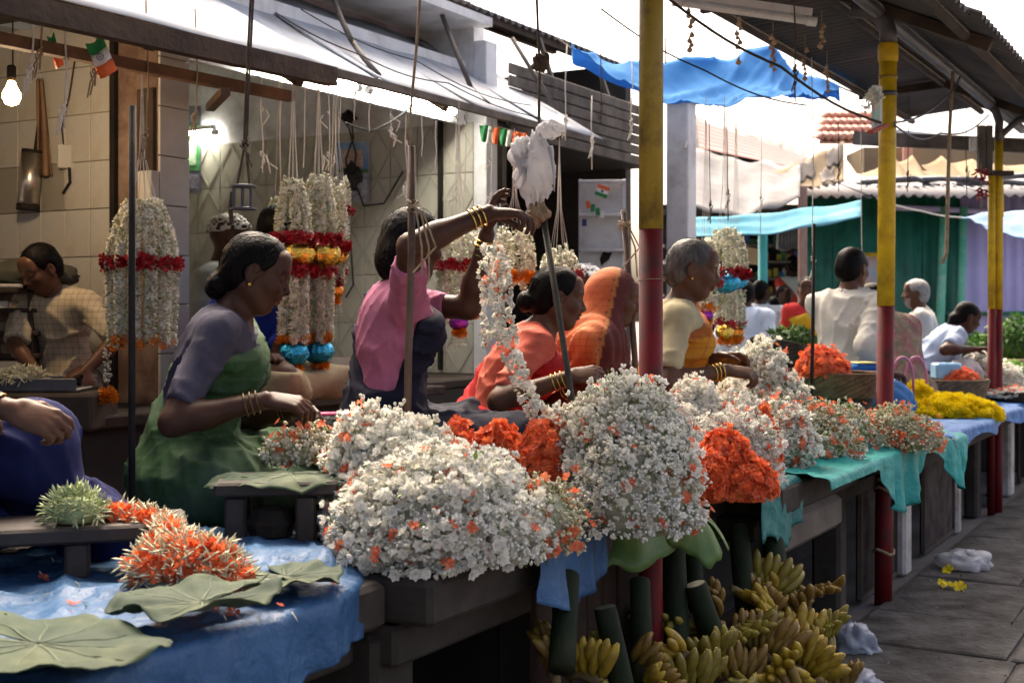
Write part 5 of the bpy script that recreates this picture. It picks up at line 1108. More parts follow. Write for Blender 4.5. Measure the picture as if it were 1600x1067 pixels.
def t_plump(n=4):
    V = []; Q = []; prof = ((.12, .10), (.44, .62), (.38, 1.10))
    for r, z in prof:
        for k in range(n): V.append((r * math.cos(2 * math.pi * k / n + z), r * math.sin(2 * math.pi * k / n + z), z))
    V.append((0, 0, 1.36)); m = len(V) - 1
    for k in range(n):
        j = (k + 1) % n
        for i in range(2): Q.append((i * n + k, i * n + j, i * n + n + j, i * n + n + k))
        Q.append((2 * n + k, 2 * n + j, m, m))
    return tmpl(V, Q)
def t_trio():
    v, q = t_plump(4); VV = []; QQ = []
    for k in range(3):
        a = k * 2.1; m = np.array(Matrix.Rotation(a, 3, 'Z') @ Matrix.Rotation(.60, 3, 'Y')); VV.append(v @ m.T * (1 - .08 * k)); QQ.append(q + k * len(v))
    return np.concatenate(VV), np.concatenate(QQ)
def t_leaf():
    V = [(0, 0, 0), (.35, .28, .2), (1.1, 0, .45), (.35, -.28, .2)]; return tmpl(V, [(0, 1, 2, 3)])
def t_pom(n=34):
    V = []; Q = []
    for k in range(n):
        z = 1 - 1.7 * (k + .5) / n; r = math.sqrt(max(0, 1 - z * z)); a = k * 2.39996; d = Vector((r * math.cos(a), r * math.sin(a), z)); s_ = d.orthogonal().normalized(); u = d.cross(s_); m = len(V)
        for p in (d * .55 + s_ * .10, d * .98 + s_ * .24 + u * .04, d * 1.08 + u * .12, d * .98 - s_ * .24, d * .55 - s_ * .10): V.append(tuple(p))
        Q += [(m, m + 1, m + 3, m + 4), (m + 1, m + 2, m + 3, m + 3)]
    return tmpl(V, Q)
TP = dict(open=t_open(), bud=t_plump(), trio=t_trio(), long=t_bud(.17, 2.4, 3), frill=t_frill(), leaf=t_leaf(), pom=t_pom(22), tiny=t_bud(.34, 1.5, 3))
def scat(t, P, N_, S, tilt=.5):
    tv, tf = t; n = len(P); N_ = N_ + RNG.normal(0, tilt, (n, 3)); N_ /= np.linalg.norm(N_, axis=1)[:, None] + 1e-9
    a = RNG.normal(size=(n, 3)); a -= N_ * (a * N_).sum(1)[:, None]; a /= np.linalg.norm(a, axis=1)[:, None] + 1e-9; b = np.cross(N_, a)
    S = np.broadcast_to(S, (n,)); V = P[:, None] + S[:, None, None] * (tv[None, :, 0:1] * a[:, None] + tv[None, :, 1:2] * b[:, None] + tv[None, :, 2:3] * N_[:, None])
    Q = (tf[None] + (np.arange(n) * len(tv))[:, None, None]).reshape(-1, 4); return V.reshape(-1, 3), Q
def tris_ok(Q): return Q
def qmesh(name, V, Q, mat, parent, smooth=False, local=False):
    """quads where a repeated last index means a triangle"""
    tri = Q[:, 2] == Q[:, 3]
    org = np.array(ORG[parent.name]) if not local else 0
    V = np.asarray(V) - org; me = bpy.data.meshes.new(name); q4 = Q[~tri]; q3 = Q[tri][:, :3]
    me.vertices.add(len(V)); me.vertices.foreach_set('co', V.astype(np.float32).ravel())
    nl = q4.size + q3.size; me.loops.add(nl); me.loops.foreach_set('vertex_index', np.concatenate([q4.ravel(), q3.ravel()]).astype(np.int32))
    me.polygons.add(len(q4) + len(q3)); st = np.concatenate([np.arange(len(q4)) * 4, q4.size + np.arange(len(q3)) * 3]); tot = np.concatenate([np.full(len(q4), 4), np.full(len(q3), 3)])
    me.polygons.foreach_set('loop_start', st.astype(np.int32)); me.polygons.foreach_set('loop_total', tot.astype(np.int32)); me.update(calc_edges=True); me.materials.append(mat)
    if smooth: me.polygons.foreach_set('use_smooth', np.ones(len(me.polygons), bool))
    return link(name, me, parent)
m_jas = M('jasmine_white', (.84, .82, .72), (.89, .88, .81), 30, .6, island=.06, trans=.32, spec=.25)
m_jasb = M('jasmine_bud', (.68, .70, .54), (.80, .80, .69), 30, .5, island=.14, trans=.12, spec=.3)
m_crm = M('cream_bud', (.62, .60, .38), (.76, .73, .53), 30, .5, island=.25, trans=.12, spec=.3)
m_org = M('crossandra_orange', (.88, .15, .045), (.92, .24, .09), 20, .6, island=.30, trans=.45, spec=.25)
m_orgp = M('coral_petal', (.84, .16, .07), (.90, .28, .15), 20, .6, island=.25, trans=.4, spec=.25)
m_ros = M('rose_red', (.30, .006, .014), (.42, .012, .022), 20, .5, island=.4, trans=.1, spec=.3)
m_mary = M('marigold_yellow', (.88, .66, .012), (.92, .76, .03), 20, .6, island=.15, trans=.35, spec=.25)
m_maro = M('marigold_orange', (.78, .20, .008), (.84, .28, .015), 20, .6, island=.3, trans=.2, spec=.25)
m_stem = M('stem_green', (.10, .20, .03), (.20, .31, .06), 20, .6, island=.4, trans=.15)
m_pgrn = M('pale_green_bud', (.36, .44, .20), (.54, .60, .34), 20, .55, island=.3, trans=.12)
m_core = M('garland_core', (.30, .32, .20), (.44, .44, .34), 60, .9)
m_corer = M('orange_core', (.55, .07, .025), (.42, .06, .02), 30, .9); m_corey = M('yellow_core', (.75, .5, .012), (.8, .55, .015), 30, .9)
KINDS_ = {'open': ('open', m_jas, 'white_flowers', .0148), 'tri': ('trio', m_jas, 'white_blossoms', .0120), 'bud': ('bud', m_jasb, 'flower_buds', .0112), 'crm': ('bud', m_crm, 'cream_buds', .0110), 'or': ('frill', m_org, 'orange_petals', .0125), 'co': ('frill', m_orgp, 'coral_petals', .0110),
          'gr': ('long', m_stem, 'green_stems', .0095), 'lf': ('leaf', m_stem, 'small_leaves', .020), 'yel': ('pom', m_mary, 'marigold_heads', .021), 'maro': ('pom', m_maro, 'orange_heads', .017), 'ros': ('frill', m_ros, 'rose_petals', .016), 'lng': ('long', m_crm, 'long_buds', .0135), 'pg': ('long', m_pgrn, 'pale_buds', .0125)}
def spiral(c, r, rows, rng, zmin, jit=.35):
    """points of a garland string coiled up over an ellipsoid, with the outward normal"""
    out = []
    for k in range(rows):
        ph0 = math.pi * (k + .5) / rows * .74 ; nloc = 60; o = rng.uniform(0, 6.28); tl = rng.uniform(-.14, .14)
        for i in range(nloc):
            a = 2 * math.pi * i / nloc; ph = ph0 + tl * math.sin(a + o) + .05 * math.sin(3 * a + o)
            q = Vector((math.sin(ph) * math.cos(a), math.sin(ph) * math.sin(a), math.cos(ph))); bump = 1 + .06 * math.sin(a * 4 + o) + rng.uniform(-.02, .02)
            p = Vector((c[0] + r[0] * q.x * bump, c[1] + r[1] * q.y * bump, c[2] + r[2] * q.z * bump))
            if p.z > zmin: out.append((p, Vector((q.x / r[0], q.y / r[1], q.z / r[2])).normalized(), ph))
    return out
def heap(label, lobes, mix, n, coil=.030, cat='flower heap', core=None, name='flower_heap', zmin=TZ, sizes=1.0, tilt=.45, group='flower heaps on the counter', coils=True, seed=1):
    """lobes: (centre, radii); flowers sit on coiled strings over each lobe; n flowers per square metre of lobe"""
    rng = random.Random(seed); c0 = Vector(lobes[0][0]); t = thing(name, label, cat, Vector((c0.x, c0.y, zmin)), group)
    P = []; N_ = []; core_b = MB()
    for c, r in lobes:
        c = Vector(c); core_b.lathe([(max(.001, r[0] * .84 * math.sin(a)), r[2] * .84 * math.cos(a)) for a in [math.pi * (1 - i / 9) for i in range(10)]], c, 16, sy=r[1] / r[0]); core_b.v = [(a_, b_, max(c_, zmin + .002)) for a_, b_, c_ in core_b.v]
        area = 2 * math.pi * ((r[0] * r[1]) + r[2] * (r[0] + r[1]) / 2); m = int(n * area)
        if coils:
            sp = spiral(c, [q - coil * .55 for q in r], max(3, int(1.35 * (r[2] + min(r[0], r[1])) / (2 * coil))), rng, zmin - .02)
            if not sp: continue
            wts = np.array([math.sin(max(.12, s_[2])) for s_ in sp]); wts /= wts.sum(); ii = RNG.choice(len(sp), m, p=wts)
            cp = np.array([sp[i][0] for i in ii]); cn = np.array([sp[i][1] for i in ii])
            rd = RNG.normal(size=(m, 3)) + cn * 1.1; rd /= np.linalg.norm(rd, axis=1)[:, None]; pp = cp + RNG.normal(0, .010, (m, 3)) + rd * coil * RNG.uniform(.72, 1.05, (m, 1)); nn = rd
            m2 = int(m * .45); z = RNG.uniform(-.45, 1, m2); a = RNG.uniform(0, 2 * np.pi, m2); q = np.sqrt(1 - z * z); d_ = np.stack([q * np.cos(a), q * np.sin(a), z], 1)
            pp = np.concatenate([pp, np.array(c) + d_ * np.array(r) * RNG.uniform(.86, .95, m2)[:, None]]); n2 = d_ / np.array(r); nn = np.concatenate([nn, n2 / np.linalg.norm(n2, axis=1)[:, None]])
        else:
            z = RNG.uniform(-.25, 1, m); a = RNG.uniform(0, 2 * np.pi, m); q = np.sqrt(1 - z * z); d_ = np.stack([q * np.cos(a), q * np.sin(a), z], 1)
            bump = 1 + .09 * np.sin(a * 4 + z * 6 + seed) * np.sin(z * 5 + a * 2) + .06 * np.sin(a * 9 - z * 9)
            pp = np.array(c) + d_ * np.array(r) * (bump * RNG.uniform(.90, 1.04, m))[:, None]; nn = d_ / np.array(r); nn /= np.linalg.norm(nn, axis=1)[:, None]
        P.append(pp); N_.append(nn)
    P = np.concatenate(P); N_ = np.concatenate(N_); ok = P[:, 2] > zmin + .004
    for c, r in lobes:
        ok &= ((((P - np.array(c)) / np.array(r)) ** 2).sum(1) > .70)
    P, N_ = P[ok], N_[ok]; order = RNG.permutation(len(P)); P, N_ = P[order], N_[order]; tot = sum(f for _, f in mix); a = 0
    cb2 = core_b.build('packed_core', core or m_core, t, smooth=True); cb2['kind'] = 'stuff'
    for kd, fr in mix:
        b = a + int(len(P) * fr / tot); tp, mt, nm, sz = KINDS_[kd]
        if b > a:
            pk, nk_ = P[a:b], N_[a:b]
            if kd in ('or', 'co') and fr / tot < .25:      # loose blossoms come in little clusters
                m = max(1, len(pk) // 2); pk = np.repeat(pk[:m], 2, 0) + RNG.normal(0, .007, (m * 2, 3)); nk_ = np.repeat(nk_[:m], 2, 0); pk = pk + nk_ * .006
            if kd == 'gr': pk = pk - nk_ * .010
            v, q = scat(TP[tp], pk, nk_, sz * sizes * RNG.uniform(.75, 1.2, len(pk)), tilt); o = qmesh(nm, v, q, mt, t, smooth=tp in ('bud', 'trio')); o['kind'] = 'stuff'
        a = b
    return t
WMIX = [('open', .40), ('tri', .26), ('bud', .20), ('gr', .12), ('lf', .015), ('co', .030)]
def LB(px, d, zt, rx, ry, zb=TZ, up=.32):
    """a lobe standing on zb with its top at zt"""
    p = W(px, 0, d); c = zb + (zt - zb) * up; return (Vector((p.x, p.y, c)), (rx, ry, zt - c))
def zy(y, d): return CH + (HY - y) / F * d
DEN = 7200
heap('front mound of coiled white jasmine strings spilling at the counter edge', [LB(684, 2.98, zy(712, 2.98), .225, .19), LB(760, 3.16, zy(712, 3.16), .12, .12), LB(600, 2.95, zy(800, 2.95), .11, .12)], WMIX, DEN, seed=1)
heap('white jasmine mound behind the front mound with scattered coral blossoms', [LB(625, 3.32, zy(655, 3.32), .175, .16), LB(575, 3.30, zy(645, 3.3), .10, .12), LB(570, 3.18, zy(745, 3.18), .085, .12)], [('open', .38), ('tri', .24), ('bud', .18), ('gr', .13), ('co', .06)], DEN, seed=2)
heap('red orange blossom heap between the white mounds', [LB(848, 3.50, zy(666, 3.5), .095, .10), LB(778, 3.58, zy(668, 3.58), .10, .09), LB(715, 3.62, zy(664, 3.62), .07, .08)], [('or', .62), ('co', .34), ('gr', .04)], 10500, core=m_corer, coils=False, seed=3)
heap('small posy of cream buds and coral blossoms by the blue sheet corner', [LB(848, 3.10, zy(748, 3.1), .085, .085)], [('crm', .62), ('co', .12), ('gr', .22)], DEN, coil=.022, seed=4)
heap('tallest white jasmine heap in front of the near pole', [LB(982, 3.46, zy(594, 3.46), .172, .15, up=.36), LB(905, 3.52, zy(630, 3.52), .085, .10), LB(1000, 3.34, zy(662, 3.34), .15, .10, zb=TZ + .02)], [('open', .14), ('tri', .34), ('bud', .28), ('gr', .21), ('co', .035)], DEN, seed=5)
heap('bright red orange blossom heap at the counter edge', [LB(1132, 3.98, zy(676, 3.98), .085, .10), LB(1165, 3.93, zy(718, 3.93), .085, .10), LB(1108, 3.90, zy(706, 3.9), .06, .08)], [('or', .62), ('co', .34), ('gr', .04)], 10500, core=m_corer, coils=False, seed=6)
heap('pinkish white jasmine coil behind the red orange heap', [LB(1085, 4.45, zy(600, 4.45), .105, .12), LB(1060, 4.3, zy(640, 4.3), .10, .10)], [('open', .5), ('tri', .34), ('gr', .05), ('co', .04)], DEN, seed=7)
heap('white jasmine coil beside the dark teal sheet', [LB(1150, 4.42, zy(620, 4.42), .10, .12), LB(1175, 4.25, zy(655, 4.25), .085, .09), LB(1130, 4.2, zy(650, 4.2), .08, .09)], [('open', .36), ('tri', .26), ('bud', .2), ('gr', .12), ('co', .05)], DEN, seed=8)
heap('tall cone of white jasmine before the tilted dark basket', [LB(1190, 5.30, zy(536, 5.3), .125, .13, zb=TZ + .12, up=.25), LB(1215, 5.22, zy(585, 5.22), .13, .12, zb=TZ + .1), LB(1160, 5.2, zy(590, 5.2), .11, .1, zb=TZ + .1), LB(1195, 5.2, zy(640, 5.2), .16, .12)], [('open', .30), ('tri', .22), ('bud', .20), ('gr', .20), ('co', .04), ('lf', .03)], DEN, seed=9)
heap('string of orange blossoms winding beside the white coil', [LB(1192, 4.36, zy(640, 4.36), .035, .05), LB(1203, 4.30, zy(662, 4.3), .03, .05)], [('or', 1)], 9000, core=m_corer, coils=False, seed=10)
heap('white and coral strings lying left of the green mixed heap', [LB(1238, 4.75, zy(640, 4.75), .085, .09), LB(1215, 4.9, zy(628, 4.9), .08, .09)], [('open', .15), ('tri', .3), ('bud', .22), ('gr', .14), ('co', .12)], DEN, seed=11)
heap('leafy mixed heap of cream buds at the teal sheet', [LB(1280, 5.05, zy(632, 5.05), .12, .12), LB(1318, 5.35, zy(636, 5.35), .11, .11), LB(1290, 4.98, zy(665, 4.98), .13, .09)], [('crm', .50), ('gr', .26), ('lf', .10), ('co', .06), ('tri', .1)], DEN, coil=.024, seed=12)
heap('cream and coral mixed heap at the corner of the teal sheet', [LB(1398, 5.45, zy(636, 5.45), .13, .12), LB(1435, 5.38, zy(658, 5.38), .10, .10), LB(1360, 5.40, zy(655, 5.4), .10, .10)], [('crm', .60), ('co', .10), ('gr', .20), ('lf', .06)], DEN, coil=.024, seed=13)
def marig(label, lobes, seed): return heap(label, lobes, [('yel', 1)], 2300, core=m_corey, coils=False, seed=seed, sizes=.85, tilt=.2)
marig('flat heap of bright yellow marigolds on the sky blue sheet', [LB(1478, 7.0, zy(618, 7.0), .27, .19, up=.2), LB(1432, 7.1, zy(599, 7.1), .10, .10), LB(1530, 6.95, zy(628, 6.95), .11, .11, up=.2)], 14)
heap('orange blossom heap in the wide shallow basket', [LB(1285, 5.92, zy(545, 5.92), .115, .11, zb=1.0, up=.15), LB(1268, 5.92, zy(545, 5.92), .05, .06, zb=1.0)], [('co', .9), ('or', .1)], 7000, core=m_corer, coils=False, zmin=1.0, seed=15, group='flower heaps in baskets')
heap('orange blossom heap in the far basket by the last pole', [LB(1497, 8.0, zy(575, 8.0), .115, .11, zb=.87, up=.15)], [('co', 1)], 6000, core=m_corer, coils=False, zmin=.87, seed=16, group='flower heaps in baskets')
heap('white flower heap beside the last pole', [LB(1535, 8.5, zy(556, 8.5), .10, .10), LB(1572, 8.6, zy(572, 8.6), .12, .10)], [('open', .6), ('bud', .3), ('gr', .1)], 6500, seed=17, sizes=1.2)
heap('pinkish white loose flowers in the flat tray at the right edge', [LB(1583, 8.2, zy(608, 8.2), .20, .16, zb=.76)], [('open', .55), ('bud', .25), ('co', .2)], 6000, coils=False, zmin=.76, seed=18, sizes=1.2)
# loose buds on the left
zl_ = TZ + .03
heap('pile of long cream buds and orange blossoms on the folded leaf', [LB(290, 2.58, zy(842, 2.58), .105, .085, zb=zl_), LB(265, 2.70, zy(820, 2.7), .05, .05, zb=zl_), LB(335, 2.56, zy(880, 2.56), .07, .06, zb=zl_)], [('lng', .60), ('or', .36), ('gr', .04)], 11000, coils=False, zmin=zl_, seed=19, tilt=.9, cat='flower pile')
heap('small heap of pale green petals on the plank stool', [LB(118, 2.76, zy(770, 2.76), .055, .05, zb=.845)], [('pg', 1)], 14000, coils=False, zmin=.845, seed=20, tilt=.9, cat='flower pile', core=M('pale_core', (.3, .36, .18), None, 20, .8))
heap('trail of cream buds and orange petals along the plank stool', [LB(185, 2.80, zy(792, 2.8), .03, .03, zb=.845), LB(212, 2.80, zy(796, 2.8), .03, .03, zb=.845), LB(240, 2.78, zy(800, 2.78), .03, .03, zb=.835), LB(262, 2.74, zy(812, 2.74), .03, .03, zb=.80)], [('lng', .55), ('or', .45)], 9000, coils=False, zmin=.80, seed=21, tilt=.9, cat='flower pile')
heap('bunch of cream buds and coral blossoms on the small stool', [LB(465, 3.42, zy(672, 3.42), .055, .05, zb=.892), LB(500, 3.46, zy(668, 3.46), .05, .05, zb=.892), LB(435, 3.40, zy(690, 3.4), .03, .04, zb=.892)], [('crm', .50), ('co', .10), ('gr', .25), ('tri', .15)], DEN, coil=.02, zmin=.892, seed=22)
heap('yellow cream petals on the metal tray before the boy', [LB(35, 4.52, zy(580, 4.52), .07, .06, zb=zy(597, 4.52))], [('lng', 1)], 9000, coils=False, zmin=zy(597, 4.52), seed=23, tilt=.9, cat='flower pile')

# ---------------------------------------------------------------- garlands
def strand_mesh(path, r, mix, dens, core=.55, sizes=1.0, up=.0):
    """flowers standing out all round a string; path list of Vectors"""
    pts = np.array(path); seg = np.linalg.norm(np.diff(pts, axis=0), axis=1); cum = np.concatenate([[0], np.cumsum(seg)]); Ln = cum[-1]; n = int(Ln * dens)
    s_ = RNG.uniform(0, Ln, n); P = np.stack([np.interp(s_, cum, pts[:, k]) for k in range(3)], 1); T = np.stack([np.interp(np.minimum(s_ + .01, Ln), cum, pts[:, k]) - np.interp(np.maximum(s_ - .01, 0), cum, pts[:, k]) for k in range(3)], 1); T /= np.linalg.norm(T, axis=1)[:, None] + 1e-9
    a = RNG.normal(size=(n, 3)); a -= T * (a * T).sum(1)[:, None]; a /= np.linalg.norm(a, axis=1)[:, None]
    return P + a * (r * core), a - T * up, n
def add_strand(parent, path, r, mix, dens, sizes=1.0, name='strand', tilt=.25, up=.0, core=.45):
    P, N_, n = strand_mesh(path, r, mix, dens, core, sizes, up); tot = sum(f for _, f in mix); a = 0; first = None
    for kd, fr in mix:
        b = a + int(n * fr / tot); tp, mt, nm, sz = KINDS_[kd]
        if b > a:
            v, q = scat(TP['tiny' if tp == 'bud' and name == 'strand' else tp], P[a:b], N_[a:b], sz * sizes * RNG.uniform(.8, 1.15, b - a), tilt)
            if first is None:
                o = qmesh(name, v, q, mt, parent); first = o; ORG[o.name] = ORG[parent.name]
                if name != 'strand': o['kind'] = 'stuff'
            else:
                o = qmesh(nm, v, q, mt, first); o['kind'] = 'stuff'
        a = b
    return first
m_tgold = M('gold_tinsel', (.75, .45, .06), (.9, .62, .15), 30, .22, metal=1.0, bump=.8, bscale=60); m_tblue = M('blue_tinsel', (.02, .30, .55), (.04, .45, .70), 30, .22, metal=.9, bump=.8, bscale=60); m_tpur = M('purple_tinsel', (.28, .03, .42), (.42, .06, .58), 30, .22, metal=.9, bump=.8, bscale=60); m_tor = M('orange_tinsel', (.75, .22, .03), (.85, .35, .06), 30, .22, metal=.9, bump=.8, bscale=60)
def ball(parent, c, r, mat, name='tinsel_ball', squash=.85):
    b = MB(); n, k = 30, 12
    prof = [(max(.15, math.sin(math.pi * i / k)) * r, -math.cos(math.pi * i / k) * r * squash) for i in range(k + 1)]
    P = []
    for rr, z in prof:
        for j in range(n):
            a = 2 * math.pi * j / n; q = rr * (1 + .05 * (j % 2) + random.uniform(-.03, .03)); P.append(Vector(c) + Vector((q * math.cos(a), q * math.sin(a), z + random.uniform(-.03, .03) * r)))
    fc = [(i * n + j, i * n + (j + 1) % n, (i + 1) * n + (j + 1) % n, (i + 1) * n + j) for i in range(k) for j in range(n)] + [tuple(range(n - 1, -1, -1)), tuple(range(k * n, k * n + n))]
    return b.add(P, fc).build(name, mat, parent)
def ring(parent, c, r, kd, n=60, name='flower_ring', sizes=1.0, th=.018):
    a = RNG.uniform(0, 2 * np.pi, n); rr = r + RNG.normal(0, th * .3, n); P = np.array(c) + np.stack([rr * np.cos(a), rr * np.sin(a), RNG.normal(0, th * .5, n)], 1); N_ = np.stack([np.cos(a), np.sin(a), RNG.normal(0, .5, n)], 1)
    tp, mt, nm, sz = KINDS_[kd]; v, q = scat(TP[tp], P, N_, sz * sizes * RNG.uniform(.8, 1.2, n), .4); o = qmesh(name, v, q, mt, parent); o['kind'] = 'stuff'; return o
def garland(label, px, d, ytop, yband, ybot, wtop, wband, wbot, nst=7,  band='ros', ball_up=None, ball_low=None, low_ring='maro', ystr=60, mat_mix=None, hang=None, band2=False, tail=True, group='garlands hanging from the awning', r=.019):
    """strings from a hook, strands spreading to a flower band, then falling straight to a lower ring and tinsel ball"""
    c = lambda y: W(px, y, d); k = d / F; t = thing('garland', label, 'garland', c(ybot), group); mix = mat_mix or [('bud', .46), ('crm', .34), ('open', .10), ('gr', .10)]
    A = c(ytop); B = c(yband); D_ = c(ybot); hook = c(ystr)
    for i in range(nst):
        a = 2 * math.pi * (i + .5) / nst + .3; e = Vector((math.cos(a), math.sin(a), 0)); jt = random.uniform(.85, 1.15)
        p0 = A + e * wtop * k * .5 + Vector((0, 0, random.uniform(-.03, .03))); p1 = B + e * wband * k * .5; p2 = D_ + e * wbot * k * .5 + Vector((0, 0, random.uniform(-.02, .02)))
        path = [p0.lerp(p1, q / 4) + e * .012 * math.sin(q / 4 * 3.14) for q in range(5)]
        if ybot > yband + 8: path += [p1.lerp(p2, q / 5) for q in range(1, 6)]
        if ball_up: 
            pathA = path[:5]; p1b = p1.lerp(B, .25) + Vector((0, 0, -wband * k * 1.0)); pathB = [p1b.lerp(p2, q / 5) for q in range(6)]
            add_strand(t, pathA, r, mix, 1250, 1.0, up=.3)
            if len(pathB) > 1: add_strand(t, pathB, r, mix, 1250, 1.0, up=.3)
        else: add_strand(t, path, r, mix, 1250, 1.0, up=.3)
        MB().tube([p0, A.lerp(hook, .35) + e * .01, hook], .0013, 4).build('string', m_string, t)
    if band: ring(t, B, wband * k * .5 + .014, band, int(60 + wband * 1.2), 'flower_band', 1.1)
    if band2: ring(t, B + Vector((0, 0, -wband * k * .98)), wband * k * .42 + .010, 'ros', 60, 'flower_band', 1.1); ring(t, B + Vector((0, 0, -wband * k * 1.06)), wband * k * .42, 'lf', 14, 'leaf_ring', .9)
    if ball_up: ball(t, B + Vector((0, 0, -wband * k * .46)), wband * k * .66, ball_up[0], squash=.72)
    if low_ring:
        ring(t, D_ + Vector((0, 0, .0)), wbot * k * .5, low_ring, 26, 'flower_ring', .9)
    if ball_low:
        rb = ball_low[1] * k; ball(t, D_ + Vector((0, 0, -rb * .95)), rb, ball_low[0]); ring(t, D_ + Vector((0, 0, -rb * 1.9)), rb * .45, 'maro', 26, 'flower_ring', .9)
        if tail:
            for q in (-1, 1): add_strand(t, [D_ + Vector((q * .012, 0, -rb * 1.9)), D_ + Vector((q * .02, 0, -rb * 1.9 - .07))], .010, [('bud', 1)], 500, .8)
    elif tail and low_ring:
        pass
    return t
g1 = garland('full white garland with a red rose band before the brown pillar', 222, 4.55, 322, 412, 535, 46, 98, 88, 12, 'ros', None, None, 'maro', 95, r=.021)
dd = W(168, 545, 4.5); add_strand(g1, [dd, W(168, 600, 4.5)], .009, [('bud', 1)], 420, .9, 'tail_strand'); ring(g1, W(168, 618, 4.5), .016, 'maro', 40, 'tail_ball', .9)
garland('gold balled garland ending in a blue ball, nearest the green sari', 458, 5.15, 284, 374, 530, 16, 50, 36, 6, 'ros', (m_tgold, 55), (m_tblue, 24), 'maro', 85, band2=True, r=.018)
garland('gold balled garland with a blue end ball, middle of the three', 498, 5.3, 280, 374, 528, 16, 50, 34, 6, 'ros', (m_tgold, 55), (m_tblue, 23), 'maro', 95, band2=True, r=.018)
garland('slim gold balled garland at the right of the three', 522, 5.5, 290, 385, 440, 20, 32, 26, 4, 'ros', (m_tgold, 34), (m_tor, 15), 'ros', 105, band2=False, r=.016)
garland('small plain white garland left of the gold balled three', 436, 5.6, 318, 370, 400, 12, 18, 18, 3, None, None, None, None, 100, r=.015)
garland('white garland with a dark red band behind the slim one', 527, 5.9, 283, 330, 420, 24, 32, 28, 4, 'ros', None, None, 'ros', 110, r=.016)
garland('white garland with red band and purple balls behind the raised arm', 717, 5.6, 370, 414, 490, 46, 60, 56, 9, 'ros', None, (m_tpur, 15), 'maro', 160, r=.018)
garland('white garland over the red sari woman with an orange band', 804, 5.3, 366, 432, 450, 34, 52, 44, 6, 'maro', None, None, None, 200, r=.018)
garland('white garland with a red band beside the leaning stick', 874, 5.8, 388, 432, 470, 30, 48, 40, 6, 'ros', None, None, None, 215, r=.017)
garland('blue balled white garland ending in gold, behind the old woman', 1132, 6.1, 366, 425, 505, 22, 36, 26, 5, 'ros', (m_tblue, 36), (m_tgold, 14), 'ros', 150, r=.016)
garland('second blue balled garland with a gold end ball, at its right', 1150, 6.4, 372, 428, 508, 10, 26, 20, 4, 'ros', (m_tblue, 26), (m_tor, 12), 'ros', 150, r=.015)
garland('short white garland with a pink and blue end behind the old woman', 1103, 5.9, 378, 440, 482, 14, 28, 24, 4, 'ros', None, (m_tpur, 11), 'maro', 150, r=.015)
hg_ = thing('held_garland', 'long white flower string with coral blossoms held up by the pink bloused woman', 'garland', W(820, 640, 3.6))
HM = [('open', .25), ('tri', .36), ('bud', .18), ('co', .06), ('gr', .14)]
def hpath(pts): return [W(a, b, c) for a, b, c in pts]
add_strand(hg_, hpath(((768, 385, 3.66), (764, 430, 3.66), (770, 480, 3.65), (772, 540, 3.63))), .034, HM, 620, 1.0, 'looped_string', .5, core=.75)
add_strand(hg_, hpath(((782, 400, 3.68), (784, 450, 3.68), (790, 500, 3.66), (798, 548, 3.64), (812, 590, 3.62), (826, 620, 3.6), (838, 645, 3.58), (858, 655, 3.55), (880, 640, 3.52))), .026, HM, 560, 1.0, 'trailing_string', .5, core=.75)
MB().tube(hpath(((775, 372, 3.66), (770, 392, 3.66))), .004, 5).build('thread', m_string, hg_)
# ============================================================ baskets, bags, bananas, sticks, strings
def basket(label, c, r0, r1, h, mat, name='basket', tilt=(0, 0), group='woven baskets', n=44, rings=9, wall=.012):
    t = thing(name, label, 'basket', c, group, rot=(tilt[0], tilt[1], 0)); P = []; prof = [(r0 + (r1 - r0) * (i / rings) ** .7, h * i / rings) for i in range(rings + 1)]
    for i, (r, z) in enumerate(prof):
        for j in range(n):
            q = r + .0035 * (1 if (i + j) % 2 else -1) + random.uniform(-.001, .001); a = 2 * math.pi * j / n; P.append((q * math.cos(a), q * math.sin(a), z))
    m = len(P)
    for i, (r, z) in enumerate(prof):
        for j in range(n): a = 2 * math.pi * j / n; q = r - wall; P.append((q * math.cos(a), q * math.sin(a), z + (.008 if i == 0 else 0)))
    fc = []
    for i in range(rings):
        for j in range(n):
            k = (j + 1) % n; fc.append((i * n + j, i * n + k, i * n + n + k, i * n + n + j)); fc.append((m + i * n + j, m + i * n + n + j, m + i * n + n + k, m + i * n + k))
    for j in range(n): k = (j + 1) % n; fc.append((rings * n + j, rings * n + k, m + rings * n + k, m + rings * n + j))
    fc.append(tuple(range(n - 1, -1, -1))); fc.append(tuple(m + j for j in range(n)))
    MB().add(P, fc).build('wall', mat, t, local=True)
    b = MB(); rr = prof[-1][0] - wall / 2
    for ph in (0, .5): b.tube([Vector((rr * math.cos(2 * math.pi * j / 40), rr * math.sin(2 * math.pi * j / 40), h + .004 * math.sin(2 * math.pi * j / 40 * 20 + ph * 6.28))) + Vector((0, 0, .004)) for j in range(41)], .0075, 6)
    b.build('rim', mat, t, smooth=True, local=True); return t
def gp(px, d, z): p = W(px, 0, d); return Vector((p.x, p.y, z))
basket('brown shallow basket under the orange blossoms by the middle pole', gp(1318, 5.95, .905), .15, .185, .105, m_wick)
basket('dark basket below the orange blossom basket', gp(1305, 6.0, TZ + .012), .15, .17, .17, m_wickd)
basket('dark basket tipped towards the white jasmine cone', gp(1216, 7.0, 1.01), .12, .175, .11, m_wickd, tilt=(-.10, .22))
basket('brown upturned basket under the tipped dark basket', gp(1228, 7.0, TZ + .012), .19, .16, .26, m_wick)
basket('wide brown basket under the far orange blossoms', gp(1482, 8.05, TZ + .015), .20, .245, .135, m_wick)
basket('flat dark tray under loose pink white flowers at the right edge', gp(1583, 8.25, TZ + .012), .20, .23, .05, m_wickd)
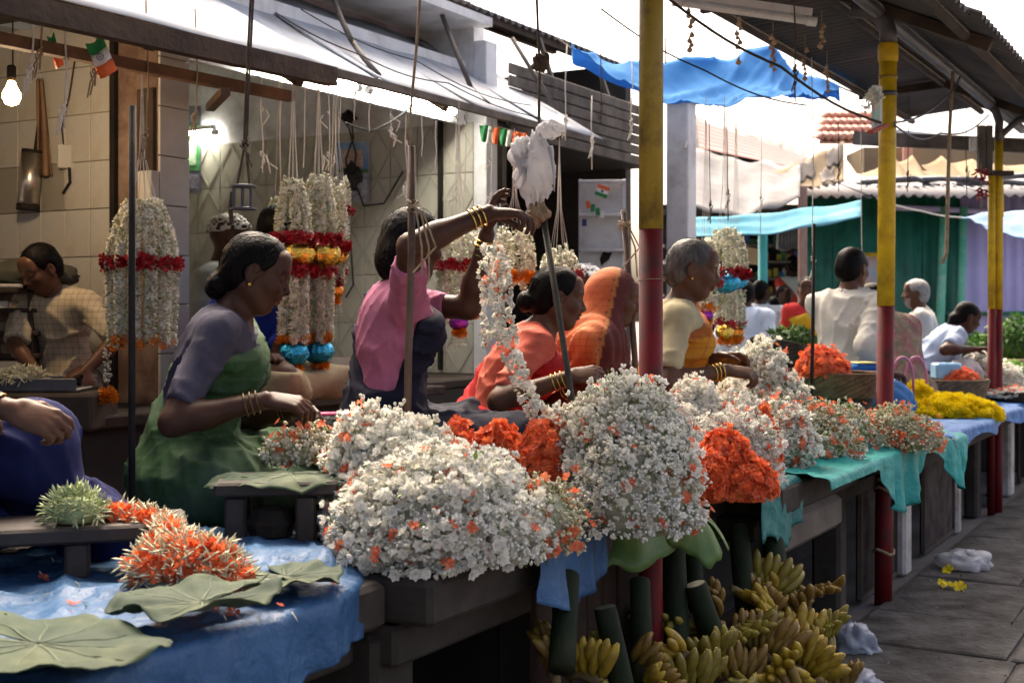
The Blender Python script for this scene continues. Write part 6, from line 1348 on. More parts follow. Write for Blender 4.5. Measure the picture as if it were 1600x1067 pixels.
basket('terracotta basket of greens beyond the old woman', gp(1213, 10.9, .78), .12, .17, .12, M('orange_wicker', (.34, .14, .06), (.45, .2, .1), 20, .8))
basket('pale crate like basket of greens at the right edge', gp(1590, 10.2, .70), .26, .28, .22, M('pale_wicker', (.42, .24, .14), (.52, .32, .2), 20, .8))
# pink shopping basket with looped handles
pk = thing('shopping_basket', 'pink plastic basket with tall looped handles beside the floral shawl', 'basket', gp(1428, 7.1, .74)); m_pk = M('pink_plastic', (.42, .13, .24), (.5, .18, .3), 10, .4)
MB().box(gp(1424, 7.15, .785), .17, .13, .075, bev=.015).build('tub', m_pk, pk)
for q in (-.05, .04): MB().tube([gp(1422, 7.05, .84) + Vector((q + .06 * math.cos(a / 12 * math.pi) , q * .6, .21 * math.sin(a / 12 * math.pi) ** .6)) for a in range(13)], .008, 7).build('handle', m_pk, pk, smooth=True)
MB().box(gp(1478, 8.0, .93), .16, .12, .10, bev=.01).solo('plastic_crate', M('light_blue_plastic', (.2, .42, .62), (.28, .5, .7), 8, .4), 'light blue plastic crate before the leaning girl', 'crate')
def blob(name, label, cat, c, r, mat, seed=0, amp=.15, parent=None, nu=28, nv=18, freq=3.0, pinch=0.0, partname=None):
    """crumpled bag-like closed surface"""
    c = Vector(c); P = []
    for i in range(nv + 1):
        ph = math.pi * i / nv
        for j in range(nu):
            a = 2 * math.pi * j / nu; d = Vector((math.sin(ph) * math.cos(a), math.sin(ph) * math.sin(a), math.cos(ph)))
            k = 1 + amp * wob(d.x * freq, d.y * freq, d.z * freq, 1, seed) + amp * .6 * wob(d.x * freq * 2.7, d.y * freq * 2.7, d.z * freq * 2.7, 1, seed + 3) + amp * .4 * math.sin(a * 9 + seed + d.z * 4)
            if pinch and d.z > .2: k *= 1 - pinch * (d.z - .2)
            P.append(c + Vector((d.x * r[0] * k, d.y * r[1] * k, d.z * r[2] * (k if not pinch else 1))))
    fc = [(i * nu + j, (i + 1) * nu + j, (i + 1) * nu + (j + 1) % nu, i * nu + (j + 1) % nu) for i in range(nv) for j in range(nu)]
    if parent is not None: return place(partname or name, P, fc, mat, parent, smooth=True)
    return tag(place(name, P, fc, mat, None, loc=Vector((c.x, c.y, c.z - r[2])), smooth=True), label, cat)
m_bag = M('thin_white_plastic', (.66, .66, .68), (.76, .76, .78), 6, .35, bump=1.0, bscale=16, bdist=.03, trans=.5, spec=.4)
m_clear = M('clear_plastic', (.35, .38, .45), (.55, .58, .65), 6, .25, bump=.7, bscale=18, trans=.4, spec=.6)
blob('plastic_bag', 'crumpled white plastic bag lying on the paving beside the counter', 'plastic bag', RV(6.65, 1.22, .055), (.13, .10, .055), m_bag, 3, .22)
blob('plastic_bag', 'clear crumpled plastic bag on the paving near the bananas', 'plastic bag', PZ(1335, 1000, .05), (.085, .12, .065), m_clear, 7, .28)
blob('plastic_bag', 'clear plastic bag at the foot of the banana pile', 'plastic bag', PZ(1335, 1062, .03), (.08, .10, .04), m_clear, 9, .25)
blob('plastic_bag', 'white plastic carrier bag standing behind the navy sari', 'plastic bag', gp(661, 4.45, .90), (.045, .05, .11), m_bag, 5, .16, pinch=.5)
wb = thing('woven_purse', 'small grey woven box purse beside the navy sari', 'purse', gp(512, 3.72, .89))
MB().box(gp(512, 3.72, .955), .085, .07, .09, rz=.3, bev=.008).build('body', M('woven_grey', (.06, .06, .055), (.24, .23, .21), 90, .8, bump=.8, bscale=120, ramp=(.42, .55)), wb)
MB().box(gp(505, 3.72, 1.003), .09, .06, .008, rz=.3, bev=.003).build('pink_lining', M('pink_cloth', (.45, .04, .12), (.55, .07, .17), 10, .8), wb)
MB().box(gp(505, 3.70, .83), .2, .14, .14, bev=.01).solo('wooden_block', m_dwood, 'dark block behind the small stool holding the purse', 'block')
# folded blue cloth by the seated man
fb = thing('folded_cloth', 'folded blue cloth with a yellow stripe in front of the white shirted man', 'cloth', gp(1375, 6.2, .93))
blob('x', '', '', gp(1395, 6.1, .87), (.10, .09, .10), m_pblue2, 4, .10, parent=fb, partname='bundle')
MB().box(gp(1352, 6.25, 1.03), .17, .12, .035, rz=.2, bev=.012).build('fold', m_tarpblue, fb); MB().box(gp(1348, 6.24, 1.052), .10, .11, .008, rz=.2, bev=.003).build('stripe', M('yellow_stripe', (.6, .5, .2), None, 9, .8), fb)
blob('sack', 'grey cloth bundle beside the folded blue cloth', 'sack', gp(1345, 6.35, .84), (.14, .10, .12), M('grey_sack', (.14, .14, .14), (.22, .22, .21), 9, .9), 2, .08)
blob('bundle', 'white cloth bundle by the leaning girl', 'bundle', gp(1508, 8.3, .90), (.11, .10, .10), m_bag, 8, .10)

# ---------------------------------------------------------------- bananas
m_ban = [M('banana_yellow', (.29, .20, .013), (.40, .28, .026), 12, .5, stain=(.12, .06, .02), stain_scale=16, stain_amt=.85), M('banana_ripe', (.165, .10, .013), (.24, .15, .024), 12, .5, stain=(.10, .05, .02), stain_scale=14, stain_amt=.9), M('banana_green', (.16, .135, .014), (.24, .19, .024), 12, .5, stain=(.10, .06, .02), stain_scale=16, stain_amt=.8)]
def banana_mesh(bend, L_, r, mat):
    pts = []; rs = []
    for i in range(9):
        s_ = i / 8; a = bend * (s_ - .0); pts.append(Vector((L_ * math.sin(a) / max(bend, .01), 0, L_ * (1 - math.cos(a)) / max(bend, .01)))); rs.append(r * (.34, .62, .95, 1, 1, 1, .95, .72, .28)[i])
    b = MB().tube(pts, rs, 6); return rawmesh('banana', b.v, b.f, [mat], True)
BM = [banana_mesh(b, l, r, m) for m in m_ban for b, l, r in ((1.05, .105, .0135), (.75, .10, .0145))]
def banana_hand(label, c, rx, rz, ry, k, n=11, sc=1.0):
    t = thing('banana_bunch', label, 'banana bunch', c, 'banana bunches piled under the counter', rot=(rx, ry, rz))
    MB().tube([(-.03, -.05, 0), (-.012, 0, .012), (-.03, .05, 0)], [.012, .018, .012], 7).build('crown', M('banana_stalk', (.10, .07, .03), (.18, .13, .05), 10, .8), t, smooth=True, local=True)
    for i in range(n):
        row = i % 2; q = (i - (n - 1) / 2) / n; me = BM[(k * 2 + row) % len(BM)]
        o = link('banana', me, t, (-.012 + .006 * row, q * .11, .010 + .024 * row), (random.uniform(-.12, .12), -.25 + .30 * row + random.uniform(-.1, .1), q * 1.5 + random.uniform(-.08, .08)), sc * random.uniform(.9, 1.1))
    return t
bl = [(1223, 862, 1.34), (1265, 910, 1.22), (1197, 897, 1.32), (1158, 915, 1.36), (1119, 935, 1.38), (1160, 968, 1.28), (1205, 955, 1.24), (1246, 942, 1.22), (1278, 975, 1.14), (1240, 985, 1.18), (1122, 975, 1.34), (1292, 1030, 1.10), (1215, 1030, 1.16), (1155, 1040, 1.24), (1110, 1015, 1.30), (1056, 1022, 1.34), (1003, 1040, 1.38), (950, 1036, 1.42), (905, 1032, 1.44), (872, 1020, 1.48), (1046, 940, 1.46), (1254, 1022, 1.12), (1190, 995, 1.22), (1080, 1055, 1.30), (1265, 1060, 1.08), (1310, 1062, 1.06), (1180, 1070, 1.18), (1225, 915, 1.28), (1180, 930, 1.32), (1130, 1075, 1.24), (1020, 1075, 1.34), (1235, 1090, 1.1)]
wh = ['at the top of the pile by the leaf stalks', 'at the upper right of the pile below the stone post', 'below the topmost fruits', 'left of the top fruits beside a green stalk', 'in shadow at the upper left of the pile', 'pointing up in the middle of the pile', 'in the middle of the pile facing the aisle', 'under the upper right bunch', 'at the right side of the pile halfway down', 'with brown speckles in the right half of the pile', 'in shadow behind the leaning green stalk', 'at the lower right corner facing the paving', 'near the bottom in the middle right', 'near the bottom below the upright fruits', 'fanning out left of the middle', 'with thick pale fruits left of the leaning stalk foot', 'at the bottom between two green stalks', 'lying left at the bottom edge', 'at the far left bottom of the pile', 'deepest in shadow at the left end', 'hidden high between the green stalks', 'lower right, just left of the corner bunch', 'squeezed in the middle of the pile', 'at the bottom edge left of centre', 'at the bottom edge near the clear bag', 'last at the bottom right edge', 'at the bottom edge in the middle', 'behind the upper right bunch', 'packed behind the middle bunches', 'cut by the bottom edge left of the middle', 'cut by the bottom edge further left', 'lowest of all under the right half']
colw = ('yellow', 'ripe brownish', 'greenish yellow')
for i, ((px, py, v), ww) in enumerate(zip(bl, wh)):
    p = PV(px, py + 22, v + .03); k = i % 3
    banana_hand('%s banana bunch %s' % (colw[k], ww), p, random.uniform(-1.3, 1.3), math.radians(random.choice((-60, -90, -30, -110, 200, -140, 20, -75))) + random.uniform(-.3, .3), random.uniform(-1.3, .8), k, random.choice((11, 12, 13, 14)), random.uniform(.95, 1.15))
cr = thing('banana_crate', 'rough slatted crate half buried under the banana pile', 'crate', RV(3.7, 1.42, 0))
for k in range(4): MB().rbox(3.75, 1.30 + .04 * k, .05 + .075 * k, 1.5, .02, .06, bev=.004).build('slat', m_timber, cr)
MB().rbox(3.75, 1.46, .15, 1.5, .1, .3).build('frame', m_timber, cr)
m_stalk = M('banana_stalk_green', (.006, .012, .005), (.014, .024, .010), 7, .7, spec=.15, stretch=(1, 1, .2), bump=.3, bscale=40, stain=(.035, .03, .02), stain_scale=4)
stl = [((887, 897), (880, 1010), 1.50, 37, 'standing dark green stalk at the left of the bananas'), ((945, 948), (975, 1085), 1.44, 36, 'leaning green stalk cut short at the lower left'), ((1000, 905), (1003, 1035), 1.47, 32, 'upright green stalk with a pale cut top'), ((1052, 845), (1058, 1000), 1.48, 36, 'tall green stalk below the hanging leaf'), ((1083, 860), (1088, 930), 1.50, 26, 'short green stalk behind the tall one'), ((1086, 912), (1118, 1010), 1.40, 36, 'thick leaning green stalk amid the bananas'), ((1153, 822), (1164, 925), 1.44, 31, 'green stalk beside the reddish planks'), ((1200, 792), (1212, 880), 1.40, 32, 'highest green stalk under the red flower heap')]
for (a, b, v, wpx, lab) in stl:
    A = PV(a[0], a[1], v); B = PV(b[0], b[1], v - .05); r = wpx / 2 * A.y / F
    t = thing('banana_stalk', lab, 'stalk', B, 'green banana stalks under the counter')
    MB().tube([A + (B - A) * q for q in (0, .02, .3, .6, 1.0, 1.3)], [r * .93, r, r * 1.02, r * 1.06, r * 1.1, r * 1.12], 14, jit=.01).build('stem', m_stalk, t, smooth=True)
    MB().tube([A - (B - A) * .004, A + (B - A) * .01], r * .90, 14).build('cut_end', M('cut_stalk', (.07, .075, .05), (.12, .12, .08), 60, .7), t)

# ---------------------------------------------------------------- upright sticks
def stick(label, pts, r, mat, group='sticks standing on the counter'):
    t = thing('stick', label, 'stick', Vector(pts[-1]), group); MB().tube(pts, r, 10, jit=.02).build('rod', mat, t, smooth=True); return t
def knot(t, c, r=.02, mat=None, n=26, tails=2, seed=0, tl=.10):
    b = MB(); rr = random.Random(seed)
    b.tube([Vector(c) + Vector((r * math.cos(i * .9), r * math.sin(i * .9), .012 * math.sin(i * .5) + .0012 * i)) for i in range(n)], .0035, 5)
    for k in range(tails):
        q = Vector(c) + Vector((rr.uniform(-.02, .03), -.02, 0)); b.tube([q, q + Vector((rr.uniform(-.02, .04), -.01, -tl * .5)), q + Vector((rr.uniform(-.03, .05), 0, -tl * rr.uniform(.8, 1.3)))], .003, 5)
    b.build('tied_string', mat or m_twine, t)
b0 = gp(206, 3.2, TZ + .01); stick('thin black rod standing before the green sari woman', [W(207, 165, 3.2), W(206, 470, 3.2), b0], .0088, m_blackiron); 
s2 = stick('brown stick standing in front of the pink bloused woman', [W(643, 228, 3.52), W(643, 400, 3.52), W(638, 560, 3.52), gp(634, 3.52, TZ + .01)], .0105, m_stick); knot(s2, W(645, 330, 3.5), .014, m_twine, 20, 3, 2, .2)
stick('dark stick leaning before the red sari woman', [W(848, 335, 4.25), W(870, 470, 4.15), W(893, 620, 4.0), W(899, 660, 3.98)], .0105, M('dark_stick', (.02, .02, .014), (.05, .045, .03), 9, .6))
s4 = stick('dark stick leaning against the near pole with a bow of string', [W(974, 328, 4.75), W(984, 450, 4.72), W(992, 560, 4.7), gp(995, 4.7, TZ + .01)], .0115, m_stick); knot(s4, W(976, 358, 4.72), .022, m_twine, 22, 2, 5, .14)

# ---------------------------------------------------------------- hooks and strings along the awning edge
hs = [(408, 108, 270, 3.38, 1), (438, 104, 250, 3.38, 0), (476, 118, 262, 3.38, 0), (512, 122, 268, 3.38, 1), (530, 130, 205, 3.38, 0), (552, 140, 190, 3.38, 0), (578, 148, 206, 3.38, 0), (610, 158, 212, 3.38, 1), (634, 165, 315, 3.38, 1), (658, 170, 245, 3.38, 0), (681, 176, 262, 3.38, 0), (712, 182, 320, 3.38, 1), (726, 186, 300, 3.38, 0), (768, 196, 330, 3.38, 1), (804, 205, 300, 3.38, 0)]
wl = ['nearest the rope spool', 'left of the gold balled garlands', 'above the gold balled garlands', 'with knotted loops over the slim garland', 'short, beside the calendar', 'short, above the calendar', 'right of the calendar', 'left of the brown stick top', 'frayed, just behind the brown stick', 'right of the brown stick', 'thin, before the pale green tiles', 'long, before the wall conduit', 'beside the wall conduit', 'knotted, before the white pilaster', 'left of the hanging white bag']
for (px, y0, y1, v, kn), ww in zip(hs, wl):
    A = PV(px, y0, v); t = thing('hanging_string', 'white string on a wire hook %s' % ww, 'string', A, 'strings hooked along the awning edge'); B = PV(px + random.uniform(-2, 2), y1, v)
    A0 = Vector((A.x, A.y, A.z + .02)); hk = [A0, A, A + Vector((.012, 0, -.018)), A + Vector((.004, 0, -.036)), A + Vector((-.012, 0, -.026))]
    MB().tube(hk, .0022, 5).build('hook', m_blackiron, t); H0 = A + Vector((.002, 0, -.034))
    MB().tube([H0, H0.lerp(B, .33) + Vector((random.uniform(-.006, .006), 0, 0)), H0.lerp(B, .66) + Vector((random.uniform(-.006, .006), 0, 0)), B], .0022, 5).build('cord', m_string, t)
    if kn: knot(t, H0.lerp(B, .82), .007, m_string, 14, 3, px, .06); knot(t, H0.lerp(B, .35), .005, m_string, 10, 1, px + 1, .05)
# dark rope with metal spool
rs_ = thing('rope_spool', 'steel spool hung on a dark rope above the green sari woman', 'spool', W(380, 345, 4.2))
for q in (-2, 2): MB().tube([W(394 + q, -10, 4.2), W(386 + q, 150, 4.2), W(383 + q, 235, 4.2), W(380 + q * 5, 292, 4.2)], .0045, 6).build('rope', m_rope, rs_)
knot(rs_, W(383, 228, 4.19), .010, m_rope, 16, 2, 1, .06)
for y in (293, 328): MB().lathe([(.045, 0), (.045, .006), (.02, .010)], W(380, y, 4.2), 18).build('plate', m_pipe, rs_, smooth=False)
for q in (-.028, 0, .028): MB().tube([W(380, 293, 4.2) + Vector((q, -.01, 0)), W(380, 328, 4.2) + Vector((q, -.01, 0))], .006, 7).build('post', m_pipe, rs_)
MB().tube([W(363, 300, 4.2), W(360, 325, 4.2), W(362, 350, 4.2)], .008, 6).build('chain', m_rope, rs_)
def rope(label, pts, r, mat=None, name='hanging_rope', group='ropes hanging from the roofs', kn=None):
    t = thing(name, label, 'rope', Vector(pts[-1]), group); MB().tube(pts, r, 6, jit=.08).build('rope', mat or m_rope, t, smooth=True)
    if kn is not None: knot(t, kn, r * 2.2, mat or m_rope, 16, 2, 3, .07)
    return t
rope('brown rope falling to the top of the brown stick', [W(657, -20, 3.54), W(652, 60, 3.53), W(641, 180, 3.52), W(640, 238, 3.52)], .0042, m_twine)
bg_ = thing('hanging_bag', 'torn white plastic bag tied to a rope above the red sari woman', 'bag', W(838, 350, 4.25))
MB().tube([W(838, -20, 4.25), W(841, 60, 4.25), W(843, 110, 4.25), W(842, 185, 4.25), W(846, 330, 4.26)], .0045, 6, jit=.1).build('rope', m_rope, bg_)
blob('x', '', '', W(845, 98, 4.25), (.026, .025, .028), m_rope, 2, .35, parent=bg_, partname='knotted_rope')
blob('x', '', '', W(838, 265, 4.23), (.060, .055, .105), m_bag, 12, .24, nu=48, nv=32, freq=4.2, parent=bg_, partname='bag_body'); blob('x', '', '', W(860, 203, 4.23), (.040, .03, .026), m_bag, 14, .25, parent=bg_, partname='bag_knot'); blob('x', '', '', W(812, 238, 4.22), (.032, .03, .045), m_bag, 17, .3, parent=bg_, partname='bag_corner')
for k, (a, b) in enumerate((((815, 250), (803, 292)), ((820, 262), (812, 300)), ((858, 230), (866, 300)))): MB().tube([W(*a, 4.2), W((a[0] + b[0]) / 2 + 4, (a[1] + b[1]) / 2, 4.19), W(*b, 4.2)], [.012, .009, .002], 6, flat=.4).build('torn_strip', m_bag, bg_, smooth=True)
blob('x', '', '', W(842, 332, 4.24), (.034, .03, .035), m_twine, 21, .4, parent=bg_, partname='fibre_clump')
MB().tube([W(832, 318, 4.23), W(820, 335, 4.22), W(816, 352, 4.22), W(828, 354, 4.22)], .004, 5).build('loose_string', m_string, bg_)
# strings hanging under the big roof
lst = [(1240, -10, 160, 5.2, .003, 'thin cord left of the middle pole'), (1345, 175, 480, 7.4, .0025, 'thin dark cord left of the middle pole above the white shirt'), (1268, 90, 470, 6.0, .0025, 'thin dark cord over the white shirted man'), (1420, 150, 300, 7.5, .0025, 'knotted dark cord right of the middle pole'), (1510, 170, 320, 7.8, .0025, 'thin cord before the far switch boards'), (1108, 180, 350, 7.0, .0025, 'thin cord over the blue balled garlands'), (1135, 175, 345, 7.2, .003, 'thicker dark cord over the blue balled garlands'), (940, 0, 195, 6.6, .0028, 'dark cord left of the near pole'), (886, 70, 220, 6.2, .003, 'white cord before the wooden slats'), (925, 150, 265, 6.4, .003, 'white cord beside the slats'), (987, 95, 205, 6.5, .003, 'white cord close to the near pole'), (1190, 195, 365, 7.4, .0022, 'thin grey cord before the white sheets'), (1310, 190, 300, 7.6, .0022, 'thin dark cord before the torn canvas'), (1390, 240, 380, 8.4, .0022, 'thin cord before the green shed')]
for px, y0, y1, d, r, lab in lst:
    A, B = W(px, y0, d), W(px + random.uniform(-3, 3), y1, d)
    rope(lab, [A, A.lerp(B, .4) + Vector((random.uniform(-.008, .008), 0, 0)), A.lerp(B, .7), B], r, m_string if 'white' in lab or 'grey' in lab else m_rope, 'hanging_twine', 'cords hanging from the roofs', A.lerp(B, random.uniform(.6, .95)))
rope('thick frayed rope hanging between the middle and far poles', [W(1489, 112, 6.6), W(1484, 200, 6.6), W(1481, 300, 6.6), W(1479, 395, 6.6), W(1472, 412, 6.6)], .0095, m_twine)
rope('black rod with white cloth ties in front of the white shirted man', [W(1272, 350, 5.6), W(1270, 520, 5.55), gp(1266, 5.5, TZ + .02)], .0075, m_blackiron, 'thin_rod', None)
# overhead cables
def cable(label, pts, r=.004, mat=None):
    P = [Vector(p) for p in pts]; q = []
    for i in range(len(P) - 1):
        for k in range(8): q.append(P[i].lerp(P[i + 1], k / 8) + Vector((0, 0, -.10 * (P[i + 1] - P[i]).length * .35 * math.sin(math.pi * k / 8))))
    MB().tube(q + [P[-1]], r, 5).solo('cable', mat or m_wire, label, 'cable', 'overhead cables')
cable('black cable slanting down behind the near pole to the middle pole', (W(1046, 0, 4.6), W(1220, 105, 5.0), W(1376, 192, 5.6)), .006)
cable('thin black cable crossing before the blue tarp', (W(940, 15, 5.2), W(1100, 110, 5.6), W(1260, 165, 6.2)), .004)
cable('grey cable drooping right of the middle pole', (W(1398, 192, 5.62), W(1482, 148, 6.4), W(1500, 120, 6.8)), .005, m_pipe)
cable('grey cable sagging from the middle pole to the far switch boards', (W(1398, 196, 5.62), W(1470, 208, 6.8), W(1545, 180, 8.0)), .005, m_pipe)
cable('thin wire looping over the pale blue awning', (W(430, 20, 5.0), W(560, 85, 5.2), W(700, 130, 5.8), W(845, 185, 6.2)), .003)
cable('thin wire lying across the awning sheets', (W(470, 15, 5.4), W(650, 95, 6.0), W(830, 165, 7.0)), .003)
cable('thin cord from the green shed post to the pale blue tarp', (W(1370, 310, 10.8), W(1440, 330, 10.7), W(1504, 340, 10.6)), .008, m_string)
cable('loop of black wire hanging under the awning', (W(540, 192, 6.5), W(580, 205, 6.6), W(640, 170, 6.4)), .006)
# unlit tube lamp under the big roof
tube_lamp('unlit white fluorescent tube under the dark roof', W(1058, 4, 5.3), W(1268, 34, 5.3), 0, None, False)
# dried garlic strings
m_garlic = M('dried_garlic', (.34, .22, .12), (.50, .36, .22), 14, .8, bump=.4)
gl = [(1078, 18, 86, 5.4, 'left of the unlit tube'), (1155, 30, 104, 5.4, 'under the middle of the unlit tube'), (1208, 60, 116, 5.6, 'before the blue tarp'), (1284, 42, 80, 5.5, 'at the right end of the unlit tube'), (1258, 80, 130, 6.2, 'further back over the tarp corner'), (1292, 105, 150, 6.4, 'behind the middle pole at left')]
for px, y0, y1, d, ww in gl:
    t = thing('garlic_string', 'string of dried brown garlic bulbs hanging %s' % ww, 'garlic string', W(px, y1, d), 'dried garlic strings under the roof'); A, B = W(px, y0 - 25, d), W(px, y1, d)
    MB().tube([A, B], .002, 4).build('cord', m_twine, t); n = int((y1 - y0) / 7)
    for k in range(n):
        if random.random() < .15: continue
        c = W(px, y0 + (y1 - y0) * k / n, d) + Vector((random.uniform(-.010, .010), random.uniform(-.01, .01), 0)); r = random.uniform(.009, .014)
        MB().lathe([(.002, r * 1.5), (r * .35, r * .9), (r, 0), (r * .8, -r * .6), (.003, -r * .9)], c, 7, wob=.06).build('bulb', m_garlic, t, smooth=True)
# picture with garland on the middle pole, chillies on the far pole
pf = thing('small_picture', 'small framed print with white flowers tied to the middle pole', 'picture', W(1368, 205, 5.6)); m_fr = M('red_frame', (.35, .07, .04), (.45, .1, .06), 9, .6)
MB().box(W(1370, 170, 5.62), .05, .02, .20, rz=.5, bev=.003).build('frame', m_white, pf); MB().bar(W(1360, 207, 5.55), W(1384, 196, 5.62), .03, .015).build('bracket', m_fr, pf)
MB().box(W(1369, 165, 5.60), .035, .012, .15, rz=.5).build('print', M('green_pink_print', (.35, .55, .45), (.7, .35, .35), 22, .5, ramp=(.5, .6)), pf)
P_ = np.array(W(1365, 152, 5.58)) + RNG.normal(0, 1, (90, 3)) * np.array((.022, .015, .022)); v, q = scat(TP['open'], P_, RNG.normal(size=(90, 3)), .010, .3); qmesh('flower_tuft', v, q, m_jas, pf)
ch = thing('chilli_string', 'string of dried red chillies on the farthest pole', 'chilli string', W(1533, 320, 8.05))
for k in range(34):
    c = W(1533, 262 + 46 * random.random(), 8.05) + Vector((random.uniform(-.03, .03), random.uniform(-.03, .0), 0)); e = Vector((random.uniform(-1, 1), random.uniform(-1, .3), random.uniform(-1, .2))).normalized() * .045
    MB().tube([c, c + e * .5 + Vector((0, 0, -.006)), c + e], [.006, .006, .001], 5).build('chilli', m_ros, ch, smooth=True)
MB().tube([W(1533, 255, 8.05), W(1533, 325, 8.05)], .004, 5).build('cord', m_twine, ch)

# ---------------------------------------------------------------- inside the shops
lb = thing('light_bulb', 'glowing bare light bulb hanging in the left shop', 'lamp', W(18, 168, 4.55))
MB().tube([W(20, -20, 4.55), W(20, 108, 4.55)], .003, 5).build('flex', m_wire, lb); MB().lathe([(.010, .045), (.016, .04), (.016, .0), (.013, -.01)], W(18, 122, 4.55), 12).build('holder', m_blackiron, lb)
MB().lathe([(.004, -.085), (.022, -.078), (.031, -.058), (.030, -.04), (.018, -.018), (.012, 0)], W(18, 128, 4.55), 16).build('glass', emit('bulb_glow', (1.0, .62, .28), 22.0), lb, smooth=True)
bl_ = bpy.data.lights.new('bulb_light', 'POINT'); bl_.energy = 3.2; bl_.color = (1.0, .74, .50); bl_.shadow_soft_size = .032; bo = bpy.data.objects.new('bulb_light', bl_); COL.objects.link(bo); bo.parent = lb; bo.location = W(18, 150, 4.55) + Vector((0, 0, -.07)) - ORG[lb.name]
# two paper flags
def flag(label, px, py, d, w_, h, ang, sw_):
    t = thing('paper_flag', label, 'flag', W(px, py, d), 'paper flags under the left awning'); m = Matrix.Rotation(ang, 3, 'Y'); o = W(px, py, d)
    for k, (mm, nm) in enumerate(((m_fg, 'green_band'), (m_fw, 'white_band'), (m_saf, 'red_band'))):
        MB().sheet(lambda s_, q: o + m @ Vector((w_ * (s_ - .5), sw_ * .35 * math.sin(s_ * 5 + k), h / 2 - h * (k + q) / 3 - .006 * math.sin(s_ * 4))), 8, 3, .0006).build(nm, mm, t, smooth=True)
    b = MB(); wc = o + Vector((0, -.006, 0)); b.tube([wc + m @ Vector((h * .09 * math.cos(a / 12 * 6.283), -sw_ * .2, h * .09 * math.sin(a / 12 * 6.283))) for a in range(13)], .0012, 4)
    for a in range(6): b.tube([wc + m @ Vector((0, -sw_ * .2, 0)), wc + m @ Vector((h * .085 * math.cos(a), -sw_ * .2, h * .085 * math.sin(a)))], .0006, 3)
    b.build('wheel_emblem', m_navy, t); MB().tube([o + m @ Vector((0, 0, h / 2)), o + Vector((-.005, 0, h / 2 + .06))], .0025, 5).build('stick', m_string, t); return t
flag('larger paper flag with green, white and red bands near the pillar', 158, 90, 4.25, .065, .125, -.38, .02)
flag('smaller paper flag seen edge on at the far left', 86, 80, 4.25, .030, .11, -.25, .03)
for px, y0, y1, lab in ((48, 40, 130, 'knotted white string left of the small flag'), (100, 60, 200, 'long white string right of the small flag'), (148, 45, 135, 'red brown string behind the larger flag'), (228, 45, 250, 'twisted string of the rose banded garland'), (305, 60, 215, 'brown twisted string right of the pillar'), (62, -5, 110, 'dark looped rope at the far left')):
    A, B = PV(px, y0 - 45, 3.34), PV(px, y1, 3.34); rope(lab, [A, A.lerp(B, .5) + Vector((.008, 0, 0)), B], .0035, m_string if 'white' in lab else m_twine, 'hanging_twine', 'cords under the left awning', A.lerp(B, .85))
# wall things of the left shop
def on_wall(px, py, u=3.78, off=.02):     # point on the tiled side wall (plane u = const)
    rx = (px - 800) / F; d = (u - off) / (rx * RX + RY); return W(px, py, d)
wl_ = thing('wall_lantern', 'steel cylinder lamp fixed to the tiled wall below the bulb', 'lantern', on_wall(50, 325)); c = on_wall(48, 280, 3.78, .06)
MB().tube([c + Vector((-.012, 0, -.11)), c + Vector((.006, 0, .11))], .045, 18).build('body', m_steel, wl_, smooth=True)
MB().tube([c + Vector((-.014, 0, -.135)), c + Vector((-.012, 0, -.108))], .047, 18).build('base', m_blackiron, wl_, smooth=True); MB().tube([c + Vector((.006, 0, .108)), c + Vector((.008, 0, .125))], .044, 18).build('cap', m_blackiron, wl_, smooth=True)
MB().bar(c + Vector((.0, .05, .02)), c + Vector((.03, .05, .25)), .035, .03).build('bracket', m_blackiron, wl_)
sk_ = thing('wall_socket', 'square socket plate on the tiled wall with a dangling wire', 'socket', on_wall(103, 260)); c = on_wall(103, 245); MB().box(c, .07, .02, .10, rz=TH - math.pi / 2 + math.pi / 2, bev=.003).build('plate', m_cream, sk_)
MB().tube([on_wall(118, 85), on_wall(108, 150), on_wall(96, 200), on_wall(100, 235)], .003, 5).build('wire', m_wire, sk_); MB().tube([on_wall(108, 262), on_wall(109, 285), on_wall(98, 302)], .006, 5).build('plug', m_blackiron, sk_)
sf = thing('hanging_cloth', 'brown cloth hanging on the tiled wall beside the bulb', 'cloth', on_wall(68, 280)); MB().sheet(lambda s_, q: on_wall(58 + 24 * s_ * (.3 + .7 * q), 125 + 150 * q, 3.78, .03 + .015 * math.sin(s_ * 9 + q * 3)), 12, 14, .004).build('fold', M('brown_cloth', (.17, .10, .06), (.24, .15, .09), 8, .9), sf, smooth=True)
tr_ = thing('metal_tray', 'grey metal tray on the shop floor before the boy', 'tray', W(60, 615, 4.5)); c = W(55, 604, 4.5); MB().box(c + Vector((0, .08, -.012)), .31, .22, .012, bev=.003).build('base', m_steel, tr_)
for a, b, s1, s2 in ((0, -.03, .31, .01), (0, .19, .31, .01)): MB().box(c + Vector((a, b, .008)), s1, s2, .045, bev=.003).build('side', m_pipe, tr_)
MB().box(W(55, 640, 4.55), .5, .3, .13, bev=.01).solo('wooden_box', m_timber, 'dark wooden box carrying the metal tray', 'box')
blob('sack', 'dark green sack lying behind the boy at the left edge', 'sack', W(40, 432, 5.0), (.20, .12, .06), M('dark_sack', (.03, .032, .022), (.055, .055, .04), 9, .9), 5, .10)
MB().box(W(8, 447, 4.75), .12, .16, .012, rz=.3, bev=.002).solo('newspaper', M('newsprint', (.5, .46, .4), (.3, .22, .2), 30, .85, ramp=(.55, .62)), 'folded printed newspaper at the left edge on the shelf', 'newspaper')
shf = thing('low_shelf', 'cluttered low brown shelf left of the boy', 'shelf', W(20, 560, 4.9))
for y in (455, 485, 520, 555): MB().box(W(10, y, 4.95), .32, .2, .018, bev=.003).build('board', m_timber, shf)
MB().box(W(62, 510, 4.95), .02, .2, .3).build('upright', m_timber, shf); MB().box(W(10, 505, 5.08), .32, .02, .3).build('back', m_plaster, shf)
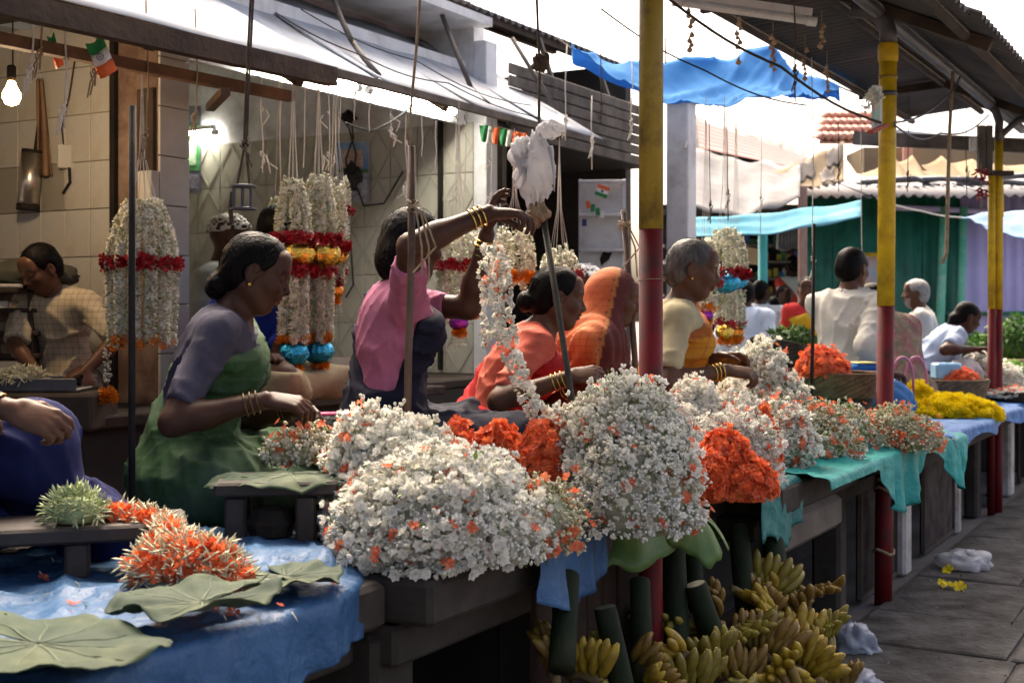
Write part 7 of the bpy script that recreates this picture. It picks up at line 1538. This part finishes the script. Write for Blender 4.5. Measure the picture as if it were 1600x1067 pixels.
for px, y, mm in ((5, 477, m_cream), (25, 478, m_tan), (45, 477, m_timber2), (8, 511, m_tan), (30, 512, m_cream), (15, 546, m_tan), (40, 546, m_timber2)):
    MB().box(W(px, y, 4.9), .05, .05, random.uniform(.03, .05), rz=random.uniform(-.4, .4), bev=.004).solo('packet', mm, {5: 'cream packet on the upper shelf board at the far left', 25: 'tan packet in the middle of the upper shelf board', 45: 'grey packet at the right of the upper shelf board', 8: 'tan packet on the middle shelf board', 30: 'cream packet on the middle shelf board', 15: 'tan packet on the lowest shelf board', 40: 'grey packet on the lowest shelf board'}[px], 'packet', 'packets on the low shelf')
# posters of the tiled shop
def wall_print(name, label, cat, x0, x1, y0, y1, u, parts, off=.016):
    t = thing(name, label, cat, on_wall((x0 + x1) / 2, y1, u, off))
    def quad(nm, a0, a1, b0, b1, o, mat):
        P = [on_wall(x0 + (x1 - x0) * a, y0 + (y1 - y0) * b, u, q) for q in (o, o + .004) for a, b in ((a0, b1), (a1, b1), (a1, b0), (a0, b0))]; MB().hexa(P).build(nm, mat, t)
    for i, (nm, a0, a1, b0, b1, mat) in enumerate(parts): quad(nm, a0, a1, b0, b1, off + .005 * i, mat)
    return t
PR = lambda n, a, b, s=20: M(n, a, b, s, .6, ramp=(.48, .54))
wall_print('calendar', 'wall calendar with a building picture and date sheet on the green tiles', 'calendar', 523, 578, 221, 316, 6.5, [('sheet', 0, 1, 0, 1, PR('calendar_paper', (.40, .45, .55), (.46, .50, .60), 5)), ('sky_print', .05, .95, .03, .46, PR('calendar_sky', (.16, .30, .55), (.26, .40, .60), 7)), ('house_print', .22, .80, .14, .44, PR('calendar_house', (.5, .32, .26), (.6, .5, .45), 24)), ('lawn_print', .05, .95, .46, .52, PR('calendar_lawn', (.08, .2, .08), (.12, .26, .1), 20)), ('date_grid', .08, .92, .58, .95, PR('calendar_dates', (.50, .54, .62), (.25, .28, .38), 60))])
wall_print('poster', 'tall dark poster with a green picture beside the pillar', 'poster', 284, 314, 166, 302, 6.5, [('sheet', 0, 1, 0, 1, PR('poster_grey', (.10, .11, .15), (.15, .16, .2), 6)), ('green_print', .12, .92, .22, .74, PR('poster_green', (.03, .22, .06), (.06, .30, .10), 16)), ('pale_figure', .35, .75, .40, .68, PR('poster_figure', (.4, .5, .4), (.2, .35, .2), 30)), ('ornament', .1, .9, .78, .95, PR('poster_orn', (.22, .2, .28), (.12, .12, .18), 50))])
wf_ = thing('wall_fitting', 'black bundle of wires and hooks on the tiled wall by the calendar', 'wires', on_wall(548, 300, 6.5))
for pts in (((548, 180), (552, 215), (540, 250), (548, 292), (545, 330)), ((530, 180), (545, 200), (556, 240), (552, 280)), ((545, 270), (560, 300), (568, 322), (600, 318), (630, 268)), ((546, 260), (543, 340), (549, 400), (552, 445), (540, 465))): MB().tube([on_wall(x, y, 6.5, .05) for x, y in pts], .006, 5).build('wire', m_wire, wf_)
blob('x', '', '', on_wall(551, 276, 6.5, .06), (.05, .04, .07), m_wire, 4, .4, parent=wf_, partname='wire_tangle'); blob('x', '', '', on_wall(545, 183, 6.5, .06), (.04, .03, .035), m_blackiron, 4, .3, parent=wf_, partname='fitting')
sb_ = thing('bunting', 'row of saffron, white and green paper pennants under the awning end', 'bunting', PV(790, 225, 3.5))
for k, (px, mm) in enumerate(((756, m_fg), (764, m_fw), (774, m_saf), (786, m_fg), (794, m_fw), (806, m_saf), (818, m_saf))):
    a = PV(px, 196 + k * 2, 3.55); MB().sheet(lambda s_, q: a + Vector(((s_ - .5) * .05 * (1 - .5 * q), .01 * math.sin(s_ * 6 + q * 3), -.09 * q)), 4, 4, .0008).build('pennant', mm, sb_, smooth=True)
MB().tube([PV(745, 190, 3.55), PV(825, 210, 3.55)], .002, 4).build('line', m_string, sb_)
# ============================================================ greens across the lane and litter
def greens(label, c, r, mat, n=1500, sz=.05, kind='vegetable heap', seed=0):
    t = thing('greens_heap', label, kind, c, 'heaps of greens across the lane'); z = RNG.uniform(0, 1, n); a = RNG.uniform(0, 2 * np.pi, n); q = np.sqrt(1 - z * z); d_ = np.stack([q * np.cos(a), q * np.sin(a), z], 1)
    P = np.array(c) + d_ * np.array(r) * (RNG.uniform(.85, 1.05, n) * (1 + .12 * np.sin(a * 5 + z * 6 + seed)))[:, None]; v, qd = scat(TP['leaf'], P, d_, sz * RNG.uniform(.6, 1.2, n), .7); o = qmesh('leaves', v, qd, mat, t); o['kind'] = 'stuff'
    MB().lathe([(max(.01, r[0] * .92 * math.cos(b)), r[2] * .92 * math.sin(b)) for b in [i / 7 * 1.55 for i in range(8)]], c, 14, sy=r[1] / r[0]).build('packed_core', m_leaf2, t, smooth=True); return t
m_lime = M('lime_green', (.16, .36, .04), (.28, .50, .07), 14, .5, island=.35, trans=.15)
greens('leafy green heap right of the leaning girl', gp(1508, 10.6, .85), (.28, .22, .26), m_leaf1, 1500, .05)
greens('darker leafy heap beside the first one', gp(1545, 11.0, .85), (.22, .2, .24), m_leaf2, 1200, .05)
greens('bright leafy heap at the right edge behind the far pole', gp(1585, 10.5, .90), (.24, .2, .33), m_leaf1, 1400, .05)
greens('green herbs beside the yellow sari woman', gp(1243, 10.6, .86), (.26, .2, .18), m_leaf1, 1300, .045)
greens('pile of green chillies in the terracotta basket', gp(1215, 10.9, .88), (.16, .15, .26), m_lime, 900, .05)
greens('herbs lying along the dark tipped basket', gp(1240, 7.6, 1.06), (.17, .13, .13), m_leaf2, 900, .04)
greens('low greens left of the old man', gp(1370, 10.4, .86), (.22, .2, .15), m_leaf1, 900, .045)
greens('pile of limes beside the flat tray', gp(1578, 9.2, .84), (.12, .1, .10), m_lime, 500, .03)
MB().box(Vector((fx(1530, 10.8), 10.9, .42)), 2.6, 1.0, .84, bev=.02).solo('vegetable_platform', m_stone, 'low stone platform before the purple sheets', 'platform')
MB().box(Vector((fx(1240, 7.6), 7.6, .99)), .3, .24, .12, bev=.01).solo('herb_crate', m_timber, 'dark crate holding herbs behind the tipped basket', 'crate')
# marigold border of the framed picture
P_ = []; 
for k in range(46):
    s_ = k / 46 * 4; e = s_ % 1
    P_.append(W(1338 + 36 * e, 398, FD - .2) if s_ < 1 else W(1374, 398 + 54 * e, FD - .2) if s_ < 2 else W(1374 - 36 * e, 452 - 8 * math.sin(e * 3.14), FD - .2) if s_ < 3 else W(1338, 452 - 54 * e, FD - .2))
v, q = scat(TP['pom'], np.array([tuple(p) for p in P_]), np.tile((0., -1., 0.), (len(P_), 1)), .022, .3); qmesh('marigold_border', v, q, m_mary, sp)
# loose petals and litter
def litter(name, label, pts, tp, mat, sz, cat):
    t = thing(name, label, cat, Vector(pts[0]), None, kind='stuff'); v, q = scat(TP[tp], np.array([tuple(p) for p in pts]), np.tile((0., 0., 1.), (len(pts), 1)), np.array([sz * random.uniform(.7, 1.3) for _ in pts]), .6); o = qmesh('scattered_pieces', v, q, mat, t); o['kind'] = 'stuff'; return t
litter('fallen_petals', 'fallen coral petals scattered on the blue sheet', [PZ(random.uniform(30, 560), random.uniform(860, 960), TZ + .016) for _ in range(26)], 'frill', m_orgp, .010, 'petals')
litter('fallen_buds', 'fallen white buds scattered on the blue sheet', [PZ(random.uniform(30, 560), random.uniform(840, 980), TZ + .016) for _ in range(34)], 'long', m_crm, .009, 'petals')
litter('fallen_marigolds', 'few yellow marigold petals on the paving', [PZ(*q, .034) for q in ((1482, 891), (1480, 914), (1487, 916), (1500, 917), (1470, 912))], 'frill', m_mary, .022, 'petals')
litter('paving_litter', 'small scraps and leaf bits scattered over the paving', [RV(random.uniform(3.9, 9), random.uniform(.2, 1.38), .034) for _ in range(150)], 'leaf', M('litter_brown', (.09, .07, .05), (.3, .27, .22), 3, .9, island=.8), .016, 'litter')
print('script seconds', round(time.time() - T0, 1), 'objects', len(bpy.data.objects), 'tris', sum(len(o.data.polygons) for o in bpy.data.objects if o.type == 'MESH'))
